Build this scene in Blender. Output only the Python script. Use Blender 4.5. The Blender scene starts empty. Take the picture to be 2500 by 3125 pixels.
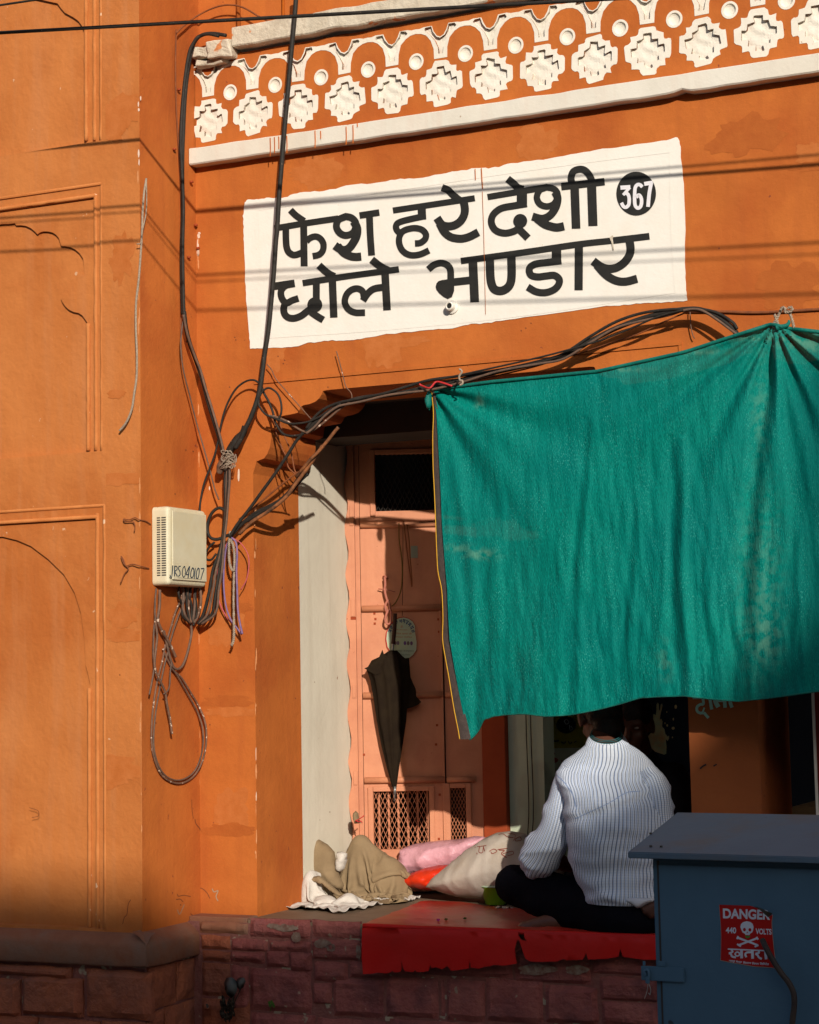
import bpy, bmesh, math, random
from mathutils import Vector, Matrix, noise, geometry
R = math.radians
random.seed(11)
C = bpy.context.scene.collection
scene = bpy.context.scene

# ---------------------------------------------------------------- camera
FPX, PY0, HOR = 6000.0, 3125.0, 2080.0
YAW, PITCH, ROLL = R(25.0), R(6.24), R(1.07)
CY = HOR - FPX * math.tan(PITCH)
CAM = Vector((0.0, -6.468, 1.6))
_f = Vector((-math.sin(YAW) * math.cos(PITCH), math.cos(YAW) * math.cos(PITCH), math.sin(PITCH)))
_r = Vector((math.cos(YAW), math.sin(YAW), 0.0))
_u = _r.cross(_f)
VR = _r * math.cos(ROLL) - _u * math.sin(ROLL)
VU = _r * math.sin(ROLL) + _u * math.cos(ROLL)
cd = bpy.data.cameras.new('camera')
cam = bpy.data.objects.new('camera', cd)
C.objects.link(cam)
m = Matrix((VR, VU, -_f)).transposed().to_4x4()
m.translation = CAM
cam.matrix_world = m
cd.sensor_fit = 'VERTICAL'
cd.sensor_height = 31.25
cd.lens = 60.0
cd.shift_y = -(1562.5 - CY) / 3125.0
cd.clip_start = 0.05
cd.clip_end = 600
scene.camera = cam

# ---------------------------------------------------------------- world, sun, exposure
SUN = Vector((-0.71, 1.0, -0.44)).normalized()          # the way the light travels
w = bpy.data.worlds.new('World')
scene.world = w
w.use_nodes = True
nt = w.node_tree
for n in list(nt.nodes):
    nt.nodes.remove(n)
sky = nt.nodes.new('ShaderNodeTexSky')
sky.sky_type = 'NISHITA'
sky.sun_disc = False
sky.sun_elevation = R(19.7)
sky.sun_rotation = R(144.6)
sky.air_density = 1.0
sky.dust_density = 1.5
bg = nt.nodes.new('ShaderNodeBackground')
bg.inputs['Strength'].default_value = 0.115
wo = nt.nodes.new('ShaderNodeOutputWorld')
nt.links.new(sky.outputs[0], bg.inputs[0])
nt.links.new(bg.outputs[0], wo.inputs[0])
sd = bpy.data.lights.new('sun', 'SUN')
sd.energy = 4.3
sd.angle = R(0.55)
sd.color = (1.0, 0.925, 0.83)
sun = bpy.data.objects.new('sun', sd)
sun.rotation_euler = SUN.to_track_quat('-Z', 'Y').to_euler()
sun.location = (8, -14, 9)
C.objects.link(sun)
scene.view_settings.view_transform = 'Standard'
scene.view_settings.look = 'None'
scene.view_settings.exposure = 0.0
scene.view_settings.gamma = 1.0
scene.view_settings.use_curve_mapping = False
scene.cycles.max_bounces = 6
scene.cycles.diffuse_bounces = 2

# ---------------------------------------------------------------- survey helpers
def ray(px, py):
    return _f * FPX + VR * (px - 1250.0) + VU * (CY - py)

def at(px, py, y=0.0):
    """point of the vertical plane Y = y seen at a photograph pixel"""
    v = ray(px, py)
    return CAM + v * ((y - CAM.y) / v.y)

def atx(px, py, x):
    v = ray(px, py)
    return CAM + v * ((x - CAM.x) / v.x)

def atz(px, py, z):
    v = ray(px, py)
    return CAM + v * ((z - CAM.z) / v.z)

def atp(px, py, P, n):
    v = ray(px, py)
    return CAM + v * ((P - CAM).dot(n) / v.dot(n))

def sub(a, b, t):
    return a + (b - a) * t

# ---------------------------------------------------------------- object helpers
def tag(o, label=None, cat=None, group=None, kind=None):
    if label: o['label'] = label
    if cat: o['category'] = cat
    if group: o['group'] = group
    if kind: o['kind'] = kind
    return o

def empty(name, loc, label, cat, group=None):
    o = bpy.data.objects.new(name, None)
    o.empty_display_size = 0.1
    o.location = loc
    C.objects.link(o)
    return tag(o, label, cat, group)

def link(name, me, mat, parent=None, smooth=False):
    if mat and not me.materials:
        me.materials.append(mat)
    if smooth:
        for p in me.polygons:
            p.use_smooth = True
    o = bpy.data.objects.new(name, me)
    C.objects.link(o)
    if parent is not None:
        o.parent = parent
        pm = Matrix.Identity(4)
        q = parent
        while q is not None:
            pm = (q.matrix_parent_inverse @ q.matrix_basis @ pm) if q.parent is not None else q.matrix_basis @ pm
            q = q.parent
        o.matrix_parent_inverse = pm.inverted()
    return o

def mesh(name, verts, faces, mat, parent=None, smooth=False):
    me = bpy.data.meshes.new(name)
    me.from_pydata([tuple(v) for v in verts], [], faces)
    me.validate()
    me.update()
    return link(name, me, mat, parent, smooth)

def bm_obj(name, bm, mat, parent=None, smooth=False):
    bmesh.ops.recalc_face_normals(bm, faces=bm.faces[:])
    me = bpy.data.meshes.new(name)
    bm.to_mesh(me)
    bm.free()
    return link(name, me, mat, parent, smooth)

def bm_box(bm, a, b, bev=0.0):
    """axis box from corner a to corner b"""
    a, b = Vector(a), Vector(b)
    r = bmesh.ops.create_cube(bm, size=1.0)
    vs = r['verts']
    c = (a + b) / 2
    s = b - a
    for v in vs:
        v.co = Vector((v.co.x * abs(s.x), v.co.y * abs(s.y), v.co.z * abs(s.z))) + c
    if bev:
        es = {e for v in vs for e in v.link_edges}
        bmesh.ops.bevel(bm, geom=list(es), offset=bev, segments=2, affect='EDGES', profile=0.5)
    return vs

def box(name, a, b, mat, parent=None, bev=0.0):
    bm = bmesh.new()
    bm_box(bm, a, b, bev)
    return bm_obj(name, bm, mat, parent)

def smooth_path(pts, n=6):
    """Catmull-Rom through the points"""
    pts = [Vector(p) for p in pts]
    if len(pts) < 3:
        return pts
    out = []
    P = [pts[0] * 2 - pts[1]] + pts + [pts[-1] * 2 - pts[-2]]
    for i in range(1, len(P) - 2):
        p0, p1, p2, p3 = P[i - 1], P[i], P[i + 1], P[i + 2]
        for k in range(n):
            t = k / n
            out.append(0.5 * ((2 * p1) + (p2 - p0) * t + (2 * p0 - 5 * p1 + 4 * p2 - p3) * t * t + (3 * p1 - p0 - 3 * p2 + p3) * t ** 3))
    out.append(pts[-1])
    return out

def tube_data(pts, rad, seg=8, cap=True):
    vs, fs = [], []
    n = len(pts)
    up = Vector((0.03, 0.1, 1.0)).normalized()
    prev = None
    for i, p in enumerate(pts):
        d = (pts[min(i + 1, n - 1)] - pts[max(i - 1, 0)])
        if d.length < 1e-9:
            d = Vector((0, 0, 1))
        d.normalize()
        if prev is None:
            a = d.cross(up)
            if a.length < 0.05:
                a = d.cross(Vector((1, 0, 0)))
        else:
            a = prev - d * prev.dot(d)
        a.normalize()
        prev = a
        b = d.cross(a)
        r = rad[i] if isinstance(rad, (list, tuple)) else rad
        for k in range(seg):
            t = 2 * math.pi * k / seg
            vs.append(p + (a * math.cos(t) + b * math.sin(t)) * r)
    for i in range(n - 1):
        for k in range(seg):
            fs.append((i * seg + k, i * seg + (k + 1) % seg, (i + 1) * seg + (k + 1) % seg, (i + 1) * seg + k))
    if cap:
        fs.append(tuple(range(seg - 1, -1, -1)))
        fs.append(tuple((n - 1) * seg + k for k in range(seg)))
    return vs, fs

def tubes(name, paths, mat, parent=None, seg=8, n=6):
    """paths: list of (points, radius or radii); one mesh"""
    V, Fc = [], []
    for pts, rad in paths:
        sp = smooth_path(pts, n)
        if isinstance(rad, (list, tuple)):
            k = len(rad) - 1
            rr = []
            for i in range(len(sp)):
                t = i / (len(sp) - 1) * k
                j = min(int(t), k - 1)
                rr.append(rad[j] + (rad[j + 1] - rad[j]) * (t - j))
        else:
            rr = rad
        v, f = tube_data(sp, rr, seg)
        o = len(V)
        V += v
        Fc += [tuple(i + o for i in q) for q in f]
    return mesh(name, V, Fc, mat, parent, True)

def inside(p, poly):
    x, y = p
    r = False
    j = len(poly) - 1
    for i in range(len(poly)):
        xi, yi = poly[i]
        xj, yj = poly[j]
        if (yi > y) != (yj > y) and x < (xj - xi) * (y - yi) / (yj - yi) + xi:
            r = not r
        j = i
    return r

def cdt(outer, holes, extra=()):
    vs = [Vector(p) for p in outer]
    es = [(i, (i + 1) % len(outer)) for i in range(len(outer))]
    for h in holes:
        o = len(vs)
        vs += [Vector(p) for p in h]
        es += [(o + i, o + (i + 1) % len(h)) for i in range(len(h))]
    vs += [Vector(p) for p in extra]
    r = geometry.delaunay_2d_cdt(vs, es, [], 0, 1e-6)
    V, Fc = r[0], r[2]
    out = []
    for f in Fc:
        c = sum((V[i] for i in f), Vector((0, 0))) / len(f)
        if inside(c, outer) and not any(inside(c, h) for h in holes):
            out.append(tuple(f))
    return V, out

def plate(name, outer, holes, y, depth, mat, parent=None, rim=True, outer_rim=True, back=False):
    """wall plate in the plane Y = y (x, z outline); its openings are cut through to y + depth"""
    V, Fc = cdt(outer, holes)
    vs = [(v.x, y, v.y) for v in V]
    fs = [f for f in Fc]
    loops = (list(holes) if rim else []) + ([outer] if outer_rim else [])
    for h in loops:
        o = len(vs)
        n = len(h)
        vs += [(p[0], y, p[1]) for p in h] + [(p[0], y + depth, p[1]) for p in h]
        fs += [(o + i, o + (i + 1) % n, o + n + (i + 1) % n, o + n + i) for i in range(n)]
    if back:
        o = len(vs)
        vs += [(v.x, y + depth, v.y) for v in V]
        fs += [tuple(i + o for i in f) for f in Fc]
    return mesh(name, vs, fs, mat, parent)

def inflate(name, outline, y0, thick, mat, parent=None, step=0.012, rimw=0.05, wr=0.008, wscale=9.0, stretch=(1, 1, 1), seed=0, tilt=0.0, jag=0.0, flat=0.5, holes=(), crumple=None):
    """a soft body with the given (x, z) outline: real thickness, swelling away from its edge"""
    ol = []
    n = len(outline)
    for i in range(n):
        a, b = Vector(outline[i]), Vector(outline[(i + 1) % n])
        k = max(1, int((b - a).length / step))
        for j in range(k):
            p = a.lerp(b, j / k)
            if jag:
                q = noise.noise_vector(Vector((p.x * 30, p.y * 30, seed)))
                p = p + Vector((q.x, q.y)) * jag
            ol.append(p)
    xs = [p.x for p in ol]
    zs = [p.y for p in ol]
    pts = []
    x = min(xs)
    while x < max(xs):
        z = min(zs)
        while z < max(zs):
            p = Vector((x + random.uniform(-.3, .3) * step, z + random.uniform(-.3, .3) * step))
            if inside(p, ol):
                d = min((p - q).length for q in ol)
                if d > step * 0.6:
                    pts.append(p)
            z += step
        x += step
    V, Fc = cdt(ol, list(holes), pts)
    front, back = [], []
    zmid = sum(zs) / len(zs)
    for v in V:
        d = min((v - q).length for q in ol)
        t = min(d / rimw, 1.0)
        s = math.sqrt(max(0.0, 1 - (1 - t) ** 2))
        q = Vector((v.x * stretch[0], seed * 3.1, v.y * stretch[2])) * wscale
        q = q + noise.noise_vector(q * .55 + Vector((7, 3, seed))) * 1.1
        r1 = max(0.0, 1 - 2.2 * abs(noise.noise(q)))
        if crumple:
            cr_ = 0.0
            for a_, f_, m_ in crumple:
                s_ = (v.x * math.cos(a_) + v.y * math.sin(a_)) * f_ + 1.1 * noise.noise(Vector((v.x * 6, v.y * 6, seed + a_))) + a_
                cr_ += m_ * abs((s_ % 1.0) * 2 - 1) * (.35 + .65 * min(1, max(0, .5 + 1.6 * noise.noise(Vector((v.x * 5 + a_ * 7, v.y * 5, seed))))))
        else:
            cr_ = 0.0
        r2 = max(0.0, 1 - 2.2 * abs(noise.noise(q * 2.1 + Vector((9, 1, 4)))))
        r3 = max(0.0, 1 - 2.4 * abs(noise.noise(q * 4.3 + Vector((2, 8, 4)))))
        wv = wr * (1.5 * r1 ** 2.2 + .8 * r2 ** 2 + .35 * r3 ** 2 - .5) + cr_
        yy = y0 + tilt * (v.y - zmid)
        e = min(1, d / (step * 1.5))
        front.append((v.x, yy - thick * s - wv * e, v.y))
        back.append((v.x, yy + thick * s * flat, v.y))
    nv = len(V)
    fs = list(Fc) + [tuple(i + nv for i in reversed(f)) for f in Fc]
    bm = bmesh.new()
    bv = [bm.verts.new(p) for p in front + back]
    for f in fs:
        try:
            bm.faces.new([bv[i] for i in f])
        except ValueError:
            pass
    bmesh.ops.remove_doubles(bm, verts=bm.verts[:], dist=0.0004)
    return bm_obj(name, bm, mat, parent, True)

def strokes(name, lst, T, toP, mat, parent=None, lift=0.0015, nrm=Vector((0, -1, 0)), step=0.00012, n=5):
    """brush strokes: lst of (points, width); T maps tracing coordinates to photograph pixels and toP to the surface"""
    V, Fc = [], []
    k = 0
    for pts, wd in lst:
        closed = False
        if isinstance(wd, tuple):
            wd, closed = wd
        sp = smooth_path([Vector((p[0], p[1])) for p in pts], n) if len(pts) > 2 else [Vector((p[0], p[1])) for p in pts]
        off = len(V)
        up = nrm * (lift + k * step)
        k += 1
        L = []
        for i, p in enumerate(sp):
            d = sp[min(i + 1, len(sp) - 1)] - sp[max(i - 1, 0)]
            if closed and i in (0, len(sp) - 1):
                d = sp[1] - sp[-2]
            if d.length < 1e-6:
                d = Vector((1, 0))
            d.normalize()
            q = Vector((-d.y, d.x)) * wd / 2
            for s in (q, -q):
                a = T(*(p + s))
                V.append(toP(*a) + up)
        for i in range(len(sp) - 1):
            Fc.append((off + 2 * i, off + 2 * i + 1, off + 2 * i + 3, off + 2 * i + 2))
    return mesh(name, V, Fc, mat, parent)

def disc_pts(cx, cy, rx, ry, n=28):
    return [(cx + rx * math.cos(2 * math.pi * i / n), cy + ry * math.sin(2 * math.pi * i / n)) for i in range(n)]

def flat_poly(name, pts, T, toP, mat, parent=None, lift=0.001, nrm=Vector((0, -1, 0)), holes=()):
    V, Fc = cdt([Vector(p) for p in pts], [[Vector(p) for p in h] for h in holes])
    vs = [toP(*T(v.x, v.y)) + nrm * lift for v in V]
    return mesh(name, vs, Fc, mat, parent)

def drape(name, c, sx, sy, n, k, cols, M, parent, steps=200, seed=0, squeeze=(.75, .75), amp=.012, floor=0.75, rot=0.0, thick=.0025, planes=(), its=6, stiff=True, tilt=0.0, lay=.010):
    """a sheet of cloth dropped on ellipsoids (centre, radii) and the floor until it has settled in folds"""
    import numpy as np
    rg = np.random.RandomState(seed)
    i, j = np.meshgrid(np.arange(n + 1) / n - .5, np.arange(k + 1) / k - .5, indexing='ij')
    x = i * sx * squeeze[0]
    y = j * sy * squeeze[1]
    z = np.zeros_like(x)
    for q in range(7):
        a_ = rg.uniform(0, math.pi)
        f_ = rg.uniform(10, 34)
        z += amp * np.sin((x * math.cos(a_) + y * math.sin(a_)) * f_ + rg.uniform(0, 6))
    P = np.stack([c[0] + x * math.cos(rot) - y * math.sin(rot), c[1] + x * math.sin(rot) + y * math.cos(rot), c[2] + z + tilt * x], -1)
    O = P.copy()
    rx, ry = sx / n, sy / k
    rd = math.hypot(rx, ry)
    lay_h = rg.rand(n + 1, k + 1) * 0
    for a_, b_ in ((3, 2), (7, 5)):
        lay_h += np.sin(i * a_ * 6 + seed) * np.cos(j * b_ * 6 + seed * 2)
    lay_h = (lay_h + 2) / 4 * lay
    def con(A, B, rest, w=.5):
        d = P[B] - P[A]
        L_ = np.sqrt((d * d).sum(-1, keepdims=True)) + 1e-9
        e = d * ((L_ - rest) / L_ * w)
        P[A] += e
        P[B] -= e
    s = slice
    for t in range(steps):
        V = P - O
        O = P.copy()
        P += np.clip(V * .965, -.02, .02)
        P[..., 2] -= .00042
        for _ in range(its):
            for o_ in (0, 1):
                con((s(o_, n, 2), s(None)), (s(o_ + 1, n + 1, 2), s(None)), rx)
                con((s(None), s(o_, k, 2)), (s(None), s(o_ + 1, k + 1, 2)), ry)
            for o_ in (0, 1):
                con((s(o_, n, 2), s(0, k)), (s(o_ + 1, n + 1, 2), s(1, k + 1)), rd, .3)
                con((s(o_, n, 2), s(1, k + 1)), (s(o_ + 1, n + 1, 2), s(0, k)), rd, .3)
            if stiff:
                for o_ in (0, 1, 2, 3):
                    con((s(o_, n - 1, 4), s(None)), (s(o_ + 2, n + 1, 4), s(None)), 2 * rx, .10)
                    con((s(None), s(o_, k - 1, 4)), (s(None), s(o_ + 2, k + 1, 4)), 2 * ry, .10)
        for (cc, rr) in cols:
            q = (P - np.array(cc)) / np.array(rr)
            L_ = np.sqrt((q * q).sum(-1))
            h = L_ < 1
            if h.any():
                P[h] = np.array(cc) + q[h] / (L_[h][:, None] + 1e-9) * np.array(rr)
                O[h] = O[h] + (P[h] - O[h]) * .92
        for (pp, nn_) in planes:
            d = ((P - np.array(pp)) * np.array(nn_)).sum(-1)
            h = d < 0
            P[h] -= d[h][:, None] * np.array(nn_)
        h = P[..., 2] < floor + lay_h
        P[..., 2] = np.where(h, floor + lay_h, P[..., 2])
        O[h] = O[h] + (P[h] - O[h]) * .8
    W_ = k + 1
    fs = [(a * W_ + b, (a + 1) * W_ + b, (a + 1) * W_ + b + 1, a * W_ + b + 1) for a in range(n) for b in range(k)]
    o = mesh(name, [tuple(p) for p in P.reshape(-1, 3)], fs, M, parent, True)
    sd_ = o.modifiers.new('thickness', 'SOLIDIFY')
    sd_.thickness = thick
    ss = o.modifiers.new('smooth', 'SUBSURF')
    ss.levels = ss.render_levels = 1
    return o

def copy_of(o, loc=None, name=None):
    c = o.copy()
    C.objects.link(c)
    if loc is not None:
        c.location = loc
    return c

# ---------------------------------------------------------------- materials
def srgb(r, g, b):
    f = lambda c: ((c / 255 + 0.055) / 1.055) ** 2.4 if c > 10 else c / 255 / 12.92
    return (f(r), f(g), f(b), 1)

def mat(name, col, col2=None, scale=4.0, rough=0.85, bump=0.25, bscale=70.0, streak=0.0, streak_col=None, speck=None,
        speck_scale=60, speck_t=0.72, spec=0.3, big=None, big_scale=1.2, big_amt=0.5, metal=0.0, bdist=0.004, coarse=0.0, coarse_scale=9.0, coord='Position'):
    m = bpy.data.materials.new(name)
    m.use_nodes = True
    t = m.node_tree
    N, L = t.nodes, t.links
    b = N['Principled BSDF']
    b.inputs['Roughness'].default_value = rough
    b.inputs['Metallic'].default_value = metal
    b.inputs['Specular IOR Level'].default_value = spec
    if coord == 'Position':
        g = N.new('ShaderNodeNewGeometry').outputs['Position']
    else:
        g = N.new('ShaderNodeTexCoord').outputs['Object']

    def nz(sc, det=5, ro=0.6, mp=None):
        x = N.new('ShaderNodeTexNoise')
        x.inputs['Scale'].default_value = sc
        x.inputs['Detail'].default_value = det
        x.inputs['Roughness'].default_value = ro
        if mp:
            q = N.new('ShaderNodeMapping')
            q.inputs['Scale'].default_value = mp
            L.new(g, q.inputs[0])
            L.new(q.outputs[0], x.inputs['Vector'])
        else:
            L.new(g, x.inputs['Vector'])
        return x.outputs['Fac']

    def ramp(fac, a, c):
        x = N.new('ShaderNodeMapRange')
        x.inputs['From Min'].default_value = a
        x.inputs['From Max'].default_value = c
        L.new(fac, x.inputs['Value'])
        return x.outputs[0]

    def mix(fac, A, B, amt=1.0):
        x = N.new('ShaderNodeMix')
        x.data_type = 'RGBA'
        if amt != 1.0:
            q = N.new('ShaderNodeMath')
            q.operation = 'MULTIPLY'
            q.inputs[1].default_value = amt
            L.new(fac, q.inputs[0])
            fac = q.outputs[0]
        L.new(fac, x.inputs[0])
        for s, v in ((6, A), (7, B)):
            if isinstance(v, tuple):
                x.inputs[s].default_value = v
            else:
                L.new(v, x.inputs[s])
        return x.outputs[2]

    c = col
    if col2:
        c = mix(ramp(nz(scale, 6), 0.35, 0.68), c, col2)
    if big:
        c = mix(ramp(nz(big_scale, 4), 0.48, 0.66), c, big, big_amt)
    if streak:
        c = mix(ramp(nz(14, 4, 0.6, (1, 1, 0.07)), 0.5, 0.75), c, streak_col or tuple(x * 0.6 for x in col[:3]) + (1,), streak)
    if speck:
        c = mix(ramp(nz(speck_scale, 2, 0.5), speck_t, speck_t + 0.03), c, speck)
    if isinstance(c, tuple):
        b.inputs['Base Color'].default_value = c
    else:
        L.new(c, b.inputs['Base Color'])
    if bump or coarse:
        h = nz(bscale, 5, 0.65)
        if coarse:
            q = N.new('ShaderNodeMath')
            q.operation = 'MULTIPLY_ADD'
            L.new(nz(coarse_scale, 4, 0.55), q.inputs[0])
            q.inputs[1].default_value = coarse
            L.new(h, q.inputs[2])
            h = q.outputs[0]
        x = N.new('ShaderNodeBump')
        x.inputs['Strength'].default_value = max(bump, 0.05)
        x.inputs['Distance'].default_value = bdist
        L.new(h, x.inputs['Height'])
        L.new(x.outputs[0], b.inputs['Normal'])
    m['out'] = 1
    return m

ORANGE = mat('orange_plaster', (0.43, 0.112, 0.017, 1), (0.53, 0.145, 0.024, 1), 3.0, bump=0.6, bscale=45, big=(0.38, 0.082, 0.012, 1), big_scale=2.1,
             big_amt=0.8, streak=0.4, streak_col=(0.34, 0.08, 0.016, 1), speck=(0.24, 0.055, 0.018, 1), speck_scale=38, speck_t=0.735, coarse=3.0, coarse_scale=7, bdist=0.003)
PINKISH = mat('weathered_orange_plaster', (0.46, 0.140, 0.029, 1), (0.55, 0.185, 0.045, 1), 2.6, bump=0.6, bscale=40, big=(0.41, 0.108, 0.018, 1), big_scale=1.9,
              big_amt=0.85, streak=0.45, streak_col=(0.50, 0.20, 0.075, 1), speck=(0.60, 0.34, 0.19, 1), speck_scale=30, speck_t=0.75, coarse=3.5, coarse_scale=5, bdist=0.004)
JAMB_O = mat('jamb_orange_paint', (0.54, 0.125, 0.010, 1), (0.62, 0.155, 0.014, 1), 5, bump=0.3, bscale=60, big=(0.33, 0.06, 0.009, 1), big_scale=3.0, big_amt=0.55,
             streak=0.4, streak_col=(0.34, 0.065, 0.009, 1), coarse=2.5)
WHITE = mat('white_lime_paint', (0.80, 0.74, 0.63, 1), (0.72, 0.66, 0.55, 1), 9, bump=0.3, bscale=60, big=(0.70, 0.60, 0.46, 1), big_scale=3, big_amt=0.5,
            speck=(0.5, 0.38, 0.26, 1), speck_scale=70, speck_t=0.745, coarse=2.5, coarse_scale=14)
SIGNW = mat('sign_white_paint', (0.83, 0.78, 0.69, 1), (0.79, 0.74, 0.65, 1), 6, bump=0.22, bscale=70, big=(0.77, 0.70, 0.58, 1), big_scale=4, big_amt=0.5,
            streak=0.2, streak_col=(0.72, 0.64, 0.52, 1), speck=(0.55, 0.42, 0.3, 1), speck_scale=60, speck_t=0.76, coarse=2.0)
STONEW = mat('broken_cornice_plaster', (0.66, 0.58, 0.45, 1), (0.50, 0.42, 0.31, 1), 12, bump=0.8, bscale=35, bdist=0.01, speck=(0.55, 0.2, 0.07, 1), speck_scale=14, speck_t=0.66)
JAMB_W = mat('jamb_white_distemper', (0.72, 0.66, 0.52, 1), (0.66, 0.60, 0.47, 1), 4, bump=0.3, bscale=50, streak=0.35, streak_col=(0.48, 0.40, 0.29, 1),
             speck=(0.3, 0.16, 0.09, 1), speck_scale=36, speck_t=0.76, coarse=2)
BLACKP = mat('black_sign_paint', (0.014, 0.014, 0.012, 1), (0.022, 0.020, 0.016, 1), 30, rough=0.6, bump=0.15, speck=(0.09, 0.05, 0.03, 1), speck_scale=90, speck_t=0.76)
DIGITW = mat('digit_white_paint', (0.78, 0.74, 0.74, 1), (0.70, 0.68, 0.70, 1), 60, rough=0.6, bump=0.1)
REDSTONE = mat('red_painted_stone', (0.25, 0.068, 0.060, 1), (0.31, 0.10, 0.08, 1), 14, bump=1.0, bscale=32, bdist=0.012, big=(0.15, 0.05, 0.05, 1), big_scale=6, big_amt=0.85,
               speck=(0.30, 0.20, 0.14, 1), speck_scale=26, speck_t=0.70, coarse=2)
ORSTONE = mat('orange_painted_stone', (0.34, 0.10, 0.045, 1), (0.26, 0.075, 0.04, 1), 9, bump=1.0, bscale=30, bdist=0.012, big=(0.22, 0.08, 0.05, 1), big_scale=4, big_amt=0.8, coarse=2)
MORTAR = mat('dark_mortar', (0.20, 0.065, 0.055, 1), (0.24, 0.10, 0.08, 1), 22, bump=0.9, bscale=50, bdist=0.008, speck=(0.34, 0.28, 0.2, 1), speck_scale=16, speck_t=0.64)
DUSTY = mat('dusty_ledge_plaster', (0.22, 0.085, 0.045, 1), (0.28, 0.12, 0.065, 1), 8, bump=0.6, bscale=40, bdist=0.006, big=(0.18, 0.12, 0.09, 1), big_scale=4, big_amt=0.8)
FLOORM = mat('worn_stone_floor', (0.20, 0.135, 0.085, 1), (0.26, 0.18, 0.115, 1), 5, rough=0.6, bump=0.3, bscale=30, big=(0.14, 0.085, 0.05, 1), big_scale=3, big_amt=0.7,
             speck=(0.08, 0.05, 0.03, 1), speck_scale=50, speck_t=0.74)
DOORM = mat('salmon_door_enamel', (0.62, 0.25, 0.125, 1), (0.56, 0.215, 0.105, 1), 5, rough=0.6, bump=0.35, bscale=40, streak=0.5, streak_col=(0.46, 0.16, 0.075, 1), big=(0.50, 0.18, 0.09, 1), big_scale=7, big_amt=0.6,
            speck=(0.40, 0.13, 0.06, 1), speck_scale=44, speck_t=0.745, spec=0.4, coarse=1.5)
BROWNP = mat('red_brown_post_paint', (0.35, 0.06, 0.015, 1), (0.28, 0.045, 0.012, 1), 6, bump=0.3, bscale=50)
TINTW = mat('net_tinted_wall', (0.52, 0.58, 0.42, 1), (0.44, 0.50, 0.36, 1), 4, bump=0.3, streak=0.4, streak_col=(0.3, 0.34, 0.24, 1))  # whitish wall; green of light through the net mixed into its colour
PILLARM = mat('shop_pillar_orange', (0.42, 0.115, 0.03, 1), (0.36, 0.095, 0.025, 1), 6, bump=0.35, bscale=45, big=(0.28, 0.07, 0.02, 1), big_amt=0.6, speck=(0.1, 0.03, 0.015, 1), speck_scale=34, speck_t=0.74)
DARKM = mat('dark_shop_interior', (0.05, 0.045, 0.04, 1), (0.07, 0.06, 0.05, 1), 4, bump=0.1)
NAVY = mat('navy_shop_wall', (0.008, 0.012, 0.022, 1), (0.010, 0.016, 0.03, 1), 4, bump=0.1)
CABLEM = mat('black_cable_rubber', (0.020, 0.017, 0.014, 1), (0.035, 0.029, 0.023, 1), 40, rough=0.6, spec=0.2, bump=0.15, bscale=150, speck=(0.2, 0.14, 0.1, 1), speck_scale=90, speck_t=0.73)
CABLEG = mat('dusty_grey_cable', (0.17, 0.095, 0.06, 1), (0.09, 0.06, 0.045, 1), 40, rough=0.7, bump=0.2)
CABLEO = mat('paint_splashed_cable', (0.20, 0.10, 0.06, 1), (0.12, 0.07, 0.045, 1), 50, rough=0.7, bump=0.2, speck=(0.62, 0.45, 0.33, 1), speck_scale=60, speck_t=0.62)
ORCABLE = mat('orange_painted_cable', (0.26, 0.075, 0.02, 1), (0.16, 0.05, 0.02, 1), 40, rough=0.7, bump=0.2)
TAPEM = mat('copper_tape', (0.34, 0.12, 0.04, 1), (0.035, 0.025, 0.018, 1), 26, rough=0.6, bump=0.5, bscale=80, coord='Position')
ROPEM = mat('grey_twine', (0.42, 0.33, 0.24, 1), (0.28, 0.21, 0.15, 1), 90, rough=0.9, bump=0.8, bscale=260)
PURPLE = mat('violet_nylon_rope', (0.15, 0.11, 0.24, 1), (0.28, 0.15, 0.26, 1), 60, rough=0.7, bump=0.4)
PINKR = mat('pink_nylon_rope', (0.55, 0.10, 0.10, 1), (0.4, 0.08, 0.10, 1), 60, rough=0.7)
BOXM = mat('cream_plastic', (0.68, 0.61, 0.42, 1), (0.62, 0.555, 0.38, 1), 7, rough=0.5, bump=0.08, big=(0.60, 0.48, 0.26, 1), big_scale=9, big_amt=0.35, spec=0.35,
           speck=(0.22, 0.15, 0.08, 1), speck_scale=34, speck_t=0.765)
INK = mat('blue_black_marker', (0.012, 0.03, 0.055, 1), (0.02, 0.06, 0.10, 1), 60, rough=0.5, bump=0)
CABM = mat('blue_grey_cabinet_paint', (0.068, 0.142, 0.215, 1), (0.058, 0.125, 0.19, 1), 5, rough=0.55, bump=0.12, bscale=90, speck=(0.03, 0.04, 0.05, 1), speck_scale=30, speck_t=0.755, coarse=1.5, coarse_scale=4)
LIDM = mat('dusty_cabinet_lid', (0.10, 0.155, 0.21, 1), (0.085, 0.135, 0.19, 1), 6, rough=0.6, bump=0.2, bscale=60, big=(0.14, 0.125, 0.12, 1), big_scale=5, big_amt=0.7, speck=(0.03, 0.03, 0.035, 1), speck_scale=30, speck_t=0.76)
REDST = mat('red_sticker_vinyl', (0.42, 0.008, 0.006, 1), (0.36, 0.006, 0.005, 1), 8, rough=0.4, bump=0.05)
STW = mat('sticker_white_print', (0.62, 0.66, 0.74, 1), (0.56, 0.60, 0.70, 1), 30, rough=0.45, bump=0)
STG = mat('sticker_green_print', (0.06, 0.22, 0.03, 1), None, rough=0.45, bump=0)
STB = mat('sticker_back_paper', (0.10, 0.10, 0.06, 1), (0.07, 0.07, 0.045, 1), 20, rough=0.6, bump=0)
UMBR = mat('black_umbrella_cloth', (0.017, 0.011, 0.007, 1), (0.024, 0.016, 0.009, 1), 20, rough=0.95, spec=0.05, bump=0.3, bscale=160)
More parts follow.
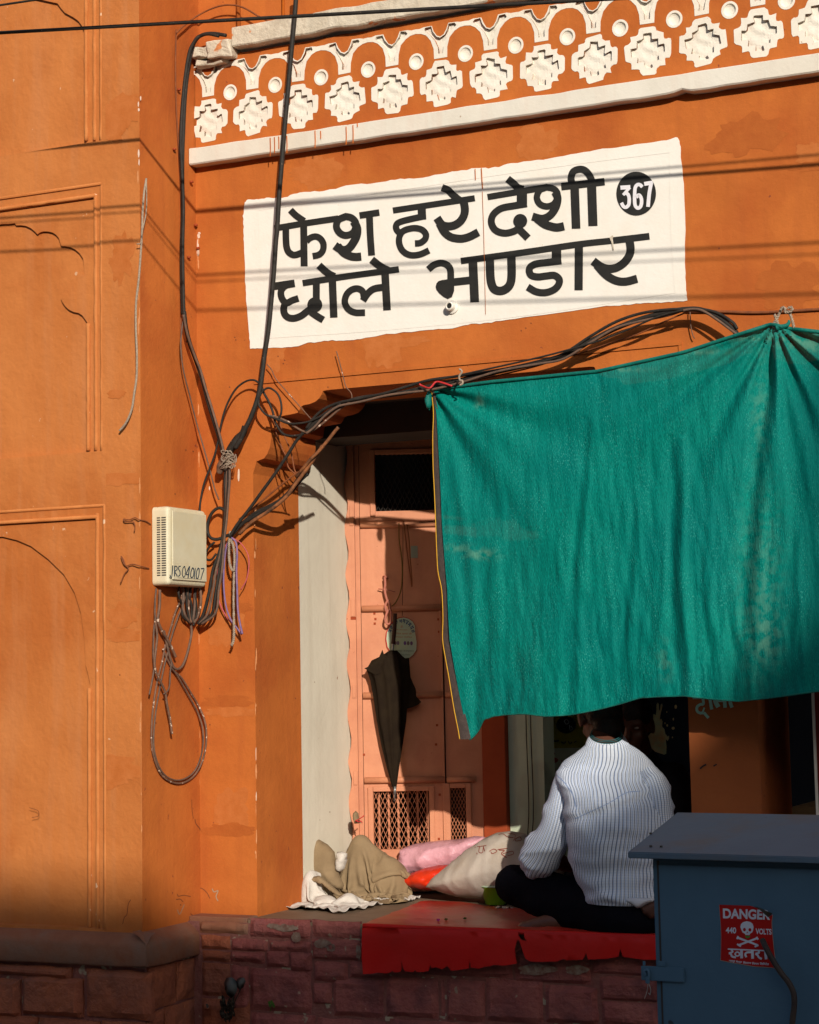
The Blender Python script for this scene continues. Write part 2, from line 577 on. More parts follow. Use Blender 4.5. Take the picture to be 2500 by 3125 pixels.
METAL = mat('dull_steel', (0.35, 0.36, 0.35, 1), (0.22, 0.22, 0.22, 1), 40, rough=0.4, metal=0.8, bump=0.1)
PINKIRON = mat('salmon_painted_iron', (0.50, 0.17, 0.11, 1), (0.36, 0.12, 0.08, 1), 50, rough=0.6, bump=0.3)
JUTE = mat('khaki_jute_cloth', (0.30, 0.21, 0.115, 1), (0.25, 0.17, 0.09, 1), 8, bump=0.6, bscale=220, rough=0.95, big=(0.19, 0.13, 0.07, 1), big_scale=6, big_amt=0.6)
CLOTHW = mat('crumpled_white_cloth', (0.62, 0.57, 0.50, 1), (0.54, 0.48, 0.41, 1), 14, bump=0.5, bscale=80, rough=0.9, bdist=0.006)
PINKB = mat('pink_polythene_sack', (0.62, 0.30, 0.34, 1), (0.70, 0.36, 0.40, 1), 10, rough=0.45, bump=0.7, bscale=26, bdist=0.008, spec=0.5)
REDB = mat('scarlet_polythene_bag', (0.70, 0.035, 0.006, 1), (0.60, 0.025, 0.005, 1), 10, rough=0.4, bump=0.5, bscale=22, bdist=0.008)
SACKM = mat('white_woven_sack', (0.52, 0.45, 0.37, 1), (0.46, 0.40, 0.33, 1), 6, rough=0.7, bump=0.4, bscale=120, big=(0.40, 0.31, 0.22, 1), big_scale=7, big_amt=0.5)
SACKINK = mat('red_sack_marking', (0.28, 0.05, 0.03, 1), None, rough=0.8, bump=0)
BOWLM = mat('lime_green_plastic', (0.25, 0.50, 0.01, 1), (0.22, 0.45, 0.01, 1), 20, rough=0.35, bump=0, spec=0.5)
BOWLR = mat('pale_bowl_rim', (0.45, 0.60, 0.42, 1), None, rough=0.35, bump=0)
MATRED = mat('red_tarpaulin', (0.46, 0.006, 0.004, 1), (0.52, 0.009, 0.005, 1), 5, rough=0.5, bump=0.35, bscale=9, bdist=0.01, spec=0.25, big=(0.36, 0.012, 0.008, 1), big_scale=5, big_amt=0.5)
MATTOP = mat('red_tarpaulin_top', (0.40, 0.018, 0.010, 1), (0.46, 0.03, 0.014, 1), 7, rough=0.35, bump=0.4, bscale=12, bdist=0.008, spec=0.6, big=(0.34, 0.07, 0.03, 1), big_scale=7, big_amt=0.7)
SKINM = mat('brown_skin', (0.11, 0.043, 0.025, 1), (0.09, 0.034, 0.02, 1), 20, rough=0.5, bump=0.1, spec=0.4)
HAIRM = mat('black_hair', (0.006, 0.005, 0.005, 1), (0.012, 0.010, 0.009, 1), 60, rough=0.5, bump=0.8, bscale=90, bdist=0.006)
TROUS = mat('black_trouser_cloth', (0.0035, 0.0035, 0.006, 1), (0.006, 0.006, 0.009, 1), 8, spec=0.05, rough=0.9, bump=0.4, bscale=18, bdist=0.01)
DARKSH = mat('dark_shirt_cloth', (0.010, 0.010, 0.012, 1), (0.016, 0.015, 0.018, 1), 8, rough=0.9, bump=0.2)
VESTM = mat('white_vest_cotton', (0.60, 0.60, 0.62, 1), None, rough=0.9, bump=0.2)
HEMM = mat('brown_hem_tape', (0.060, 0.045, 0.040, 1), (0.09, 0.065, 0.055, 1), 60, rough=0.85, bump=0.5, bscale=240)
YELLOWT = mat('yellow_edge_thread', (0.75, 0.42, 0.03, 1), (0.65, 0.33, 0.02, 1), 80, rough=0.8, bump=0.2)
GREENR = mat('green_net_hem', (0.001, 0.165, 0.125, 1), (0.001, 0.12, 0.095, 1), 40, rough=0.6, bump=0.6, bscale=160)
REDW = mat('red_wire', (0.5, 0.03, 0.03, 1), None, rough=0.5, bump=0)
ASPH = mat('street_asphalt', (0.17, 0.15, 0.125, 1), (0.22, 0.19, 0.16, 1), 3, bump=0.5, bscale=40)
FARM = mat('far_house_plaster', (0.42, 0.20, 0.11, 1), (0.36, 0.17, 0.09, 1), 0.6, bump=0.2)
FARW = mat('far_window_glass', (0.04, 0.05, 0.06, 1), None, rough=0.2, bump=0)
FARF = mat('far_window_frame', (0.62, 0.56, 0.46, 1), None, rough=0.7, bump=0)
PAINTC = mat('cyan_white_brush_paint', (0.42, 0.68, 0.56, 1), (0.34, 0.60, 0.52, 1), 40, rough=0.7, bump=0.1)
PLATEM = mat('small_grey_plate', (0.30, 0.30, 0.21, 1), None, rough=0.5, bump=0.1)
LEAFM = mat('dry_grey_leaf', (0.10, 0.105, 0.10, 1), (0.07, 0.075, 0.07, 1), 20, rough=0.8, bump=0.2)
SPRIG = mat('green_sprig', (0.05, 0.12, 0.015, 1), None, rough=0.8, bump=0)

# ================================================================ the ground and the far side of the street
box('street', (-60, -40, -0.3), (60, 30, 0.0), ASPH)['kind'] = 'structure'
box('pavement', (-12, -2.6, 0.001), (12, 3.0, 0.14), ASPH)['kind'] = 'structure'
fb = empty('far_house', (16, -20, 0), 'terracotta house across the street with a roof edge shaped to shade the shop', 'house')
# unseen; roof line shaped so its soft shade edge falls on the shop front
FY = -20.0
prof = []
for (u, wz) in [(-30, .72), (-4.6, .72), (-3.75, .68), (-3.0, .82), (-2.6, 1.02), (-2.3, 1.20), (-2.0, 1.38), (-1.75, 1.57), (-1.45, 1.85), (-1.35, 2.7), (3.0, 2.7), (30, 2.2)]:
    prof.append((u - 0.71 * FY, wz - 0.44 * FY))
pl = [(prof[0][0], 0.0)] + prof + [(prof[-1][0], 0.0)]
vs, fs = [], []
n = len(pl)
for yy in (FY, FY - .35):
    vs += [(p[0], yy, p[1]) for p in pl]
fs = [tuple(range(n)), tuple(range(2 * n - 1, n - 1, -1))] + [(i, n + i, n + (i + 1) % n, (i + 1) % n) for i in range(n)]
mesh('wall', vs, fs, FARM, fb)
box('main_block', (prof[0][0], FY - 9, 0), (prof[-1][0], FY - .351, 8.6), FARM, fb)
for k in range(9):
    for lv in range(2):
        xx = -6 + k * 4.4
        z0 = 1.2 + lv * 3.6
        wn = box('window', (xx, FY + 0.02, z0), (xx + 1.3, FY + 0.08, z0 + 1.9), FARF, fb)
        box('pane', (xx + .1, FY + 0.081, z0 + .1), (xx + 1.2, FY + 0.10, z0 + 1.8), FARW, wn)

# ================================================================ the shop building
XR = -3.915                 # line where the pilaster's side meets the shop wall
YP = -0.400                 # face of the pilaster
FL = 0.745                  # top of the shop platform
XL, XRR = -3.671, -1.989    # the arch opening
B = empty('shop_building', (-2.8, 0.4, 0), 'orange plastered shop front with a white patterned frieze above a wide arched opening', 'building')

def xz(px, py, y=0.0):
    p = at(px, py, y)
    return (p.x, p.z)

# --- arch outline on the wall plane, traced on its left half and mirrored
left = [(782, 1445), (783, 1408), (806, 1399), (816, 1385), (824, 1365), (828, 1340), (827, 1314), (838, 1312), (852, 1303), (856, 1271), (868, 1268), (890, 1264), (908, 1260),
        (914, 1252), (920, 1240), (928, 1236), (945, 1233), (962, 1226), (974, 1216), (982, 1204), (986, 1193), (1000, 1190)]
lh = [(XL, FL - 0.05)] + [xz(*p) for p in left]
lh[1] = (XL, lh[1][1])
ZL = lh[-1][1]
mid = (XL + XRR) / 2
arch = lh + [(2 * mid - p[0], p[1]) for p in reversed(lh)]
shift = 1.917               # the next bay
arch2 = [(p[0] + shift, p[1]) for p in arch]
ZB0, ZB1 = 3.606, 3.678     # white string course
ZC0, ZC1 = 4.032, 4.112     # white cornice
plate('wall', [(XR, 0.1), (2.2, 0.1), (2.2, ZB1 - 0.01), (XR, ZB1 - 0.01)], [arch, arch2], 0.0, 0.36, ORANGE, B)
box('upper_wall', (XR, 0.03, ZC1 - 0.03), (2.2, 0.30, 6.5), ORANGE, B)

# --- frieze
PIT, RX0, RZ = 0.1995, -3.852, 3.793
NR = 30
def stepcross(r, w1, w2, w3, jit=0.0, seed=0, rnd=0.0):
    q = [(w1, r), (w1, w3), (w2, w3), (w2, w2), (w3, w2), (w3, w1), (r, w1)]
    # one quadrant, going clockwise from the top
    Q = [(w1, r), (w1, w3 * 1.0), (w2, w3 * 1.0), (w2, w2), (w3, w2), (w3, w1), (r, w1)]
    pts = []
    for k in range(4):
        a = [(x, y) for x, y in Q]
        for x, y in a:
            for _ in range(k):
                x, y = y, -x
            pts.append((x, y))
    out = []
    nn = len(pts)
    for i in range(nn):
        a, b = Vector(pts[i]), Vector(pts[(i + 1) % nn])
        pr = Vector(pts[i - 1])
        # round every corner a little
        c = min(rnd, (b - a).length * .4, (pr - a).length * .4)
        if c > 0:
            out.append(a + (pr - a).normalized() * c)
            out.append(a + ((pr - a).normalized() + (b - a).normalized()) * c * .3)
            out.append(a + (b - a).normalized() * c)
        else:
            out.append(a)
    res = []
    for p in out:
        v = noise.noise_vector(Vector((p.x * 60, p.y * 60, seed * 7.3)))
        res.append((p.x + v.x * jit, p.y + v.y * jit * 1.2))
    return res

def vee(seed=0):
    """the forked recess over a rosette, about its foot"""
    h = [(-.010, .014), (-.012, .040), (-.022, .066), (-.040, .090), (-.066, .112), (-.062, .121), (-.036, .123), (-.030, .102), (-.016, .082), (0, .076),
         (.016, .083), (.029, .102), (.036, .123), (.060, .122), (.066, .112), (.042, .090), (.023, .066), (.013, .042), (.010, .014)]
    res = []
    for x, z in h:
        v = noise.noise_vector(Vector((x * 50, z * 50, seed * 3.7 + 2)))
        res.append((x + v.x * .004, z + v.y * .004))
    return res

holes = []
vz = RZ + 0.099
ros_var, vee_var = [], []
for k in range(7):
    ros_var.append((stepcross(.086, .033, .060, .060, .006, k, .010), stepcross(.064, .016, .040, .040, .006, k + 9, .004)))
    vee_var.append(vee(k))
FH = []
for i in range(NR):
    X = RX0 + i * PIT
    inn = ros_var[(i * 3) % 7][1]
    FH.append([(X + x, RZ + z) for x, z in inn])
    FH.append([(X + x, vz + z) for x, z in vee_var[(i * 4) % 7]])
    if X + PIT / 2 < 2.1:
        FH.append([(p[0], p[1]) for p in disc_pts(X + PIT / 2, RZ + .098, .0225, .0225, 18)])
fr = plate('frieze', [(XR + .004, ZB1 - .012), (2.15, ZB1 - .012), (2.15, ZC0 + .01), (XR + .004, ZC0 + .01)], FH, -.006, .024, ORANGE, B)

def ring_mesh(nm, outer, inner, floor_y, M):
    """white painted rim, the sunk walls and the floor of one carved motif, about its own middle"""
    V, Fc = cdt([Vector(p) for p in outer], [[Vector(p) for p in inner]])
    vs = [(v.x, -.0015, v.y) for v in V]
    fs = list(Fc)
    o = len(vs)
    nn = len(inner)
    vs += [(p[0], -.0015, p[1]) for p in inner] + [(p[0] * 1.0, floor_y, p[1]) for p in inner]
    fs += [(o + i, o + (i + 1) % nn, o + nn + (i + 1) % nn, o + nn + i) for i in range(nn)]
    # floor with a lumpy surface
    xs = [p[0] for p in inner]
    zs = [p[1] for p in inner]
    ex = []
    x = min(xs)
    while x < max(xs):
        z = min(zs)
        while z < max(zs):
            if inside((x, z), inner) and min((Vector((x, z)) - Vector(p)).length for p in inner) > .004:
                ex.append((x, z))
            z += .009
        x += .009
    V2, F2 = cdt([Vector(p) for p in inner], [], ex)
    o = len(vs)
    for v in V2:
        vs.append((v.x, floor_y - .002 + .004 * noise.noise(Vector((v.x * 45, v.y * 45, len(V) * .37))), v.y))
    fs += [tuple(i + o for i in f) for f in F2]
    # outer edge down to the wall
    o = len(vs)
    nn = len(outer)
    vs += [(p[0], -.0015, p[1]) for p in outer] + [(p[0], .003, p[1]) for p in outer]
    fs += [(o + i, o + (i + 1) % nn, o + nn + (i + 1) % nn, o + nn + i) for i in range(nn)]
    me = bpy.data.meshes.new(nm)
    me.from_pydata(vs, [], fs)
    me.update()
    me.materials.append(M)
    return me

rm = [ring_mesh('rosette', a, b, .013, WHITE) for a, b in ros_var]

def vee_rim(k):
    """outline of the white paint round a fork, and half of the arc to each neighbour"""
    s = .011
    inner = vee_var[k]
    V = [(-.028, -.006), (-.034, .030), (-.046, .062), (-.066, .088), (-PIT / 2 + .002, .112), (-PIT / 2 + .002, .131), (-.080, .126), (-.062, .1205), (-.034, .123), (-.030, .1)]
    out = [(-.026, -.002), (-.0275, .036), (-.038, .070), (-.058, .092), (-.078, .102), (-.0998, .105), (-.0998, .1225), (-.084, .1215), (-.066, .1255), (-.034, .1255),
           (-.026, .104), (-.014, .085), (0, .079), (.014, .086), (.025, .104), (.034, .1255), (.066, .1255), (.084, .1215), (.0998, .1225), (.0998, .105), (.078, .102), (.058, .092),
           (.038, .070), (.0275, .036), (.026, -.002)]
    res = []
    for x, z in out:
        if abs(x) < .098:
            v = noise.noise_vector(Vector((x * 40, z * 40, k * 5.1)))
            x += v.x * .002
            z += v.y * .002
        res.append((x, z))
    return res

vm = [ring_mesh('arch_fork', vee_rim(k), vee_var[k], .013, WHITE) for k in range(7)]
# a shallow dish
vs, fs = [], []
nseg = 20
prof_d = [(.030, .003), (.030, -.0015), (.022, -.0015), (.0205, .003), (.014, .007), (.006, .0085), (0.0005, .009)]
for r_, y_ in prof_d:
    for k in range(nseg):
        t = 2 * math.pi * k / nseg
        vs.append((r_ * math.cos(t), y_, r_ * 1.05 * math.sin(t)))
for i in range(len(prof_d) - 1):
    for k in range(nseg):
        fs.append((i * nseg + k, i * nseg + (k + 1) % nseg, (i + 1) * nseg + (k + 1) % nseg, (i + 1) * nseg + k))
dm = bpy.data.meshes.new('dish')
dm.from_pydata(vs, [], fs)
dm.update()
dm.materials.append(WHITE)
for i in range(NR):
    X = RX0 + i * PIT
    for nm, me, z in (('rosette', rm[(i * 3) % 7], RZ), ('arch_fork', vm[(i * 4) % 7], vz)):
        o = link(nm, me, None, fr)
        o.location = (X, -.006, z)
    if X + PIT / 2 < 2.1:
        o = link('dish', dm, None, fr)
        o.location = (X + PIT / 2, -.006, RZ + .098)

# white bands with a broken edge
def band(name, x0, x1, z0, z1, y0, y1, M, parent, seed=0, jag=.004, chips=()):
    """a projecting course: front face at y0, its edges worn"""
    vs, fs = [], []
    n = int((x1 - x0) / .03)
    for i in range(n + 1):
        x = x0 + (x1 - x0) * i / n
        a = noise.noise(Vector((x * 9, seed, 0))) * jag
        b = noise.noise(Vector((x * 9, seed + 5, 0))) * jag
        yb = y0 + .002 * noise.noise(Vector((x * 6, seed, 4)))
        up = 0
        for cx, cw, ch in chips:
            if abs(x - cx) < cw:
                up = ch * (1 - abs(x - cx) / cw)
        for (y, z) in ((y1, z1 + b), (yb + .006, z1 + b), (yb, z1 + b - .005), (yb, z0 + a + .005 + up), (yb + .005, z0 + a + up), (y1, z0 + a + up)):
            vs.append((x, y, z))
    for i in range(n):
        for k in range(5):
            fs.append((i * 6 + k, i * 6 + k + 1, (i + 1) * 6 + k + 1, (i + 1) * 6 + k))
    fs.append((0, 1, 2, 3, 4, 5))
    fs.append(tuple(n * 6 + k for k in (5, 4, 3, 2, 1, 0)))
    return mesh(name, vs, fs, M, parent)

WHITE2 = mat('band_white_paint', (0.72, 0.67, 0.57, 1), (0.66, 0.61, 0.51, 1), 7, bump=0.3, bscale=60, streak=0.12, streak_col=(0.55, 0.2, 0.07, 1), big=(0.66, 0.57, 0.45, 1), big_amt=0.5,
             speck=(0.4, 0.3, 0.2, 1), speck_scale=60, speck_t=0.755, coarse=2)
UNDER = JAMB_O
band('string_course', XR + .003, 2.2, ZB0 + .006, ZB1, -.052, 0.0, WHITE2, B, 1, .004, [(-1.93, .03, .010), (-2.6, .02, .004)])
band('cornice', -3.715, 2.2, ZC0 + .022, ZC1 + .02, -.055, 0.03, STONEW, B, 7, .010)
# broken stub of cornice at the corner
bm = bmesh.new()
for (a, b_) in (((-3.90, -.06, 4.035), (-3.80, 0.02, 4.075)), ((-3.82, -.07, 4.02), (-3.718, 0.02, 4.085)), ((-3.89, -.045, 4.0), (-3.76, 0.02, 4.022))):
    bm_box(bm, a, b_, .006)
bmesh.ops.subdivide_edges(bm, edges=bm.edges[:], cuts=2, use_grid_fill=True)
for v in bm.verts:
    q = noise.noise_vector(v.co * 22)
    v.co += q * .012
bm_obj('broken_cornice', bm, STONEW, B)
# orange drips over the white string course
dr = []
for px, y0_, y1_ in [(826, 424, 478), (839, 422, 468), (852, 420, 455), (862, 422, 450), (877, 418, 468), (963, 402, 452), (980, 403, 424), (1058, 390, 442), (1079, 385, 438), (1092, 380, 388)]:
    dr.append(([(px, y0_ - 3), (px + .8, (y0_ + y1_) / 2), (px + .3, y1_)], 3.0))
strokes('paint_drip', dr, lambda x, y: (x, y), lambda a, b: at(a, b, -.052), JAMB_O, B, lift=.0035)

# moulding line over the arch
g = [(820, 1176), (1300, 1126), (1700, 1086), (2082, 1047)]
pts = [at(x, y, 0) for x, y in g]
zz = sum(p.z for p in pts) / len(pts)
box('moulding', (pts[0].x - .06, -.006, zz - .0), (pts[-1].x, 0.002, zz + .012), ORANGE, B)
box('moulding', (pts[-1].x - .012, -.0055, zz - .035), (pts[-1].x, 0.002, zz - .001), ORANGE, B)

# faded and overpainted patches of limewash, brushed on by hand
PATCH1 = mat('faded_limewash_patch', (0.50, 0.150, 0.034, 1), (0.44, 0.118, 0.020, 1), 22, bump=.5, bscale=45, bdist=.003)
PATCH2 = mat('dark_limewash_patch', (0.37, 0.088, 0.013, 1), (0.42, 0.108, 0.017, 1), 18, bump=.5, bscale=45, bdist=.003)
rnd = random.Random(77)
def wash(yy, boxes, cnt, M, k0):
    for k in range(cnt):
        bx = boxes[k % len(boxes)]
        cx_, cz_ = rnd.uniform(bx[0], bx[1]), rnd.uniform(bx[2], bx[3])
        rx_, rz_ = rnd.uniform(.03, .13), rnd.uniform(.015, .09)
        pts = []
        for i in range(40):
            t = 2 * math.pi * i / 40
            q = 1 + .55 * noise.noise(Vector((math.cos(t) * 2, math.sin(t) * 2, k + k0))) + .22 * noise.noise(Vector((math.cos(t) * 8, math.sin(t) * 8, k + k0)))
            pts.append((min(max(cx_ + rx_ * q * math.cos(t), bx[4]), bx[5]), cz_ + rz_ * q * math.sin(t)))
        pts = [p for i, p in enumerate(pts) if (Vector(p) - Vector(pts[i - 1])).length > 1e-4]
        V, Fc = cdt([Vector(p) for p in pts], [])
        mesh('limewash_patch', [(v.x, yy - .0004 - .00002 * (k + k0 / 3), v.y) for v in V], Fc, M, B)
wash(0.0, [(-1.8, -1.2, 2.85, 3.45, -1.88, 0), (-3.6, -1.5, 3.52, 3.53, -3.8, 0), (-3.8, -3.76, 1.0, 2.3, XR + .004, XL - .006), (-3.6, -2.6, 2.84, 2.86, -3.8, -2)], 16, PATCH1, 3)
wash(0.0, [(-1.8, -1.1, 2.85, 3.45, -1.88, 0), (-3.8, -3.76, .95, 2.2, XR + .004, XL - .006)], 6, PATCH2, 61)
wash(YP, [(-4.03, -3.97, 1.05, 3.8, -4.065, XR - .006)], 9, PATCH1, 150)
# --- pilaster
def pz(px, py):
    return xz(px, py, YP)
X0P = -6.3
zt = 6.5
def panel(px_r, py_top, py_bot, x_l):
    """rect by its right px edge"""
    xr = pz(px_r, (py_top + py_bot) / 2)[0]
    return xr, pz(px_r, py_top)[1], pz(px_r, py_bot)[1]
xr1, _, zb1 = panel(307, 100, 429, 0)
xr2, zt2, zb2 = panel(309, 563, 1376, 0)
xr3, zt3, _ = panel(319, 1537, 2400, 0)
zb3 = pz(319, 2843)[1]
XPL = -5.35
DP = (.007, .009, .011)
rects = [(XPL, xr1, zb1, 5.6), (XPL, xr2, zb2, zt2), (XPL, xr3, zb3 + .01, zt3)]
P1 = [[(a, z0), (b, z0), (b, z1), (a, z1)] for a, b, z0, z1 in rects]
pil = plate('pilaster', [(X0P, 0.1), (XR, 0.1), (XR, zt), (X0P, zt)], P1, YP, DP[0], PINKISH, B, outer_rim=False)
mesh('pilaster_side', [(XR, YP, .1), (XR, .06, .1), (XR, .06, zt), (XR, YP, zt)], [(0, 1, 2, 3)], ORANGE, B)
inset = .027
P2, P3 = [], []
for (a, b, z0, z1) in rects:
    P2.append([(a + inset, z0), (b - inset, z0), (b - inset, z1 - .05), (a + inset, z1 - .05)])
cx = (XPL + xr1) / 2
# step frame: one plate per panel, sunk 6 mm, its own opening sunk again
a2 = [(0, 355), (40, 354), (75, 350), (82, 363), (110, 362), (140, 366), (170, 380), (192, 398), (210, 417), (225, 405), (245, 399), (275, 400), (300, 406), (322, 420), (338, 440), (352, 487),
      (375, 488), (405, 493), (435, 507), (462, 530), (483, 562), (488, 600), (491, 640), (492, 662), (470, 655), (450, 662), (430, 700), (410, 745), (396, 780), (360, 790), (350, 800), (360, 825), (378, 850), (400, 870), (425, 882),
      (455, 888), (478, 903), (494, 925), (508, 945), (512, 1100), (514, 1400), (522, 1700)]
arch2p = [(x / 1.961, 500 + y / 1.961) for x, y in a2]
arch1p = [(0, -30), (168, 6), (178, 20), (191, 35), (217, 49), (232, 60), (243, 75), (253, 99), (255, 200), (257, 427)]
arch3p = [(0, 1637), (45, 1648), (87, 1666), (140, 1706), (188, 1753), (220, 1808), (239, 1869), (250, 1950), (254, 2029), (262, 2060), (268, 2087), (267, 2400), (268, 2838)]
for i, (ap, (a, b, z0, z1)) in enumerate(zip((arch1p, arch2p, arch3p), rects)):
    pts = [pz(x, y) for x, y in ap]
    pts = [(x, z) for x, z in pts]
    zb = z0 + .002
    pts[-1] = (pts[-1][0], zb)
    c0 = (XPL + b) / 2
    if i == 1:
        keep = [(x, z) for x, z in pts]
        top = keep[0][1]
        half = keep
    else:
        half = pts
    full = half + [(2 * c0 - x, z) for x, z in reversed(half)]
    # crown over the centre line
    poly = list(reversed(full))
    o1 = [(a, z0), (b, z0), (b, z1), (a, z1)]
    in1 = [(a + inset, z0 + .001), (b - inset, z0 + .001), (b - inset, z1 - .045), (a + inset, z1 - .045)]
    plate('panel_frame', o1, [in1], YP + DP[0], DP[1], PINKISH, pil, outer_rim=False)
    ok = [p for p in poly]
    plate('panel_arch', in1, [[(x, max(z, z0 + .002)) for x, z in ok]], YP + DP[0] + DP[1], DP[2], PINKISH, pil, outer_rim=False)
    mesh('panel_back', [(x_, YP + sum(DP) + .0005, z_) for x_, z_ in ((a, z0), (b, z0), (b, z1), (a, z1))], [(0, 1, 2, 3)], PINKISH, pil)

# rounded beads along the panel mouldings
BEAD = mat('worn_bead_plaster', (0.56, 0.20, 0.055, 1), (0.46, 0.14, 0.03, 1), 9, bump=.5, bscale=40, speck=(0.70, 0.45, 0.28, 1), speck_scale=24, speck_t=.70)
for (pxs, pt, pb_) in (((307, 285, 257), -160, 427), ((309, 289, 263), 566, 1374), ((319, 294, 267), 1540, 2838)):
    for k_, px_ in enumerate(pxs):
        yy0 = pt + k_ * 26
        if k_ == 2 and pt > 0:
            yy0 = pt + (420 if pt < 1000 else 560)
        x_ = at(px_, (pt + pb_) / 2, YP).x
        za, zb_ = at(px_, yy0, YP).z, at(px_, pb_, YP).z
        q_ = [Vector((x_ + .002 * noise.noise(Vector((i * .35, k_, pt))), YP + (.0065, .010, .014)[k_], za + (zb_ - za) * i / 40)) for i in range(41)]
        tubes('bead', [(q_, .0085)], BEAD, pil, 8, 1)
    if pt > 0:
        for k_ in range(2):
            zt_ = at(200, pt + 8 + k_ * 34, YP).z
            tubes('bead', [([Vector((XPL + .05, YP + .006, zt_)), Vector((at(pxs[k_], pt, YP).x, YP + .006, zt_))], .0075)], BEAD, pil, 8, 1)
# --- plinth ledge under the pilaster, worn, with a dusty sloping top
zl1, zl0 = pz(300, 2850)[1], at(300, 2948, YP - .05).z
vs, fs = [], []
path = []
x = X0P
while x < XR + .055:
    path.append((x, 0))
    x += .06
xe = XR + .05
sec = []
segs = [(X0P + i * (xe - X0P) / 40, YP - .05, YP, None) for i in range(41)]
for i in range(41):
    x = X0P + i * (xe - X0P) / 40
    j = noise.noise(Vector((x * 5, 1, 0))) * .006
    for (y, z) in ((YP + .01, zl1 + .012), (YP - .02, zl1 + .002 + j), (YP - .047, zl1 - .022 + j), (YP - .052, zl1 - .035), (YP - .052 + j, zl0 + .006 + j), (YP - .045, zl0 + j), (YP + .01, zl0 + j)):
        vs.append((x, y, z))
for i in range(40):
    for k in range(6):
        fs.append((i * 7 + k, i * 7 + k + 1, (i + 1) * 7 + k + 1, (i + 1) * 7 + k))
o = len(vs)
for i in range(9):
    y = YP - .052 + (0.0 - YP + .04) * i / 8
    j = noise.noise(Vector((y * 5, 7, 0))) * .006
    for (x, z) in ((XR - .01, zl1 + .02), (XR + .02, zl1 + .002 + j), (XR + .045, zl1 - .022 + j), (XR + .0495, zl1 - .035), (XR + .0495 + j, zl0 + .006 + j), (XR + .044, zl0 + j), (XR - .01, zl0 + j)):
        vs.append((x, y, z))
for i in range(8):
    for k in range(6):
        fs.append((o + i * 7 + k, o + i * 7 + k + 1, o + (i + 1) * 7 + k + 1, o + (i + 1) * 7 + k))
mesh('plinth_ledge', vs, fs, DUSTY, B, True)

def stone(name, x0, x1, z0, z1, yf, dep, M, parent, seed, amp=.010, face='y', nx=6, nz=4):
    """one rough hewn block, its front face bulging between worn edges"""
    vs, fs = [], []
    for j in range(nz + 1):
        for i in range(nx + 1):
            u, v = i / nx, j / nz
            x, z = x0 + (x1 - x0) * u, z0 + (z1 - z0) * v
            e = min(u, 1 - u) * (x1 - x0)
            e2 = min(v, 1 - v) * (z1 - z0)
            ed = min(1, min(e, e2) / .014)
            q = noise.noise_vector(Vector((x * 6, z * 6, seed * 1.7)))
            q2 = noise.noise(Vector((x * 24, z * 24, seed))) + .8 * (1 - 2 * abs(noise.noise(Vector((x * 13 + z * 9, z * 19, seed * 2)))))
            y = yf + .007 * (1 - ed) - amp * ed * (0.5 + q.y) - .004 * q2 * ed
            dx = q.x * .008 if 0 < u < 1 else noise.noise(Vector((z * 18, seed, u))) * .006
            dz = q.z * .006 if 0 < v < 1 else noise.noise(Vector((x * 14, seed, v + 3))) * .006
            if face == 'y':
                vs.append((x + dx, y, z + dz))
            else:
                vs.append((-y, x + dx, z + dz))
    W = nx + 1
    for j in range(nz):
        for i in range(nx):
            fs.append((j * W + i, j * W + i + 1, (j + 1) * W + i + 1, (j + 1) * W + i))
    ring = [i for i in range(W)] + [j * W + nx for j in range(1, nz + 1)] + [nz * W + i for i in range(nx - 1, -1, -1)] + [j * W for j in range(nz - 1, 0, -1)]
    o = len(vs)
    for r_ in ring:
        v = vs[r_]
        vs.append((v[0], yf + dep, v[2]) if face == 'y' else (-(yf + dep), v[1], v[2]))
    k = len(ring)
    for i in range(k):
        fs.append((ring[i], ring[(i + 1) % k], o + (i + 1) % k, o + i))
    return mesh(name, vs, fs, M, parent)

# pilaster base: mortar core and rough stones
yb = YP - .03
core = box('pilaster_base', (X0P, yb + .016, 0.1), (XR + .018, .05, zl0 + .004), MORTAR, B)
def pstone(px0, px1, py0, py1, M=ORSTONE, amp=.016, yf=None, seed=None):
    y = yb if yf is None else yf
    a = at(px0, (py0 + py1) / 2, y)
    b_ = at(px1, (py0 + py1) / 2, y)
    z1 = at((px0 + px1) / 2, py0, y).z
    z0 = at((px0 + px1) / 2, py1, y).z
    return a.x, b_.x, z0, z1
sid = 0
for r_ in [(-330, -110, 2960, 3105), (-100, 58, 2985, 3100), (66, 250, 2983, 3100), (262, 458, 2962, 3108), (-60, 215, 2946, 2978), (-300, -70, 3112, 3230), (-60, 110, 3100, 3230), (118, 300, 3112, 3240), (308, 458, 3120, 3240)]:
    sid += 1
    stone('stone', *pstone(*r_), yb, .03, ORSTONE, core, sid, .020, nx=12, nz=8)
# its return side
for y0_, y1_, z0_, z1_ in [(-.40, -.22, zl0 - .155, zl0 - .008), (-.212, -.085, zl0 - .15, zl0 - .01), (-.40, -.3, zl0 - .31, zl0 - .165), (-.292, -.085, zl0 - .32, zl0 - .16), (-.40, -.2, .1, zl0 - .33), (-.19, -.085, .1, zl0 - .33)]:
    sid += 1
    stone('stone', y0_, y1_, z0_, z1_, -(XR + .032), .02, ORSTONE, core, sid, .003, 'x', 4, 4)

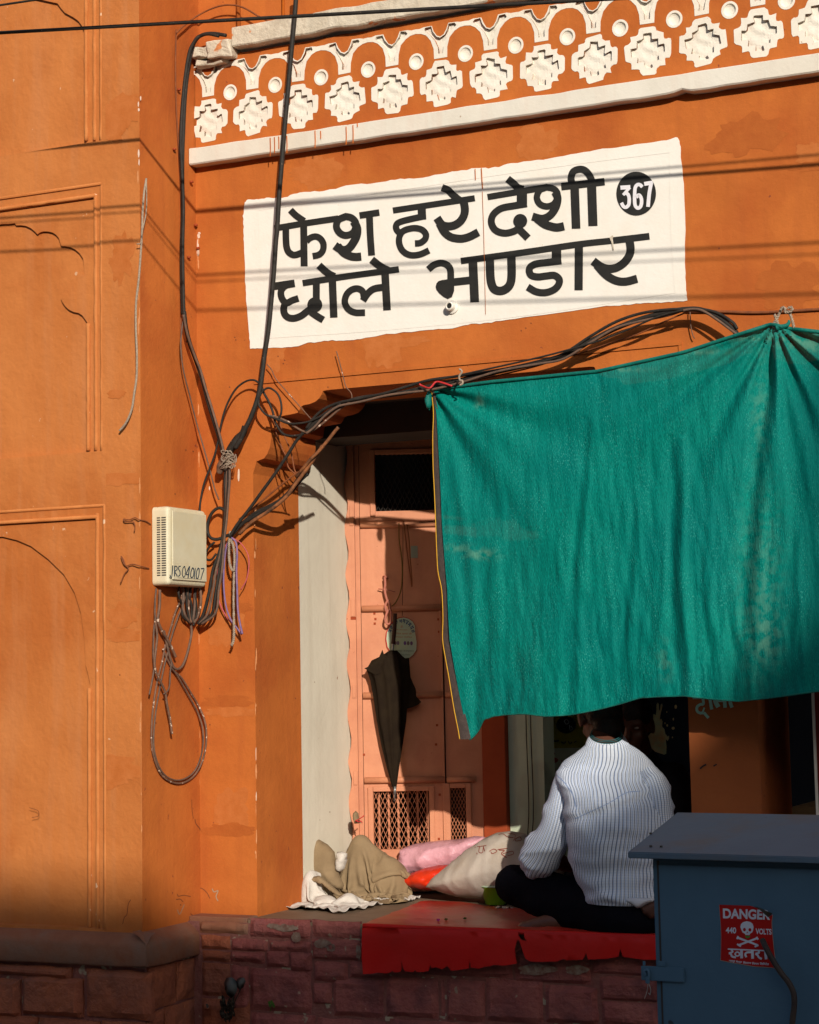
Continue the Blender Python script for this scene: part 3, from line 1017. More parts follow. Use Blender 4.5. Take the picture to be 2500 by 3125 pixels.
# shop platform: red painted stones, slab edge and floor
ypf = -.10
plinth = box('platform', (XR, ypf + .008, 0.1), (2.2, .05, FL - .012), MORTAR, B)
SR = REDSTONE
rows = [
    # slab edge under the floor (px0, px1, py0, py1, material)
    (606, 755, 2815, 2850, DUSTY), (762, 945, 2806, 2862, SR), (952, 1098, 2812, 2862, SR),
    (612, 700, 2856, 2898, ORSTONE), (704, 815, 2866, 2902, SR), (820, 945, 2872, 2905, SR), (950, 1100, 2868, 2930, SR),
    (616, 700, 2902, 2934, ORSTONE), (703, 806, 2906, 2938, SR), (811, 880, 2904, 2952, SR), (885, 950, 2907, 2966, SR), (957, 1060, 2936, 2996, SR), (1066, 1180, 2936, 2985, SR),
    (615, 700, 2940, 3040, ORSTONE), (705, 757, 2946, 3086, SR), (762, 948, 2958, 3088, SR), (955, 1010, 3002, 3064, SR), (1016, 1168, 2988, 3104, SR), (1178, 1335, 2984, 3106, SR),
    (1345, 1355, 2990, 3100, SR), (1362, 1478, 2992, 3118, SR), (1483, 1655, 2990, 3122, SR), (1664, 1822, 3010, 3124, SR), (1830, 2010, 2985, 3055, SR), (1836, 2010, 3060, 3130, SR),
    (1190, 1560, 2880, 2978, SR), (1570, 1800, 2900, 3000, SR), (1808, 2120, 2905, 2978, SR),
    (615, 760, 3050, 3200, ORSTONE), (765, 960, 3096, 3220, SR), (968, 1180, 3112, 3240, SR), (1188, 1400, 3116, 3240, SR), (1410, 1650, 3130, 3250, SR), (1660, 1900, 3132, 3250, SR), (1910, 2200, 3140, 3250, SR),
    (2022, 2250, 2985, 3120, SR), (2262, 2520, 2990, 3130, SR), (2130, 2500, 2880, 2975, SR)]
for (a, b_, c_, d_, M_) in rows:
    sid += 1
    q = pstone(a, b_, c_, d_, yf=ypf)
    stone('stone', *q, ypf, .02, M_, plinth, sid, .008, nx=12, nz=7)
LIME = mat('faded_lime', (0.26, 0.20, 0.15, 1), (0.16, 0.07, 0.05, 1), 60, bump=.5, bscale=60)
# lime patches left on the stones
for k, (cx_, cy_, rx_, ry_) in enumerate([(875, 2832, 34, 11), (905, 2860, 14, 16), (985, 2880, 26, 14), (1010, 2892, 14, 12), (1640, 2958, 58, 17), (1760, 2960, 36, 14), (835, 2826, 20, 8), (1095, 2905, 8, 22)]):
    pts = []
    for i in range(26):
        t = 2 * math.pi * i / 26
        rr = 1 + .5 * noise.noise(Vector((math.cos(t) * 2.2, math.sin(t) * 2.2, k * 4.0)))
        pts.append((cx_ + rx_ * rr * math.cos(t), cy_ + ry_ * rr * math.sin(t)))
    flat_poly('lime_patch', pts, lambda x, y: (x, y), lambda a, b: at(a, b, ypf - .012), LIME, plinth)
# floor of the shop, running back under the goods
vs = [(XR + .3, -.115, FL), (2.2, -.115, FL), (2.2, 3.0, FL), (XR + .0, 3.0, FL), (XR + .24, .05, FL), (XR + .2, -.09, FL)]
bm = bmesh.new()
pl_ = [(at(757, 2806, -.09).x, -.09), (2.2, -.13), (2.2, 3.0), (XL - .45, 3.0), (XL - .45, .36), (XL - .02, .3), (XL - .02, -.02)]
tp = [bm.verts.new((x, y, FL)) for x, y in pl_]
bt = [bm.verts.new((x, y, FL - .03)) for x, y in pl_]
bm.faces.new(tp)
bm.faces.new(list(reversed(bt)))
for i in range(len(pl_)):
    bm.faces.new((tp[i], tp[(i + 1) % len(pl_)], bt[(i + 1) % len(pl_)], bt[i]))
bm_obj('shop_floor', bm, FLOORM, B)

# plaster skirt where the wall meets the platform
box('plaster_skirt', (XR + .001, -.085, FL - .02), (at(757, 2806, -.085).x - .004, -.002, FL + .006), DUSTY, B, .003)

# --- inside the opening: white jamb, lintel, ceiling, back rooms
YJ = .36
vs = []
box('jamb_reveal', (XL - .3, YJ + .0005, FL - .02), (XL - .003, .80, 3.3), JAMB_W, B)
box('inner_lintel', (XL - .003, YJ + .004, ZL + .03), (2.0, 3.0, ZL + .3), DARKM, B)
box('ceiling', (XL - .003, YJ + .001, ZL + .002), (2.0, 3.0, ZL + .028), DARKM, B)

box('added_shade_box', (XL - .0025, .44, at(1200, 1322, .44).z), (XRR + .002, .70, ZL + .0015), DARKM, B)  # added dark box; keeps sky light off the door top and stands for shade

# door, standing on a slant at the left of the opening
ANG = R(22)
DN = Vector((math.sin(ANG), -math.cos(ANG), 0))      # towards the street
DD = Vector((math.cos(ANG), math.sin(ANG), 0))       # along the door
P0 = at(1105, 2000, .80)
P0.z = 0
def dl(px, py, lift=0.0):
    return atp(px, py, P0 + DN * lift, DN)
def dloc(px, py):
    p = dl(px, py)
    return ((p - P0).dot(DD), p.z)
door = empty('door', (P0.x, P0.y, FL), None, None)
door.parent = B
door.matrix_parent_inverse = Matrix.Translation(B.location).inverted()
def dbox(name, s0, s1, z0, z1, t0, t1, M, bev=0.0, parent=None):
    """box in door space: s along the leaf, z up, t out of the face"""
    bm = bmesh.new()
    vv = bm_box(bm, (s0, t0, z0), (s1, t1, z1), bev)
    for v in bm.verts:
        v.co = P0 + DD * v.co.x + DN * v.co.y + Vector((0, 0, v.co.z))
    return bm_obj(name, bm, M, parent or door)
S1 = dloc(1352, 2000)[0]
S2 = dloc(1470, 2200)[0]
def dz(px, py):
    return dloc(px, py)[1]
zg0, zg1 = dz(1215, 2592), dz(1215, 2415)
gs0, gs1 = dloc(1141, 2500)[0], dloc(1311, 2500)[0]
hs0, hs1 = dloc(1376, 2500)[0], dloc(1423, 2500)[0]
hz1 = dz(1400, 2405)
zw0, zw1 = dz(1250, 1558), dz(1250, 1385)
ws0, ws1 = dloc(1145, 1450)[0], dloc(1330, 1450)[0]
Ztop = ZL + .02
def dplate(name, outer, holes, t, depth, M):
    V, Fc = cdt([Vector(p) for p in outer], [[Vector(p) for p in h] for h in holes])
    vs = [P0 + DD * v.x + DN * t + Vector((0, 0, v.y)) for v in V]
    fs = list(Fc)
    for h in list(holes) + [outer]:
        o = len(vs)
        k = len(h)
        vs += [P0 + DD * p[0] + DN * t + Vector((0, 0, p[1])) for p in h] + [P0 + DD * p[0] + DN * (t - depth) + Vector((0, 0, p[1])) for p in h]
        fs += [(o + i, o + (i + 1) % k, o + k + (i + 1) % k, o + k + i) for i in range(k)]
    return mesh(name, vs, fs, M, door)
rc = lambda a, b, c, d: [(a, c), (b, c), (b, d), (a, d)]
dplate('leaf', rc(0, S1 - .004, FL + .01, Ztop), [rc(gs0, gs1, zg0, zg1), rc(ws0, ws1, zw0, zw1)], 0, .03, DOORM)
dplate('leaf', rc(S1 + .004, S2, FL + .01, Ztop), [rc(hs0, hs1, zg0, hz1)], .0, .03, DOORM)
# raised frames round the grilles
for a, b, c_, d_ in ((gs0, gs1, zg0, zg1), (hs0, hs1, zg0, hz1), (ws0, ws1, zw0, zw1)):
    t_ = .010
    dbox('grille_frame', a - .022, a - .001, c_ - .02, d_ + .02, .001, t_, DOORM, .002)
    dbox('grille_frame', b + .001, b + .022, c_ - .02, d_ + .02, .001, t_, DOORM, .002)
    dbox('grille_frame', a - .0005, b + .0005, d_ + .0005, d_ + .02, .001, t_ - .001, DOORM, .002)
def grille(name, a, b, c_, d_, cell, M):
    """expanded metal: crossing strands, real wire"""
    paths = []
    hgt = cell * 2.1
    nx_ = int((b - a) / cell)
    nz_ = int((d_ - c_) / (hgt / 2))
    for i in range(nx_ + 1):
        for sgn in (1, -1):
            pts = []
            for j in range(nz_ + 2):
                off = (cell / 2 if j % 2 else 0) * sgn
                pts.append(P0 + DD * (a + i * cell + (off if i * cell + off + a < b else 0)) + DN * (-.012 + .001 * sgn) + Vector((0, 0, min(d_, c_ + j * hgt / 2))))
            paths.append((pts, .0014))
    V, Fc = [], []
    for pts, r_ in paths:
        v, f = tube_data(pts, r_, 4, False)
        o_ = len(V)
        V += v
        Fc += [tuple(i + o_ for i in q) for q in f]
    o_ = mesh(name, V, Fc, M, door)
    return o_
grille('grille', gs0, gs1, zg0, zg1, .0185, DOORM)
grille('grille', hs0, hs1, zg0, hz1, .0135, DOORM)
grille('grille', ws0, ws1, zw0, zw1, .02, DARKM)
for k in range(6):
    s = gs0 + .02 + k * (gs1 - gs0 - .03) / 5
    dbox('bar', s - .004, s + .004, zg0, zg1, -.045, -.035, DOORM)
# round battens
for py_, both in ((1600, 0), (1856, 0), (2121, 1), (2380, 1)):
    z_ = dz(1220, py_)
    v_ = [P0 + DD * .003 + DN * .006 + Vector((0, 0, z_)), P0 + DD * (S1 - .004) + DN * .006 + Vector((0, 0, z_))]
    tubes('batten', [(v_, .0135)], DOORM, door, 10)
    if both:
        v_ = [P0 + DD * (S1 + .006) + DN * .006 + Vector((0, 0, z_ - .002)), P0 + DD * (S2 - .03) + DN * .006 + Vector((0, 0, z_ - .002))]
        tubes('batten', [(v_, .012)], DOORM, door, 10)
dbox('meeting_strip', S1 - .012, S1 - .001, FL + .02, Ztop - .02, .001, .010, DOORM, .002)
# screws and old holes
for px_, py_ in [(1143, 1872), (1146, 1889), (1144, 1903), (1338, 1890), (1340, 1928), (1334, 2213), (1331, 2272), (1111, 2303), (1340, 2560), (1342, 2425)]:
    s, z_ = dloc(px_, py_)
    dbox('screw', s - .0045, s + .0045, z_ - .0045, z_ + .0045, .0005, .003, BROWNP, .001)
# frame post with a ragged left edge
fs0 = dloc(1058, 2000)[0]
ol = []
for i in range(60):
    z_ = FL + (Ztop - FL) * i / 59
    ol.append((fs0 + .008 + .008 * math.sin(z_ * 33 + 2 * noise.noise(Vector((z_ * 4, 0, 0)))) , z_))
ol += [(-.022, Ztop), (-.022, FL)]
V, Fc = cdt([Vector(p) for p in ol], [])
k = len(ol)
vs = [P0 + DD * p.x + DN * .012 + Vector((0, 0, p.y)) for p in V]
fs = list(Fc)
o = len(vs)
vs += [P0 + DD * p[0] + DN * .012 + Vector((0, 0, p[1])) for p in ol] + [P0 + DD * p[0] + DN * -.02 + Vector((0, 0, p[1])) for p in ol]
fs += [(o + i, o + (i + 1) % k, o + k + (i + 1) % k, o + k + i) for i in range(k)]
mesh('door_frame', vs, fs, DOORM, door)
dbox('door_frame', -.021, -.002, FL, Ztop, -.02, .002, DOORM)
for a, b in ((1545, 1605), (1828, 1882), (2091, 2130), (2352, 2395), (1330, 1380)):
    dbox('hinge', fs0 + .022, -.026, dz(1075, b), dz(1075, a), .0125, .0165, DOORM, .001)
s, z_ = dloc(1080, 1887)
dbox('hinge_slot', s - .012, s + .010, z_ - .006, z_ + .006, .0125, .0135, BROWNP)
pl_o = dbox('number_plate', dloc(1254, 1684)[0], dloc(1275, 1684)[0], dz(1265, 1703), dz(1265, 1666), .001, .003, PLATEM)
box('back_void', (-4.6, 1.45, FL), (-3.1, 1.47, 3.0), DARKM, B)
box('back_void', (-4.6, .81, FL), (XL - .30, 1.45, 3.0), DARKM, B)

# brown post, whitish wall tinted with the net's light and the dim shop behind
E2 = P0 + DD * S2
yp1 = .97
xa, xb_ = at(1473, 2400, yp1).x, at(1545, 2400, yp1).x
box('post', (xa, yp1, FL), (xb_, yp1 + .12, Ztop), BROWNP, B, .004)
xc = at(1662, 2400, yp1 + .03).x
for px_ in (1604, 1618):
    tubes('wall_wire', [([at(px_ + dx_, y_, yp1 + .02) for dx_, y_ in ((0, 2100), (3, 2250), (8, 2380), (10, 2480), (6, 2560), (4, 2640))], .0022)], CABLEM, B, 6)
box('tinted_wall', (xb_ + .002, yp1 + .03, FL), (xc, yp1 + .15, Ztop), TINTW, B)
YBK = 1.75
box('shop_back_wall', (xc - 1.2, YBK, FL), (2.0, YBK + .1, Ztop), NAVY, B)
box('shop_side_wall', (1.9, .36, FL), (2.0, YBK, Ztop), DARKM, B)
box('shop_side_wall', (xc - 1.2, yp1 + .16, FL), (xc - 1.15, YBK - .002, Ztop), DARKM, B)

# pillar between the bays: the wall's own face is at 0, so this is its darker lower coat
box('pillar', (XRR - .0025, -.0035, FL), (XRR + shift - (XRR - XL) + .0025, .40, 1.93), PILLARM, B)
box('inner_shelf', (at(2418, 2470, .9).x, .9, at(2450, 2495, .9).z - .1), (0.2, 1.3, at(2450, 2462, .9).z), mat('pale_wood_counter', (0.20, 0.13, 0.06, 1), (0.15, 0.095, 0.045, 1), 8), B)
pr = at(2493, 2300, .02)
box('red_door_edge', (pr.x, .02, FL), (pr.x + .05, .30, ZL - .001), mat('dark_red_paint', (0.18, 0.02, 0.012, 1)), B)
box('white_door_edge', (pr.x - .010, .018, FL), (pr.x - .001, .03, ZL - .001), WHITE, B)

# ================================================================ painted signboard on the wall
sg = empty('painted_sign', at(1420, 760), 'white rectangle painted on the orange wall with black Hindi lettering and the number 367', 'sign')
YS = -.0015
def ident(x, y):
    return (x, y)
def TA(x, y): return (800 + x / 4.3125, 600 + y / 4.3125)
def TB(x, y): return (1160 + x / 4.3125, 550 + y / 4.3125)
def TC(x, y): return (1440 + x / 4.3125, 480 + y / 4.3125)
def TD(x, y): return (1240 + x / 4.3125, 680 + y / 4.3125)
def TE(x, y): return (1600 + x / 4.3125, 600 + y / 4.3125)
def TF(x, y): return (1840 + x / 8.625, 480 + y / 8.625)
edge = [(747, 618), (756, 609), (790, 607), (830, 604), (868, 603), (917, 587), (990, 583), (1074, 563), (1150, 558), (1222, 546), (1290, 543), (1380, 524), (1456, 513), (1500, 514), (1560, 498), (1660, 487), (1761, 468), (1860, 452),
        (1960, 440), (2035, 428), (2068, 418), (2076, 440), (2078, 480), (2086, 560), (2092, 680), (2090, 800), (2094, 880), (2097, 918), (2040, 921), (1980, 925), (1917, 930), (1850, 934), (1720, 953), (1570, 972), (1500, 985), (1440, 988), (1380, 1002),
        (1309, 1007), (1180, 1020), (1100, 1036), (1048, 1039), (990, 1040), (940, 1046), (909, 1057), (860, 1061), (800, 1063), (764, 1064), (760, 1010), (752, 922), (749, 860), (745, 748), (744, 700), (743, 661)]
ed = []
for i, (x, y) in enumerate(edge):
    x2, y2 = edge[(i + 1) % len(edge)]
    for k in range(5):
        t = k / 5
        q = noise.noise_vector(Vector(((x + (x2 - x) * t) * .11, (y + (y2 - y) * t) * .11, 3)))
        ed.append(tuple(xz(x + (x2 - x) * t + q.x * 3, y + (y2 - y) * t + q.y * 4, YS)))
plate('white_field', ed, [], YS - .001, .003, SIGNW, sg)
# thin raised border moulding
bp = [(790, 640), (1200, 582), (1500, 536), (1800, 494), (2045, 464), (2050, 700), (2062, 892)]
bl = [(790, 640), (797, 840), (800, 1032)]
bt_ = [(800, 1032), (1200, 1004), (1600, 962), (2062, 892)]
for q in (bp[:5], bp[4:], bl, bt_):
    strokes('border_moulding', [(q, 5.0)], ident, lambda a, b: at(a, b, YS), SIGNW, sg, lift=.0020)
    V = []
words_ = [
 ('TA', [([(168, 420), (560, 355), (1010, 288)], 82), ([(378, 178), (440, 240), (500, 285), (560, 325)], 88), ([(318, 430), (320, 560), (328, 660), (352, 725), (400, 764), (450, 768), (500, 752), (540, 735)], 88),
         ([(553, 350), (560, 918)], 92), ([(590, 590), (630, 552), (680, 530), (730, 530), (780, 562), (812, 620), (812, 690), (785, 742), (740, 772), (672, 785)], 84),
         ([(1108, 262), (1180, 280), (1232, 330), (1240, 400), (1200, 480), (1110, 512), (1030, 480), (985, 400), (1010, 310), (1108, 262)], (92, True)),
         ([(1215, 330), (1258, 420), (1250, 520), (1205, 610), (1150, 680), (1090, 705), (1030, 690), (965, 645)], 108), ([(1000, 650), (1080, 740), (1170, 785), (1240, 795), (1312, 790)], 106),
         ([(1290, 250), (1550, 210)], 84), ([(1420, 240), (1430, 500), (1449, 775)], 90)]),
 ('TB', [([(175, 400), (1252, 238)], 80), ([(552, 340), (560, 520)], 108), ([(600, 472), (430, 508), (300, 540), (235, 570), (215, 615), (232, 665), (285, 715)], 84),
         ([(255, 720), (320, 665), (400, 638), (480, 632), (560, 655), (608, 710), (602, 770), (560, 812), (520, 830), (465, 833)], 84),
         ([(285, 690), (258, 760), (260, 840), (295, 920), (360, 972), (440, 990), (540, 975), (650, 925)], 84),
         ([(820, 98), (900, 130), (960, 190), (1060, 270)], 92), ([(1100, 250), (1122, 370), (1112, 460), (1065, 540), (990, 592), (900, 608), (820, 585), (755, 497)], 106),
         ([(790, 570), (850, 680), (930, 745), (1020, 768), (1100, 768), (1190, 742), (1300, 685)], 104)]),
 ('TC', [([(212, 525), (1000, 392)], 82), ([(475, 285), (550, 345), (610, 400), (680, 425)], 98), ([(665, 450), (665, 640)], 136), ([(730, 612), (560, 640), (420, 665), (340, 705), (280, 770), (262, 850), (290, 930), (350, 980), (450, 1000), (560, 975), (630, 930)], 92),
         ([(610, 930), (680, 1000), (745, 1065)], 98),
         ([(993, 395), (1080, 415), (1130, 470), (1130, 540), (1080, 620), (990, 648), (900, 615), (862, 530), (900, 435), (993, 395)], (84, True)),
         ([(1105, 460), (1135, 540), (1115, 650), (1060, 740), (1000, 790), (930, 810), (870, 800), (802, 780)], 104), ([(860, 805), (960, 880), (1050, 912), (1130, 925), (1220, 908)], 108)]),
 ('TC', [([(1182, 388), (1752, 322)], 98), ([(1322, 350), (1312, 270), (1338, 195), (1400, 162), (1475, 165), (1535, 215), (1575, 285), (1590, 350)], 92), ([(1358, 400), (1378, 940)], 113), ([(1580, 320), (1600, 905)], 120)]),
 ('TA', [([(160, 1182), (435, 1142)], 100), ([(420, 1150), (320, 1172), (262, 1230), (255, 1300), (285, 1370), (335, 1400), (400, 1368), (485, 1340)], 88),
         ([(320, 1390), (292, 1460), (300, 1540), (350, 1592), (430, 1602), (520, 1570), (600, 1510), (660, 1470)], 92), ([(720, 1130), (720, 1360)], 92), ([(650, 1520), (720, 1570), (812, 1625)], 92),
         ([(540, 1140), (1050, 1060), (1500, 998), (1807, 957)], 82), ([(755, 905), (830, 975), (890, 1020), (960, 1055)], 96), ([(930, 1060), (951, 1592)], 98),
         ([(1362, 1528), (1230, 1526), (1140, 1480), (1096, 1390), (1120, 1290), (1190, 1225), (1270, 1212), (1330, 1250), (1350, 1330)], 86),
         ([(1335, 1370), (1400, 1275), (1480, 1215), (1610, 1192)], 90), ([(1625, 1000), (1652, 1495)], 100), ([(1450, 830), (1530, 895), (1590, 935), (1680, 980)], 98)]),
 ('TD', [([(295, 615), (370, 555), (460, 530), (540, 555), (585, 620), (590, 760), (590, 900)], 90), ([(590, 785), (850, 757)], 100), ([(880, 470), (906, 1045)], 116),
         ([(1105, 480), (1110, 660), (1122, 780), (1160, 870), (1240, 898), (1320, 870), (1375, 800), (1392, 680), (1388, 440)], 112)]),
 ('TE', [([(-829, 849), (0, 735), (700, 632), (1150, 582)], 84), ([(1175, 580), (1652, 523)], 88), ([(430, 700), (430, 870)], 124), ([(494, 845), (300, 868), (150, 890), (75, 945), (90, 1030), (180, 1058), (300, 1045), (400, 1038), (465, 1090), (455, 1165), (390, 1230), (280, 1265), (160, 1252), (50, 1190)], 94),
         ([(725, 640), (721, 1232)], 108), ([(1388, 560), (1405, 690), (1385, 780), (1320, 870), (1220, 935), (1110, 952), (1010, 920), (912, 848)], 108), ([(960, 900), (1080, 1030), (1210, 1105), (1340, 1120), (1492, 1082)], 106)]),
]
TT = dict(TA=TA, TB=TB, TC=TC, TD=TD, TE=TE)
for k, (tn, ls) in enumerate(words_):
    o = strokes('lettering', ls, TT[tn], lambda a, b: at(a, b, YS), BLACKP, sg, lift=.0030)
for tn, pts in (('TC', disc_pts(645, 840, 92, 92)), ('TA', disc_pts(702, 1425, 98, 98)),
                ('TD', [(395, 840), (405, 800), (430, 770), (480, 755), (590, 740), (640, 780), (637, 900), (610, 975), (555, 1002), (500, 975), (440, 925), (405, 880)])):
    flat_poly('lettering', pts, TT[tn], lambda a, b: at(a, b, YS), BLACKP, sg, lift=.0047)
nd = flat_poly('number_disc', disc_pts(885, 960, 522, 577, 48), TF, lambda a, b: at(a, b, YS), BLACKP, sg, lift=.003)
for ls in ([([(475, 808), (735, 790)], 108), ([(722, 800), (545, 1000)], 78), ([(590, 950), (665, 975), (700, 1050), (706, 1150), (690, 1260), (625, 1322), (555, 1300), (500, 1205)], 92)],
           [([(1050, 790), (990, 732), (920, 730), (866, 800), (850, 950), (848, 1150), (865, 1280), (930, 1345), (1000, 1305), (1030, 1200), (1020, 1080), (960, 1000), (890, 1060)], 92)],
           [([(1100, 710), (1325, 672)], 104), ([(1290, 660), (1235, 950), (1200, 1312)], 96)]):
    strokes('digit', ls, TF, lambda a, b: at(a, b, YS), DIGITW, nd, lift=.0045)
strokes('paint_drip', [([(1474, 585), (1478, 700), (1480, 790)], 1.6), ([(1452, 516), (1453, 550)], 2.6), ([(1471, 514), (1473, 550), (1475, 578)], 3.2), ([(1480, 780), (1482, 860), (1484, 960)], 1.4)], ident, lambda a, b: at(a, b, YS), ORANGE, sg, lift=.0053)
flat_poly('paint_chip', [(1871, 719), (1874, 722), (1871, 734), (1874, 748), (1876, 765), (1872, 762), (1868, 740), (1862, 726)], ident, lambda a, b: at(a, b, YS), STONEW, sg, lift=.0062)

# round pipe mouth under the lettering
pc = at(1382, 938, 0)
pe = empty('pipe_mouth', pc, 'small white round pipe end sticking out below the Hindi lettering', 'pipe')
V, Fc = [], []
prof_p = [(.026, .0), (.025, -.010), (.017, -.014), (.016, -.034), (.0125, -.037), (.010, -.034), (.009, .0), (.0005, .001)]
for r_, y_ in prof_p:
    for k in range(20):
        t = 2 * math.pi * k / 20
        V.append((pc.x + r_ * math.cos(t), y_, pc.z + r_ * math.sin(t)))
for i in range(len(prof_p) - 1):
    for k in range(20):
        Fc.append((i * 20 + k, i * 20 + (k + 1) % 20, (i + 1) * 20 + (k + 1) % 20, (i + 1) * 20 + k))
mesh('flange', V, Fc, SIGNW, pe, False)
mesh('hole', [(pc.x + .0095 * math.cos(2 * math.pi * k / 16), -.030, pc.z + .0095 * math.sin(2 * math.pi * k / 16)) for k in range(16)], [tuple(range(16))], BLACKP, pe)

# ================================================================ green shade net
def netmat():
    m = bpy.data.materials.new('green_shade_net')
    m.use_nodes = True
    t = m.node_tree
    N, L = t.nodes, t.links
    for n in list(N):
        N.remove(n)
    g = N.new('ShaderNodeNewGeometry').outputs['Position']
    uv = N.new('ShaderNodeUVMap').outputs[0]
    def nz(src, sc, mp, det=3):
        q = N.new('ShaderNodeMapping')
        q.inputs['Scale'].default_value = mp
        L.new(src, q.inputs[0])
        x = N.new('ShaderNodeTexNoise')
        x.inputs['Scale'].default_value = sc
        x.inputs['Detail'].default_value = det
        L.new(q.outputs[0], x.inputs['Vector'])
        return x.outputs['Fac']
    def rp(f, a, b, lo=0.0, hi=1.0):
        x = N.new('ShaderNodeMapRange')
        x.inputs['From Min'].default_value = a
        x.inputs['From Max'].default_value = b
        x.inputs['To Min'].default_value = lo
        x.inputs['To Max'].default_value = hi
        L.new(f, x.inputs['Value'])
        return x.outputs[0]
    def mx(f, A, B):
        x = N.new('ShaderNodeMix')
        x.data_type = 'RGBA'
        L.new(f, x.inputs[0])
        for s, v in ((6, A), (7, B)):
            if isinstance(v, tuple):
                x.inputs[s].default_value = v
            else:
                L.new(v, x.inputs[s])
        return x.outputs[2]
    c = mx(rp(nz(uv, 1, (420, 70, 1), 3), .36, .64), (0.0, 0.150, 0.118, 1), (0.001, 0.235, 0.185, 1))
    c = mx(rp(nz(uv, 2.2, (1, 1, 1), 4), .4, .65, 0, .5), c, (0.0, 0.15, 0.14, 1))
    sp = N.new('ShaderNodeMath')
    sp.operation = 'MULTIPLY'
    L.new(rp(nz(uv, 1, (380, 110, 1), 2), .58, .70), sp.inputs[0])
    L.new(rp(nz(uv, 3.0, (6, 1.6, 1), 5), .44, .66, .12, 1), sp.inputs[1])
    c = mx(sp.outputs[0], c, (0.06, 0.42, 0.35, 1))  # weave sparkle painted as lighter flecks in the base colour
    at_ = N.new('ShaderNodeAttribute')
    at_.attribute_name = 'dust'
    du = N.new('ShaderNodeMath')
    du.operation = 'MULTIPLY'
    L.new(at_.outputs['Fac'], du.inputs[0])
    L.new(rp(nz(uv, 30, (1, 1, 1), 3), .42, .58), du.inputs[1])
    c = mx(du.outputs[0], c, (0.07, 0.26, 0.19, 1))
    p = N.new('ShaderNodeBsdfPrincipled')
    p.inputs['Roughness'].default_value = 0.6
    p.inputs['Specular IOR Level'].default_value = 0.06
    L.new(c, p.inputs['Base Color'])
    tr = N.new('ShaderNodeBsdfTranslucent')
    L.new(c, tr.inputs[0])
    ms = N.new('ShaderNodeMixShader')
    ms.inputs[0].default_value = 0.05
    b = N.new('ShaderNodeBump')
    b.inputs['Strength'].default_value = .5
    b.inputs['Distance'].default_value = .006
    h = N.new('ShaderNodeMath')
    h.operation = 'MULTIPLY_ADD'
    L.new(nz(uv, 1, (34, 5.5, 1), 6), h.inputs[0])
    h.inputs[1].default_value = 2.6
    L.new(nz(uv, 1, (300, 40, 1), 2), h.inputs[2])
    L.new(h.outputs[0], b.inputs['Height'])
    L.new(b.outputs[0], p.inputs['Normal'])
    L.new(b.outputs[0], tr.inputs['Normal'])
    L.new(p.outputs[0], ms.inputs[1])
    L.new(tr.outputs[0], ms.inputs[2])
    o = N.new('ShaderNodeOutputMaterial')
    tp = N.new('ShaderNodeBsdfTransparent')
    m2 = N.new('ShaderNodeMixShader')
    m2.inputs[0].default_value = 0.02
    L.new(ms.outputs[0], m2.inputs[1])
    L.new(tp.outputs[0], m2.inputs[2])
    L.new(m2.outputs[0], o.inputs[0])
    return m
NET = netmat()
def poly_at(pts, x):
    for i in range(len(pts) - 1):
        a, b = pts[i], pts[i + 1]
        if a[0] <= x <= b[0]:
            t = (x - a[0]) / (b[0] - a[0])
            return a[1] + (b[1] - a[1]) * t
    return pts[0][1] if x < pts[0][0] else pts[-1][1]
topx = [(1316, 1192), (1500, 1168), (1825, 1136), (2089, 1078), (2255, 1024), (2340, 997), (2364, 991), (2395, 1004), (2500, 1016), (2700, 1050), (3000, 1040)]
botx = [(1428, 2258), (1442, 2246), (1458, 2226), (1470, 2198), (1500, 2186), (1539, 2181), (1600, 2178), (1667, 2186), (1743, 2181), (1830, 2164), (1900, 2146), (1954, 2129), (2029, 2125), (2092, 2124), (2110, 2126), (2180, 2134), (2255, 2140), (2368, 2128), (2500, 2109), (2700, 2085), (3050, 2080)]
lefx = [(1190, 1320), (1260, 1332), (1330, 1336), (1420, 1341), (1500, 1345), (1600, 1349), (1680, 1355), (1745, 1360), (1800, 1365), (1880, 1368), (1950, 1372), (2005, 1381), (2060, 1391), (2110, 1400), (2170, 1412), (2230, 1427), (2258, 1434)]
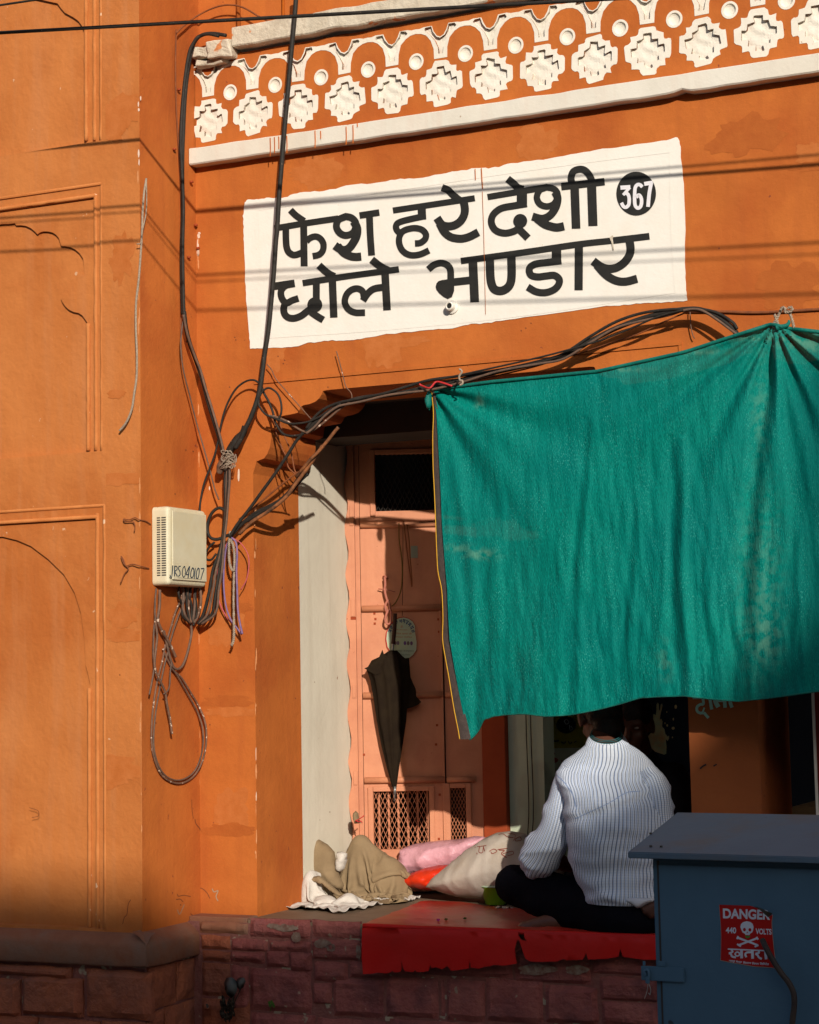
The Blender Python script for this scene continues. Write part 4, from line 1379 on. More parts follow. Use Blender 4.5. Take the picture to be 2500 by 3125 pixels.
def sheet_pt(u, v):
    """u along the string, v down"""
    tx = 1316 + u * (3000 - 1316)
    bx = 1428 + (u ** 1.0) * (3050 - 1428)
    ty, by = poly_at(topx, tx), poly_at(botx, bx)
    x, y = tx + (bx - tx) * v, ty + (by - ty) * v
    y0 = 1192 + (2258 - 1192) * v
    lx = poly_at(lefx, y0) - (1316 + (1428 - 1316) * v)
    x += lx * max(0, 1 - u * 9)
    # cloth plane: tied high near the wall, hanging a little out
    xx = min(max((tx - 1316) / (2364 - 1316), 0), 1.4)
    yt = -.06 - .10 * min(xx, 1)
    yb2 = .03 - .36 * min(xx, 1)
    Y = yt + (yb2 - yt) * v
    # folds running from the two ties
    d = 0.0
    for (hx, hy, fr_, am, ph) in ((2364, 985, 30, .020, 0.3), (1312, 1180, 17, .014, 1.0)):
        dx, dy = x - hx, y - hy
        rr = math.hypot(dx, dy)
        th = math.atan2(dx, dy + 1e-6)
        fall = math.exp(-rr / 520.0) * min(1, rr / 60.0)
        d += am * fall * math.sin(th * fr_ * .5 + ph) + am * .5 * fall * math.sin(th * fr_ + ph * 3)
    # long creases traced from the photograph
    for (x0, y0_, x1, y1_, wd, am) in ((2364, 1000, 2262, 2130, 16, .020), (2360, 1010, 2480, 1560, 22, .012), (2062, 1400, 2084, 2125, 12, .020), (1792, 1350, 1742, 2150, 9, .009), (1942, 1550, 1905, 2130, 9, .008),
                                       (1380, 1350, 1470, 2180, 10, .006), (1500, 1700, 1480, 2190, 12, .007), (1640, 1850, 1600, 2120, 12, .006), (2240, 1800, 2250, 2130, 10, .006), (2440, 1500, 2420, 2110, 12, .008), (2140, 1750, 2190, 2110, 10, .006)):
        t = (y - y0_) / (y1_ - y0_)
        if -.1 < t < 1.1:
            cx_ = x0 + (x1 - x0) * t + 6 * math.sin(t * 7 + x0)
            q = (x - cx_) / wd
            if abs(q) < 6:
                env = math.sin(max(0, min(1, (t + .1) / 1.2)) * math.pi) ** .4
                d += am * env * q * math.exp(-q * q / 4)
    # broad swell and small crumples
    d += .018 * noise.noise(Vector((x / 230, y / 700, 2))) + .006 * noise.noise(Vector((x / 70, y / 260, 5))) + .0060 * noise.noise(Vector((x / 26, y / 100, 9))) * (.35 + v) + .0032 * (1 - 2 * abs(noise.noise(Vector((x / 19 + .6 * noise.noise(Vector((x / 60, y / 60, 1))), y / 120, 12))))) * (.3 + v)
    d += .010 * v * v * math.sin(x / 62.0)
    return at(x, y, Y - d), x, y
NU, NV = 300, 170
me = bpy.data.meshes.new('net')
V, UV, DU = [], [], []
for j in range(NV + 1):
    for i in range(NU + 1):
        u, v = i / NU, j / NV
        p, x, y = sheet_pt(u, v)
        V.append(p)
        UV.append((u * 2.2, v * 1.35))
        g_ = 0
        for cx_, cy_, sx, sy, a in ((1464, 1228, 11, 18, 1.6), (1470, 1692, 42, 14, 1.5), (1395, 1672, 40, 10, .8), (2290, 1033, 40, 6, 1.3), (2150, 1075, 70, 7, .9), (1900, 1128, 90, 6, .9), (2440, 1035, 75, 22, 1.6), (2500, 1060, 60, 12, 1.4), (2320, 1800, 60, 260, .55), (2340, 1950, 40, 60, .7), (2320, 1250, 25, 130, .5), (2030, 2020, 22, 60, .5)):
            g_ += a * math.exp(-((x - cx_) / sx) ** 2 - ((y - cy_) / sy) ** 2)
        DU.append(min(1, g_))
Fc = [(j * (NU + 1) + i, j * (NU + 1) + i + 1, (j + 1) * (NU + 1) + i + 1, (j + 1) * (NU + 1) + i) for j in range(NV) for i in range(NU)]
me.from_pydata([tuple(p) for p in V], [], Fc)
uvl = me.uv_layers.new(name='UVMap')
for lp in me.loops:
    uvl.data[lp.index].uv = UV[lp.vertex_index]
da = me.attributes.new('dust', 'FLOAT', 'POINT')
da.data.foreach_set('value', DU)
me.update()
nroot = empty('shade_net', at(2364, 990, -.16), 'large green shade net hung as a curtain over the shop opening', 'shade net')
link('net', me, NET, nroot, True)
# rolled hems, brown side tape, yellow thread, knots
tubes('top_hem', [([sheet_pt(u / 60, 0)[0] + Vector((0, -.004, .003)) for u in range(61)], .0065)], GREENR, nroot, 8, 2)
tubes('bottom_hem', [([sheet_pt(u / 110, 1)[0] + Vector((0, -.001, 0)) for u in range(111)], .0028)], GREENR, nroot, 6, 2)
tape = [(1318, 1190, 1322), (1324, 1260, 1334), (1322, 1330, 1337), (1323, 1420, 1342), (1327, 1500, 1346), (1331, 1600, 1350), (1334, 1680, 1356), (1338, 1745, 1361), (1349, 1800, 1366), (1353, 1880, 1369), (1352, 1950, 1373), (1360, 2005, 1383), (1370, 2060, 1393), (1378, 2110, 1402), (1388, 2170, 1414), (1400, 2230, 1428), (1404, 2256, 1434)]
vs, th = [], []
for i, (a, y, b) in enumerate(tape):
    v = (y - 1190) / (2258 - 1190)
    Y = -.06 + .09 * v
    vs += [at(a, y, Y + .012), at((a + b) / 2, y, Y + .004), at(b + 4, y, Y + .005)]
    th.append(at(a - 1, y, Y + .010))
fs = []
for i in range(len(tape) - 1):
    for k in range(2):
        fs.append((i * 3 + k, i * 3 + k + 1, i * 3 + k + 4, i * 3 + k + 3))
mesh('side_tape', vs, fs, HEMM, nroot, True)
tubes('edge_thread', [(th, .0016)], YELLOWT, nroot, 6, 5)
inflate('corner_knot', [xz(x, y, -.07) for x, y in ((1308, 1190), (1318, 1200), (1318, 1235), (1311, 1252), (1303, 1246), (1296, 1228), (1299, 1208))], -.07, .016, GREENR, nroot, step=.006, rimw=.02, wr=.002, seed=4)
hp = at(2372, 992, -.17)
def rope(name, pts, r_, M, parent, pitch=.016):
    sp = smooth_path(pts, 14)
    strands = []
    L_ = 0
    for s in range(2):
        out, L_ = [], 0
        for i, p in enumerate(sp):
            d = (sp[min(i + 1, len(sp) - 1)] - sp[max(i - 1, 0)]).normalized()
            if i:
                L_ += (p - sp[i - 1]).length
            a = d.cross(Vector((0, 1, .2))).normalized()
            b = d.cross(a)
            t = L_ / pitch * 2 * math.pi + s * math.pi
            out.append(p + (a * math.cos(t) + b * math.sin(t)) * r_ * .55)
        strands.append((out, r_ * .62))
    return tubes(name, strands, M, parent, 6, 1)
Yh = -.165
rope('tie_rope', [at(x, y, Yh) for x, y in ((2364, 960), (2370, 975), (2374, 990), (2366, 1000), (2360, 990), (2370, 975), (2382, 950), (2392, 940), (2400, 948), (2412, 960), (2420, 985), (2424, 1003))], .0046, ROPEM, nroot)
rope('tie_rope', [at(x, y, Yh - .01) for x, y in ((2382, 948), (2388, 938), (2397, 942), (2396, 952), (2408, 952), (2418, 946), (2416, 938), (2404, 940))], .0042, ROPEM, nroot)
tubes('net_tie', [([at(x, y, Yh - .012) for x, y in ((2370, 1001), (2380, 998), (2392, 996), (2402, 992), (2408, 984), (2407, 977))], [.010, .009, .008, .007, .006, .003])], GREENR, nroot, 8)

# ================================================================ cables and strings on the wall
def yret(px):
    if px >= 604: return 0.0
    if px <= 430: return YP
    return YP * (604 - px) / 174.0
def W(px, py, off):
    y = yret(px) - off
    return at(px, py, y)
def cable(label, pts, r_, M, off=.02, cat='cable', name='cable', group=None, seg=8):
    """pts: (px, py) or (px, py, extra distance from the wall)"""
    P = []
    for p in pts:
        P.append(W(p[0], p[1], off + (p[2] if len(p) > 2 else 0)))
    sp = smooth_path(P, 7)
    V, Fc = tube_data(sp, r_, seg)
    return tag(mesh(name, V, Fc, M, None, True), label, cat, group)

def line3(a, b, r_, M, label, n=24, sag=0.0, name='overhead_wire', cat='wire', group=None):
    pts = []
    for i in range(n + 1):
        t = i / n
        p = a.lerp(b, t)
        p.z -= sag * 4 * t * (1 - t)
        pts.append(p)
    V, Fc = tube_data(pts, r_, 8)
    return tag(mesh(name, V, Fc, M, None, True), label, cat, group)

# the wire seen across the top of the picture, about a metre out from the wall
a = at(0, 100, -.96); b = at(1797, 0, -.80)
d = (b - a)
line3(a - d * 1.6, b + d * 2.0, .0066, CABLEM, 'thick black wire crossing the top of the picture in front of the white cornice')
def street_wire(p1, p2, k, r_, label):
    """wire whose shadow on the shop wall runs through two surveyed points"""
    a = at(*p1) - SUN * (k / SUN.y)
    b = at(*p2) - SUN * (k / SUN.y)
    d = b - a
    line3(a - d * 3.0, b + d * 3.0, r_, CABLEM, label)
street_wire((603, 642), (2500, 472), 1.08, .0040, 'thin black wire cutting the top left corner of the picture')
# street wires just above the frame; their shadows cross the wall
street_wire((700, 835), (2178, 757), 1.45, .0045, 'street wire above the frame whose shadow runs through the first lettering row')
street_wire((700, 856), (2178, 790), 1.52, .0028, 'thin street wire above the frame just below its thicker neighbour')
street_wire((700, 945), (2200, 905), 1.62, .0045, 'lowest street wire above the frame shading the second lettering row')

# the drop cable down the signboard
drop = [(905, -60), (902, 20), (893, 120), (884, 220), (876, 310), (868, 400), (860, 500), (852, 600), (846, 700), (842, 740), (836, 830), (828, 920), (819, 1010), (808, 1080), (802, 1130), (795, 1180), (782, 1230), (765, 1275), (748, 1310), (735, 1340), (718, 1368)]
cable('thick black cable dropping past the left end of the white signboard', drop, .0095, CABLEM, .085)
cable('black wire looping left from the drop cable towards the meter box', [(795, 1172), (775, 1160), (750, 1164), (722, 1185), (700, 1220), (684, 1260), (672, 1310), (666, 1345), (655, 1390), (640, 1430), (622, 1480), (612, 1530), (610, 1560)], .004, CABLEM, .06)
cable('round loop of black wire beside the arch corner', [(798, 1176), (806, 1200), (820, 1225), (832, 1255), (838, 1280), (846, 1300), (862, 1322), (885, 1330), (912, 1328), (932, 1320), (958, 1302), (985, 1282)], .0045, CABLEM, .07)
cable('black wire curling round the drop cable knot', [(846, 1285), (858, 1262), (858, 1230), (848, 1203), (828, 1186), (812, 1186), (798, 1200), (790, 1220), (792, 1240), (808, 1262), (826, 1272), (848, 1280), (880, 1292), (912, 1292), (950, 1284), (1000, 1258), (1040, 1232)], .004, CABLEM, .085)
cable('orange splashed wire hanging across the arch corner', [(820, 1268), (850, 1275), (880, 1288), (900, 1302), (925, 1316), (945, 1318), (975, 1300), (1005, 1275), (1035, 1250), (1070, 1225)], .0042, CABLEO, .075)
cable('thin wire from the drop cable down behind the arch capital', [(820, 1268), (838, 1290), (845, 1330), (862, 1370), (874, 1395), (880, 1425), (900, 1446)], .003, ORCABLE, .012)
cable('thin brown wire crossing the arch capital', [(850, 1282), (868, 1330), (885, 1370), (893, 1400), (898, 1430), (905, 1445)], .003, ORCABLE, .010)
# along the lintel
bund = [(935, 1316), (960, 1290), (990, 1265), (1030, 1240), (1070, 1222), (1110, 1212), (1180, 1204), (1240, 1195), (1310, 1178), (1400, 1160), (1520, 1132), (1640, 1105), (1720, 1082), (1800, 1040), (1880, 1000), (1960, 970), (2040, 950), (2095, 942), (2140, 944), (2190, 965), (2235, 1000), (2250, 1020)]
cable('thick black cable bundle rising along the lintel to the right', [(x, y + 2) for x, y in bund], .0095, CABLEM, .07)
cable('upper black cable strand of the lintel bundle', [(x, y - 8 - 10 * math.sin(i)) for i, (x, y) in enumerate(bund)], .0055, CABLEM, .08)
cable('dusty grey strand twisted round the lintel bundle', [(x, y + 7 + 6 * math.sin(i * 1.7)) for i, (x, y) in enumerate(bund)], .0045, CABLEG, .09)
cable('loose brown wire sagging below the lintel bundle', [(1310, 1178), (1400, 1170), (1500, 1150), (1620, 1122), (1700, 1098), (1790, 1072), (1870, 1045), (1950, 1018), (2020, 985), (2090, 955)], .003, ORCABLE, .05)
cable('slender black wire above the lintel bundle', [(1330, 1160), (1480, 1128), (1640, 1092), (1740, 1066), (1840, 1036), (1930, 1000), (2010, 966), (2085, 946)], .0035, CABLEM, .10)
cable('thin orange painted pipe along the wall above the net', [(2090, 950), (2200, 951), (2300, 954), (2400, 950), (2500, 944), (2650, 935)], .0055, ORCABLE, .006)
cable('thin wire stay hanging the bundle from the wall over the opening', [(1027, 1072), (1035, 1100), (1048, 1150), (1056, 1180), (1072, 1200), (1075, 1222)], .002, CABLEO, .03, cat='wire', name='wire_stay')
cable('thin wire stay running down to the arch corner', [(815, 1112), (830, 1130), (842, 1156), (880, 1200), (915, 1240), (940, 1268), (962, 1292)], .002, CABLEO, .03, cat='wire', name='wire_stay')
cable('thin stay wire hanging under the bundle near the right end of the sign', [(2106, 948), (2108, 990), (2114, 1020), (2120, 1033)], .002, CABLEO, .02, cat='wire', name='wire_stay')
rope_o = tag(bpy.data.objects.new('cloth_hook', None), 'small pale hook tied on the cable bundle above the net corner', 'hook')
rope_o.location = at(1400, 1150, -.14)
C.objects.link(rope_o)
tubes('hook_body', [([at(x, y, -.15) for x, y in ((1402, 1126), (1410, 1134), (1402, 1148), (1404, 1160), (1411, 1162), (1412, 1170), (1404, 1176))], .0038)], ROPEM, rope_o, 8)
cable('short red wire tying the net corner to the cables', [(1280, 1172, 0), (1290, 1178, 0), (1312, 1184, .02), (1330, 1166, 0), (1350, 1168, 0), (1380, 1178, 0)], .0035, REDW, .10, cat='wire', name='tie_wire')

# the tangle left of the arch
cable('pair of dark cables coming off the cornice corner and down the wall', [(690, 108), (650, 102), (620, 106), (600, 120), (586, 150), (574, 210), (565, 300), (560, 400), (557, 500), (558, 640), (555, 760), (556, 880), (558, 960)], .0075, CABLEM, .035)
cable('second dark cable hugging the first down the corner', [(668, 110), (635, 104), (606, 112), (590, 132), (578, 160), (566, 230), (557, 320), (552, 430), (556, 520), (560, 640), (558, 760), (560, 900), (562, 960)], .0065, CABLEM, .055)
cable('black cable slanting from the corner to the taped joint', [(562, 950), (568, 1000), (580, 1050), (600, 1105), (620, 1165), (634, 1220), (652, 1280), (668, 1330), (680, 1378), (690, 1410)], .0085, CABLEM, .06)
cable('grey cable beside the slanting black cable', [(560, 960), (572, 1020), (592, 1080), (612, 1130), (626, 1180), (642, 1230), (660, 1290), (674, 1340), (684, 1385)], .005, CABLEG, .075)
cable('thin grey wire bowing out left of the cable tangle', [(565, 940), (556, 1000), (552, 1060), (560, 1130), (580, 1210), (600, 1290), (620, 1360), (640, 1430), (655, 1490), (668, 1525)], .003, CABLEG, .05)
cable('thin orange painted wire running down the corner from the cornice', [(538, 90), (536, 200), (538, 320), (545, 450), (552, 600), (556, 800), (552, 1000), (556, 1100)], .0028, ORCABLE, .006)
cable('thin wire arching under the black overhead wire', [(540, 100), (560, 80), (600, 50), (650, 25), (695, 15), (740, 22), (790, 50), (825, 68)], .0035, ORCABLE, .02)
jt = empty('taped_joint', W(705, 1390, .05), 'lumpy black taped cable joint bound with pale straw twine', 'cable joint')
tubes('tape_wrap', [([W(x, y, .06) for x, y in ((748, 1300), (742, 1322), (728, 1338), (716, 1355), (704, 1372), (694, 1392))], [.011, .014, .017, .018, .016, .012])], CABLEM, jt, 10)
tubes('lower_wrap', [([W(x, y, .055) for x, y in ((700, 1388), (688, 1405), (676, 1425), (668, 1445))], [.014, .02, .02, .010])], CABLEG, jt, 10)
rnd = random.Random(5)
tw = []
for k in range(16):
    pts = []
    cx_, cy_ = 698 + rnd.uniform(-8, 8), 1396 + rnd.uniform(-8, 14)
    for i in range(5):
        pts.append(W(cx_ + rnd.uniform(-22, 22), cy_ + rnd.uniform(-20, 24), .07 + rnd.uniform(0, .02)))
    tw.append((pts, .0014))
tubes('twine_tuft', tw, ROPEM, jt, 5, 5)
for k, (dx, r_, M_, lb) in enumerate([(0, .006, CABLEM, 'left black cable falling from the taped joint to the meter box'), (10, .005, CABLEG, 'grey cable falling straight from the taped joint'),
                                      (20, .0055, CABLEM, 'middle black cable falling from the taped joint'), (28, .0045, CABLEG, 'right grey cable falling from the taped joint')]):
    cable(lb, [(690 + dx * .4, 1425), (687 + dx * .5, 1470), (688 + dx * .3, 1530), (686 + dx * .2, 1590), (680 + dx * .2, 1640), (668 + dx * .5, 1690), (650 + dx, 1740), (640 + dx, 1800), (622 + dx * 1.3, 1870), (604 + dx * .4, 1905)], r_, M_, .05 + k * .008)
cable('black cable curling in a ring above the meter box corner', [(690, 1560), (670, 1550), (650, 1562), (636, 1590), (634, 1620), (642, 1640), (662, 1646), (690, 1636), (712, 1625), (735, 1600), (780, 1565), (830, 1540), (880, 1510), (915, 1470), (940, 1445)], .0062, CABLEM, .05)
cable('small black wire loop pressed against the meter box side', [(655, 1655), (640, 1668), (628, 1690), (630, 1706), (645, 1708), (660, 1690)], .0045, CABLEM, .045)
cable('straight black cable slanting up from the knot to the arch corner', [(700, 1640), (725, 1600), (760, 1555), (800, 1500), (840, 1445), (880, 1385), (905, 1345), (930, 1315)], .0062, CABLEM, .07)
cable('dark cable hanging loosely under the slanting cables', [(705, 1635), (740, 1598), (790, 1568), (840, 1538), (880, 1505), (912, 1460)], .008, CABLEM, .05)
cable('thin wire shadowing the slanting cables', [(730, 1585), (780, 1545), (840, 1495), (890, 1455), (920, 1435)], .0035, ORCABLE, .02)
cable('taped cable end sticking up into the dark opening', [(905, 1455, .0), (925, 1430, .02), (950, 1400, .03), (975, 1375, .03), (1000, 1345, .03), (1018, 1322, .03), (1033, 1304, .03)], .0065, TAPEM, .06)
cable('grey brown cable wrapped with copper tape along the jamb', [(730, 1630), (770, 1592), (820, 1560), (870, 1520), (900, 1480), (930, 1440), (955, 1405), (985, 1360)], .007, TAPEM, .075)

# twisted ropes hanging from the knot
hk = W(703, 1640, .07)
def hanging(label, pts, r_, M, off=.06, twist=True):
    P = [W(x, y, off) for x, y in pts]
    if twist:
        o = rope('hanging_rope', P, r_, M, None)
    else:
        sp = smooth_path(P, 7)
        V, Fc = tube_data(sp, r_, 6)
        o = mesh('hanging_rope', V, Fc, M, None, True)
    return tag(o, label, 'rope')
hanging('striped white and brown rope hanging longest beside the meter box', [(702, 1622), (704, 1645), (712, 1665), (716, 1700), (714, 1760), (713, 1830), (714, 1900), (714, 1940), (711, 1960), (706, 1970)], .0050, ROPEM)
hanging('short striped rope ending in a loop', [(700, 1640), (699, 1670), (700, 1710), (706, 1735), (714, 1742)], .0048, ROPEM, .07)
hanging('violet cord hanging right of the striped rope', [(706, 1640), (720, 1655), (724, 1690), (722, 1740), (724, 1800), (726, 1860), (732, 1900), (740, 1935)], .004, PURPLE, .06, False)
hanging('violet cord crossing left behind the striped rope', [(702, 1640), (690, 1675), (684, 1730), (683, 1790), (690, 1850), (704, 1890), (722, 1915), (738, 1936)], .0035, PURPLE, .05, False)
hanging('red cord curving out right from the knot', [(708, 1640), (735, 1658), (756, 1690), (760, 1725), (752, 1770), (735, 1800)], .0022, PINKR, .05, False)
hanging('pink cord falling left from the knot', [(700, 1645), (682, 1680), (668, 1720), (664, 1760), (668, 1830), (690, 1880), (710, 1905)], .0026, PINKR, .03, False)

# wires under the meter box and the big coil
for k, (pts, r_, M_, lb) in enumerate([
    ([(560, 1800), (552, 1830), (535, 1870), (520, 1920), (505, 1970), (495, 2020), (480, 2080), (470, 2140), (464, 2200), (463, 2260), (470, 2310), (490, 2360), (520, 2385), (555, 2390), (590, 2370), (615, 2330), (628, 2280), (630, 2230), (622, 2190), (604, 2150), (580, 2110), (555, 2070), (530, 2045), (510, 2010), (498, 1980)], .0038, CABLEO, 'grey cable coiled in the big loop under the meter box'),
    ([(572, 1800), (560, 1840), (545, 1880), (528, 1930), (512, 1990), (500, 2040), (486, 2110), (476, 2170), (470, 2230), (470, 2280), (480, 2325), (500, 2362), (530, 2380), (560, 2378), (590, 2358), (610, 2320), (620, 2270), (618, 2220), (606, 2180), (590, 2148), (566, 2105), (540, 2060), (520, 2035)], .0032, CABLEG, 'paint splashed cable inside the big coil loop'),
    ([(583, 1800), (575, 1850), (575, 1880), (582, 1905), (585, 1930), (580, 1960), (570, 2000), (558, 2030), (544, 2042), (530, 2036), (520, 2010), (508, 1960), (500, 1925)], .0050, CABLEG, 'grey cable making a short hook below the meter box'),
    ([(477, 1796), (474, 1830), (473, 1870), (474, 1890), (470, 1920), (468, 1990), (470, 2040), (462, 2090), (456, 2120)], .0035, CABLEG, 'thin grey cable at the left of the coil'),
    ([(488, 1800), (487, 1850), (482, 1890), (492, 1920), (510, 1950), (530, 1990), (536, 2005)], .0055, CABLEO, 'wrapped cable end bending right under the meter box'),
    ([(474, 1895), (480, 1940), (476, 1980), (472, 2030), (480, 2060), (495, 2090), (505, 2115), (510, 2150), (520, 2200), (525, 2240)], .0045, CABLEO, 'frayed wire end hanging inside the coil'),
    ([(500, 2118), (512, 2108), (518, 2090), (520, 2050), (524, 2020)], .003, CABLEG, 'short tie wire inside the coil')]):
    cable(lb, pts, r_, M_, .03 + .006 * k)
# loose bits on the pilaster
cable('frayed grey string hanging down the pilaster edge', [(447, 545), (440, 590), (436, 640), (434, 700), (430, 770), (424, 850), (416, 920), (415, 1000), (418, 1080), (417, 1150), (410, 1200), (402, 1250), (385, 1290), (365, 1315)], .0042, ROPEM, .02, cat='string', name='hanging_string')
cable('thin strand twisted along the grey string', [(447, 548), (448, 600), (446, 650), (436, 700), (430, 740), (418, 745)], .0022, ROPEM, .025, cat='string', name='hanging_string')
cable('rusty wire hook left of the meter box top', [(460, 1600), (445, 1590), (425, 1586), (412, 1580), (395, 1586), (378, 1584), (382, 1592), (405, 1592), (412, 1605), (410, 1622)], .0022, ORCABLE, .012, cat='wire', name='wire_hook')
cable('rusty wire hook left of the meter box bottom', [(455, 1735), (430, 1728), (405, 1722), (385, 1726), (376, 1706), (370, 1698), (378, 1720), (392, 1735), (380, 1752), (368, 1780)], .0022, ORCABLE, .012, cat='wire', name='wire_hook')

# ================================================================ meter box
Y1 = yret(460) + .004
XB = at(515, 1670, Y1).x
Y2 = atx(631, 1670, XB).y
z1 = atx(575, 1552, XB).z
z0 = atx(575, 1789, XB).z
mb = empty('meter_box', (XR, (Y1 + Y2) / 2, z0), 'cream plastic meter box with side vents and a handwritten number', 'meter box')
bm = bmesh.new()
bm_box(bm, (XR + .002, Y1, z0), (XB, Y2, z1))
es = [e for e in bm.edges if abs(e.verts[0].co.x - e.verts[1].co.x) < 1e-5 and e.verts[0].co.x > XR + .01]
es += [e for e in bm.edges if abs(e.verts[0].co.x - e.verts[1].co.x) > 1e-3]
bmesh.ops.bevel(bm, geom=es, offset=.016, segments=4, affect='EDGES', profile=.5)
bm_obj('case', bm, BOXM, mb)
bm = bmesh.new()
bm_box(bm, (XB + .001, Y1 + .018, z0 + .020), (XB + .007, Y2 - .012, z1 - .016), .0025)
bm_obj('front_panel', bm, BOXM, mb)
box('lower_tab', (XB + .0075, Y1 + .05, z0 + .028), (XB + .0085, Y2 - .05, z0 + .0285), INK, mb)
slot_mesh = None
for k in range(25):
    z_ = z1 - .042 - k * (z1 - z0 - .07) / 25
    for (xa_, xb2) in ((XR + .022, XR + .036), (XR + .042, XB - .012)):
        box('vent_slot', (xa_, Y1 - .0012, z_ - .0022), (xb2, Y1 + .004, z_ + .0022), DARKM, mb)
def TH(x, y): return (430 + x / 5.75, 1520 + y / 5.75)
num = [([(555, 1182), (550, 1290), (542, 1370), (522, 1388), (505, 1345)], 16), ([(590, 1185), (586, 1372)], 16), ([(590, 1195), (625, 1200), (630, 1250), (592, 1290), (615, 1330), (636, 1372)], 14), ([(695, 1195), (665, 1200), (655, 1240), (682, 1290), (680, 1350), (650, 1372)], 15),
       ([(760, 1192), (732, 1240), (722, 1330), (742, 1385), (770, 1360), (778, 1270), (762, 1192)], 13), ([(845, 1200), (792, 1330), (842, 1340)], 16), ([(850, 1195), (822, 1400)], 18), ([(905, 1218), (876, 1280), (868, 1370), (892, 1395), (918, 1350), (924, 1260), (905, 1218)], 15),
       ([(950, 1228), (930, 1412)], 14), ([(1000, 1222), (972, 1290), (966, 1390), (990, 1412), (1012, 1340), (1016, 1250), (1000, 1222)], 15), ([(1045, 1238), (1100, 1240), (1072, 1330), (1048, 1415)], 14)]
strokes('number_writing', num, TH, lambda a, b: atx(a, b, XB + .007), INK, mb, lift=.0012, nrm=Vector((1, 0, 0)))

rnd = random.Random(9)
for k in range(8):
    x0 = 548 + k * 9 + rnd.uniform(-3, 3)
    P_ = [W(x, y, .045 + .012 * rnd.random()) for x, y in ((x0, 1788), (x0 + rnd.uniform(-9, 9), 1815), (x0 + (585 - x0) * .4 + (k - 4) * rnd.uniform(1, 6), 1848), (x0 + (585 - x0) * .75 + (k - 4) * rnd.uniform(1, 5), 1880), (586 + (k - 4) * 2, 1903 + rnd.uniform(-3, 6)))]
    tubes('lead', [(P_, .0042 + .0015 * rnd.random())], (CABLEM, CABLEG, CABLEM, CABLEO)[k % 4], mb, 8)

# ================================================================ umbrella on the door
UL = .055
uo = dl(1200, 1960, UL)
um = empty('umbrella', dl(1205, 2440, UL), 'closed black umbrella hanging point down on the salmon door', 'umbrella')
def up_(px, py, l=UL):
    return dl(px, py, l)
axis = [up_(1199, 1985), up_(1206, 2405)]
prof_u = [(1985, .016), (2000, .030), (2022, .060), (2042, .078), (2075, .074), (2130, .066), (2200, .055), (2270, .041), (2340, .024), (2385, .012), (2408, .006)]
left_e = {1985: 1188, 2000: 1166, 2022: 1132, 2042: 1120, 2075: 1130, 2130: 1140, 2200: 1150, 2270: 1163, 2340: 1180, 2385: 1192, 2408: 1200}
right_e = {1985: 1212, 2000: 1226, 2022: 1244, 2042: 1247, 2075: 1250, 2130: 1245, 2200: 1240, 2270: 1230, 2340: 1219, 2385: 1213, 2408: 1210}
vs, fs = [], []
S_ = 48
for i, (py_, r_) in enumerate(prof_u):
    a_, b_ = up_(left_e[py_], py_), up_(right_e[py_], py_)
    c_ = (a_ + b_) / 2
    hw = (b_ - a_).length / 2
    for k in range(S_):
        t = 2 * math.pi * k / S_
        lob = 1 - .34 * abs(math.sin(3.5 * t + .12 * i)) ** .6
        wv = 1 + .05 * noise.noise(Vector((math.cos(t) * 2, math.sin(t) * 2, i * .6)))
        q = DD * (hw * math.cos(t) * (lob if abs(math.cos(t)) < .95 else 1)) + DN * (hw * .62 * math.sin(t) * lob * wv)
        zz_ = (.012 * math.sin(4 * t) if i in (2, 3) else 0)
        vs.append(c_ + q + Vector((0, 0, zz_)))
for i in range(len(prof_u) - 1):
    for k in range(S_):
        fs.append((i * S_ + k, i * S_ + (k + 1) % S_, (i + 1) * S_ + (k + 1) % S_, (i + 1) * S_ + k))
fs.append(tuple(range(S_)))
mesh('canopy', vs, fs, UMBR, um, True)
def ufold(name, pts, l0, th_):
    """a loose flap of the canopy: traced outline with real thickness"""
    ol = [dloc(*p) for p in pts]
    V, Fc = cdt([Vector(p) for p in ol], [])
    n_ = len(V)
    vs = [P0 + DD * v.x + DN * (l0 + th_ + .006 * noise.noise(Vector((v.x * 40, v.y * 40, 1)))) + Vector((0, 0, v.y)) for v in V] + [P0 + DD * v.x + DN * l0 + Vector((0, 0, v.y)) for v in V]
    fs = list(Fc) + [tuple(i + n_ for i in reversed(f)) for f in Fc]
    k_ = len(ol)
    o_ = len(vs)
    vs += [P0 + DD * p[0] + DN * (l0 + th_) + Vector((0, 0, p[1])) for p in ol] + [P0 + DD * p[0] + DN * l0 + Vector((0, 0, p[1])) for p in ol]
    fs += [(o_ + i, o_ + (i + 1) % k_, o_ + k_ + (i + 1) % k_, o_ + k_ + i) for i in range(k_)]
    return mesh(name, vs, fs, UMBR, um)
ufold('canopy_flap', [(1212, 1990), (1226, 2010), (1250, 2008), (1252, 2036), (1254, 2066), (1262, 2085), (1270, 2102), (1272, 2125), (1287, 2142), (1278, 2150), (1262, 2158), (1244, 2162), (1238, 2200), (1215, 2200)], .028, .020)
ufold('canopy_flap', [(1168, 1992), (1171, 1984), (1176, 1998), (1186, 2003), (1187, 1988), (1196, 2000), (1200, 2040), (1150, 2060), (1117, 2040), (1140, 2030), (1158, 2014)], .072, .014)
tubes('shaft', [([up_(1204, 1880), up_(1201, 1930), up_(1199, 1990)], .0050), ([up_(1206, 2400), up_(1204, 2445)], .0032)], METAL, um, 8)
tubes('handle', [([up_(1206, 1872), up_(1204, 1920), up_(1200, 1965)], .0085)], mat('dark_wood_handle', (0.05, 0.02, 0.012, 1)), um, 10)
tubes('ferrule', [([up_(1206, 2400), up_(1205, 2425)], .0055)], METAL, um, 10)
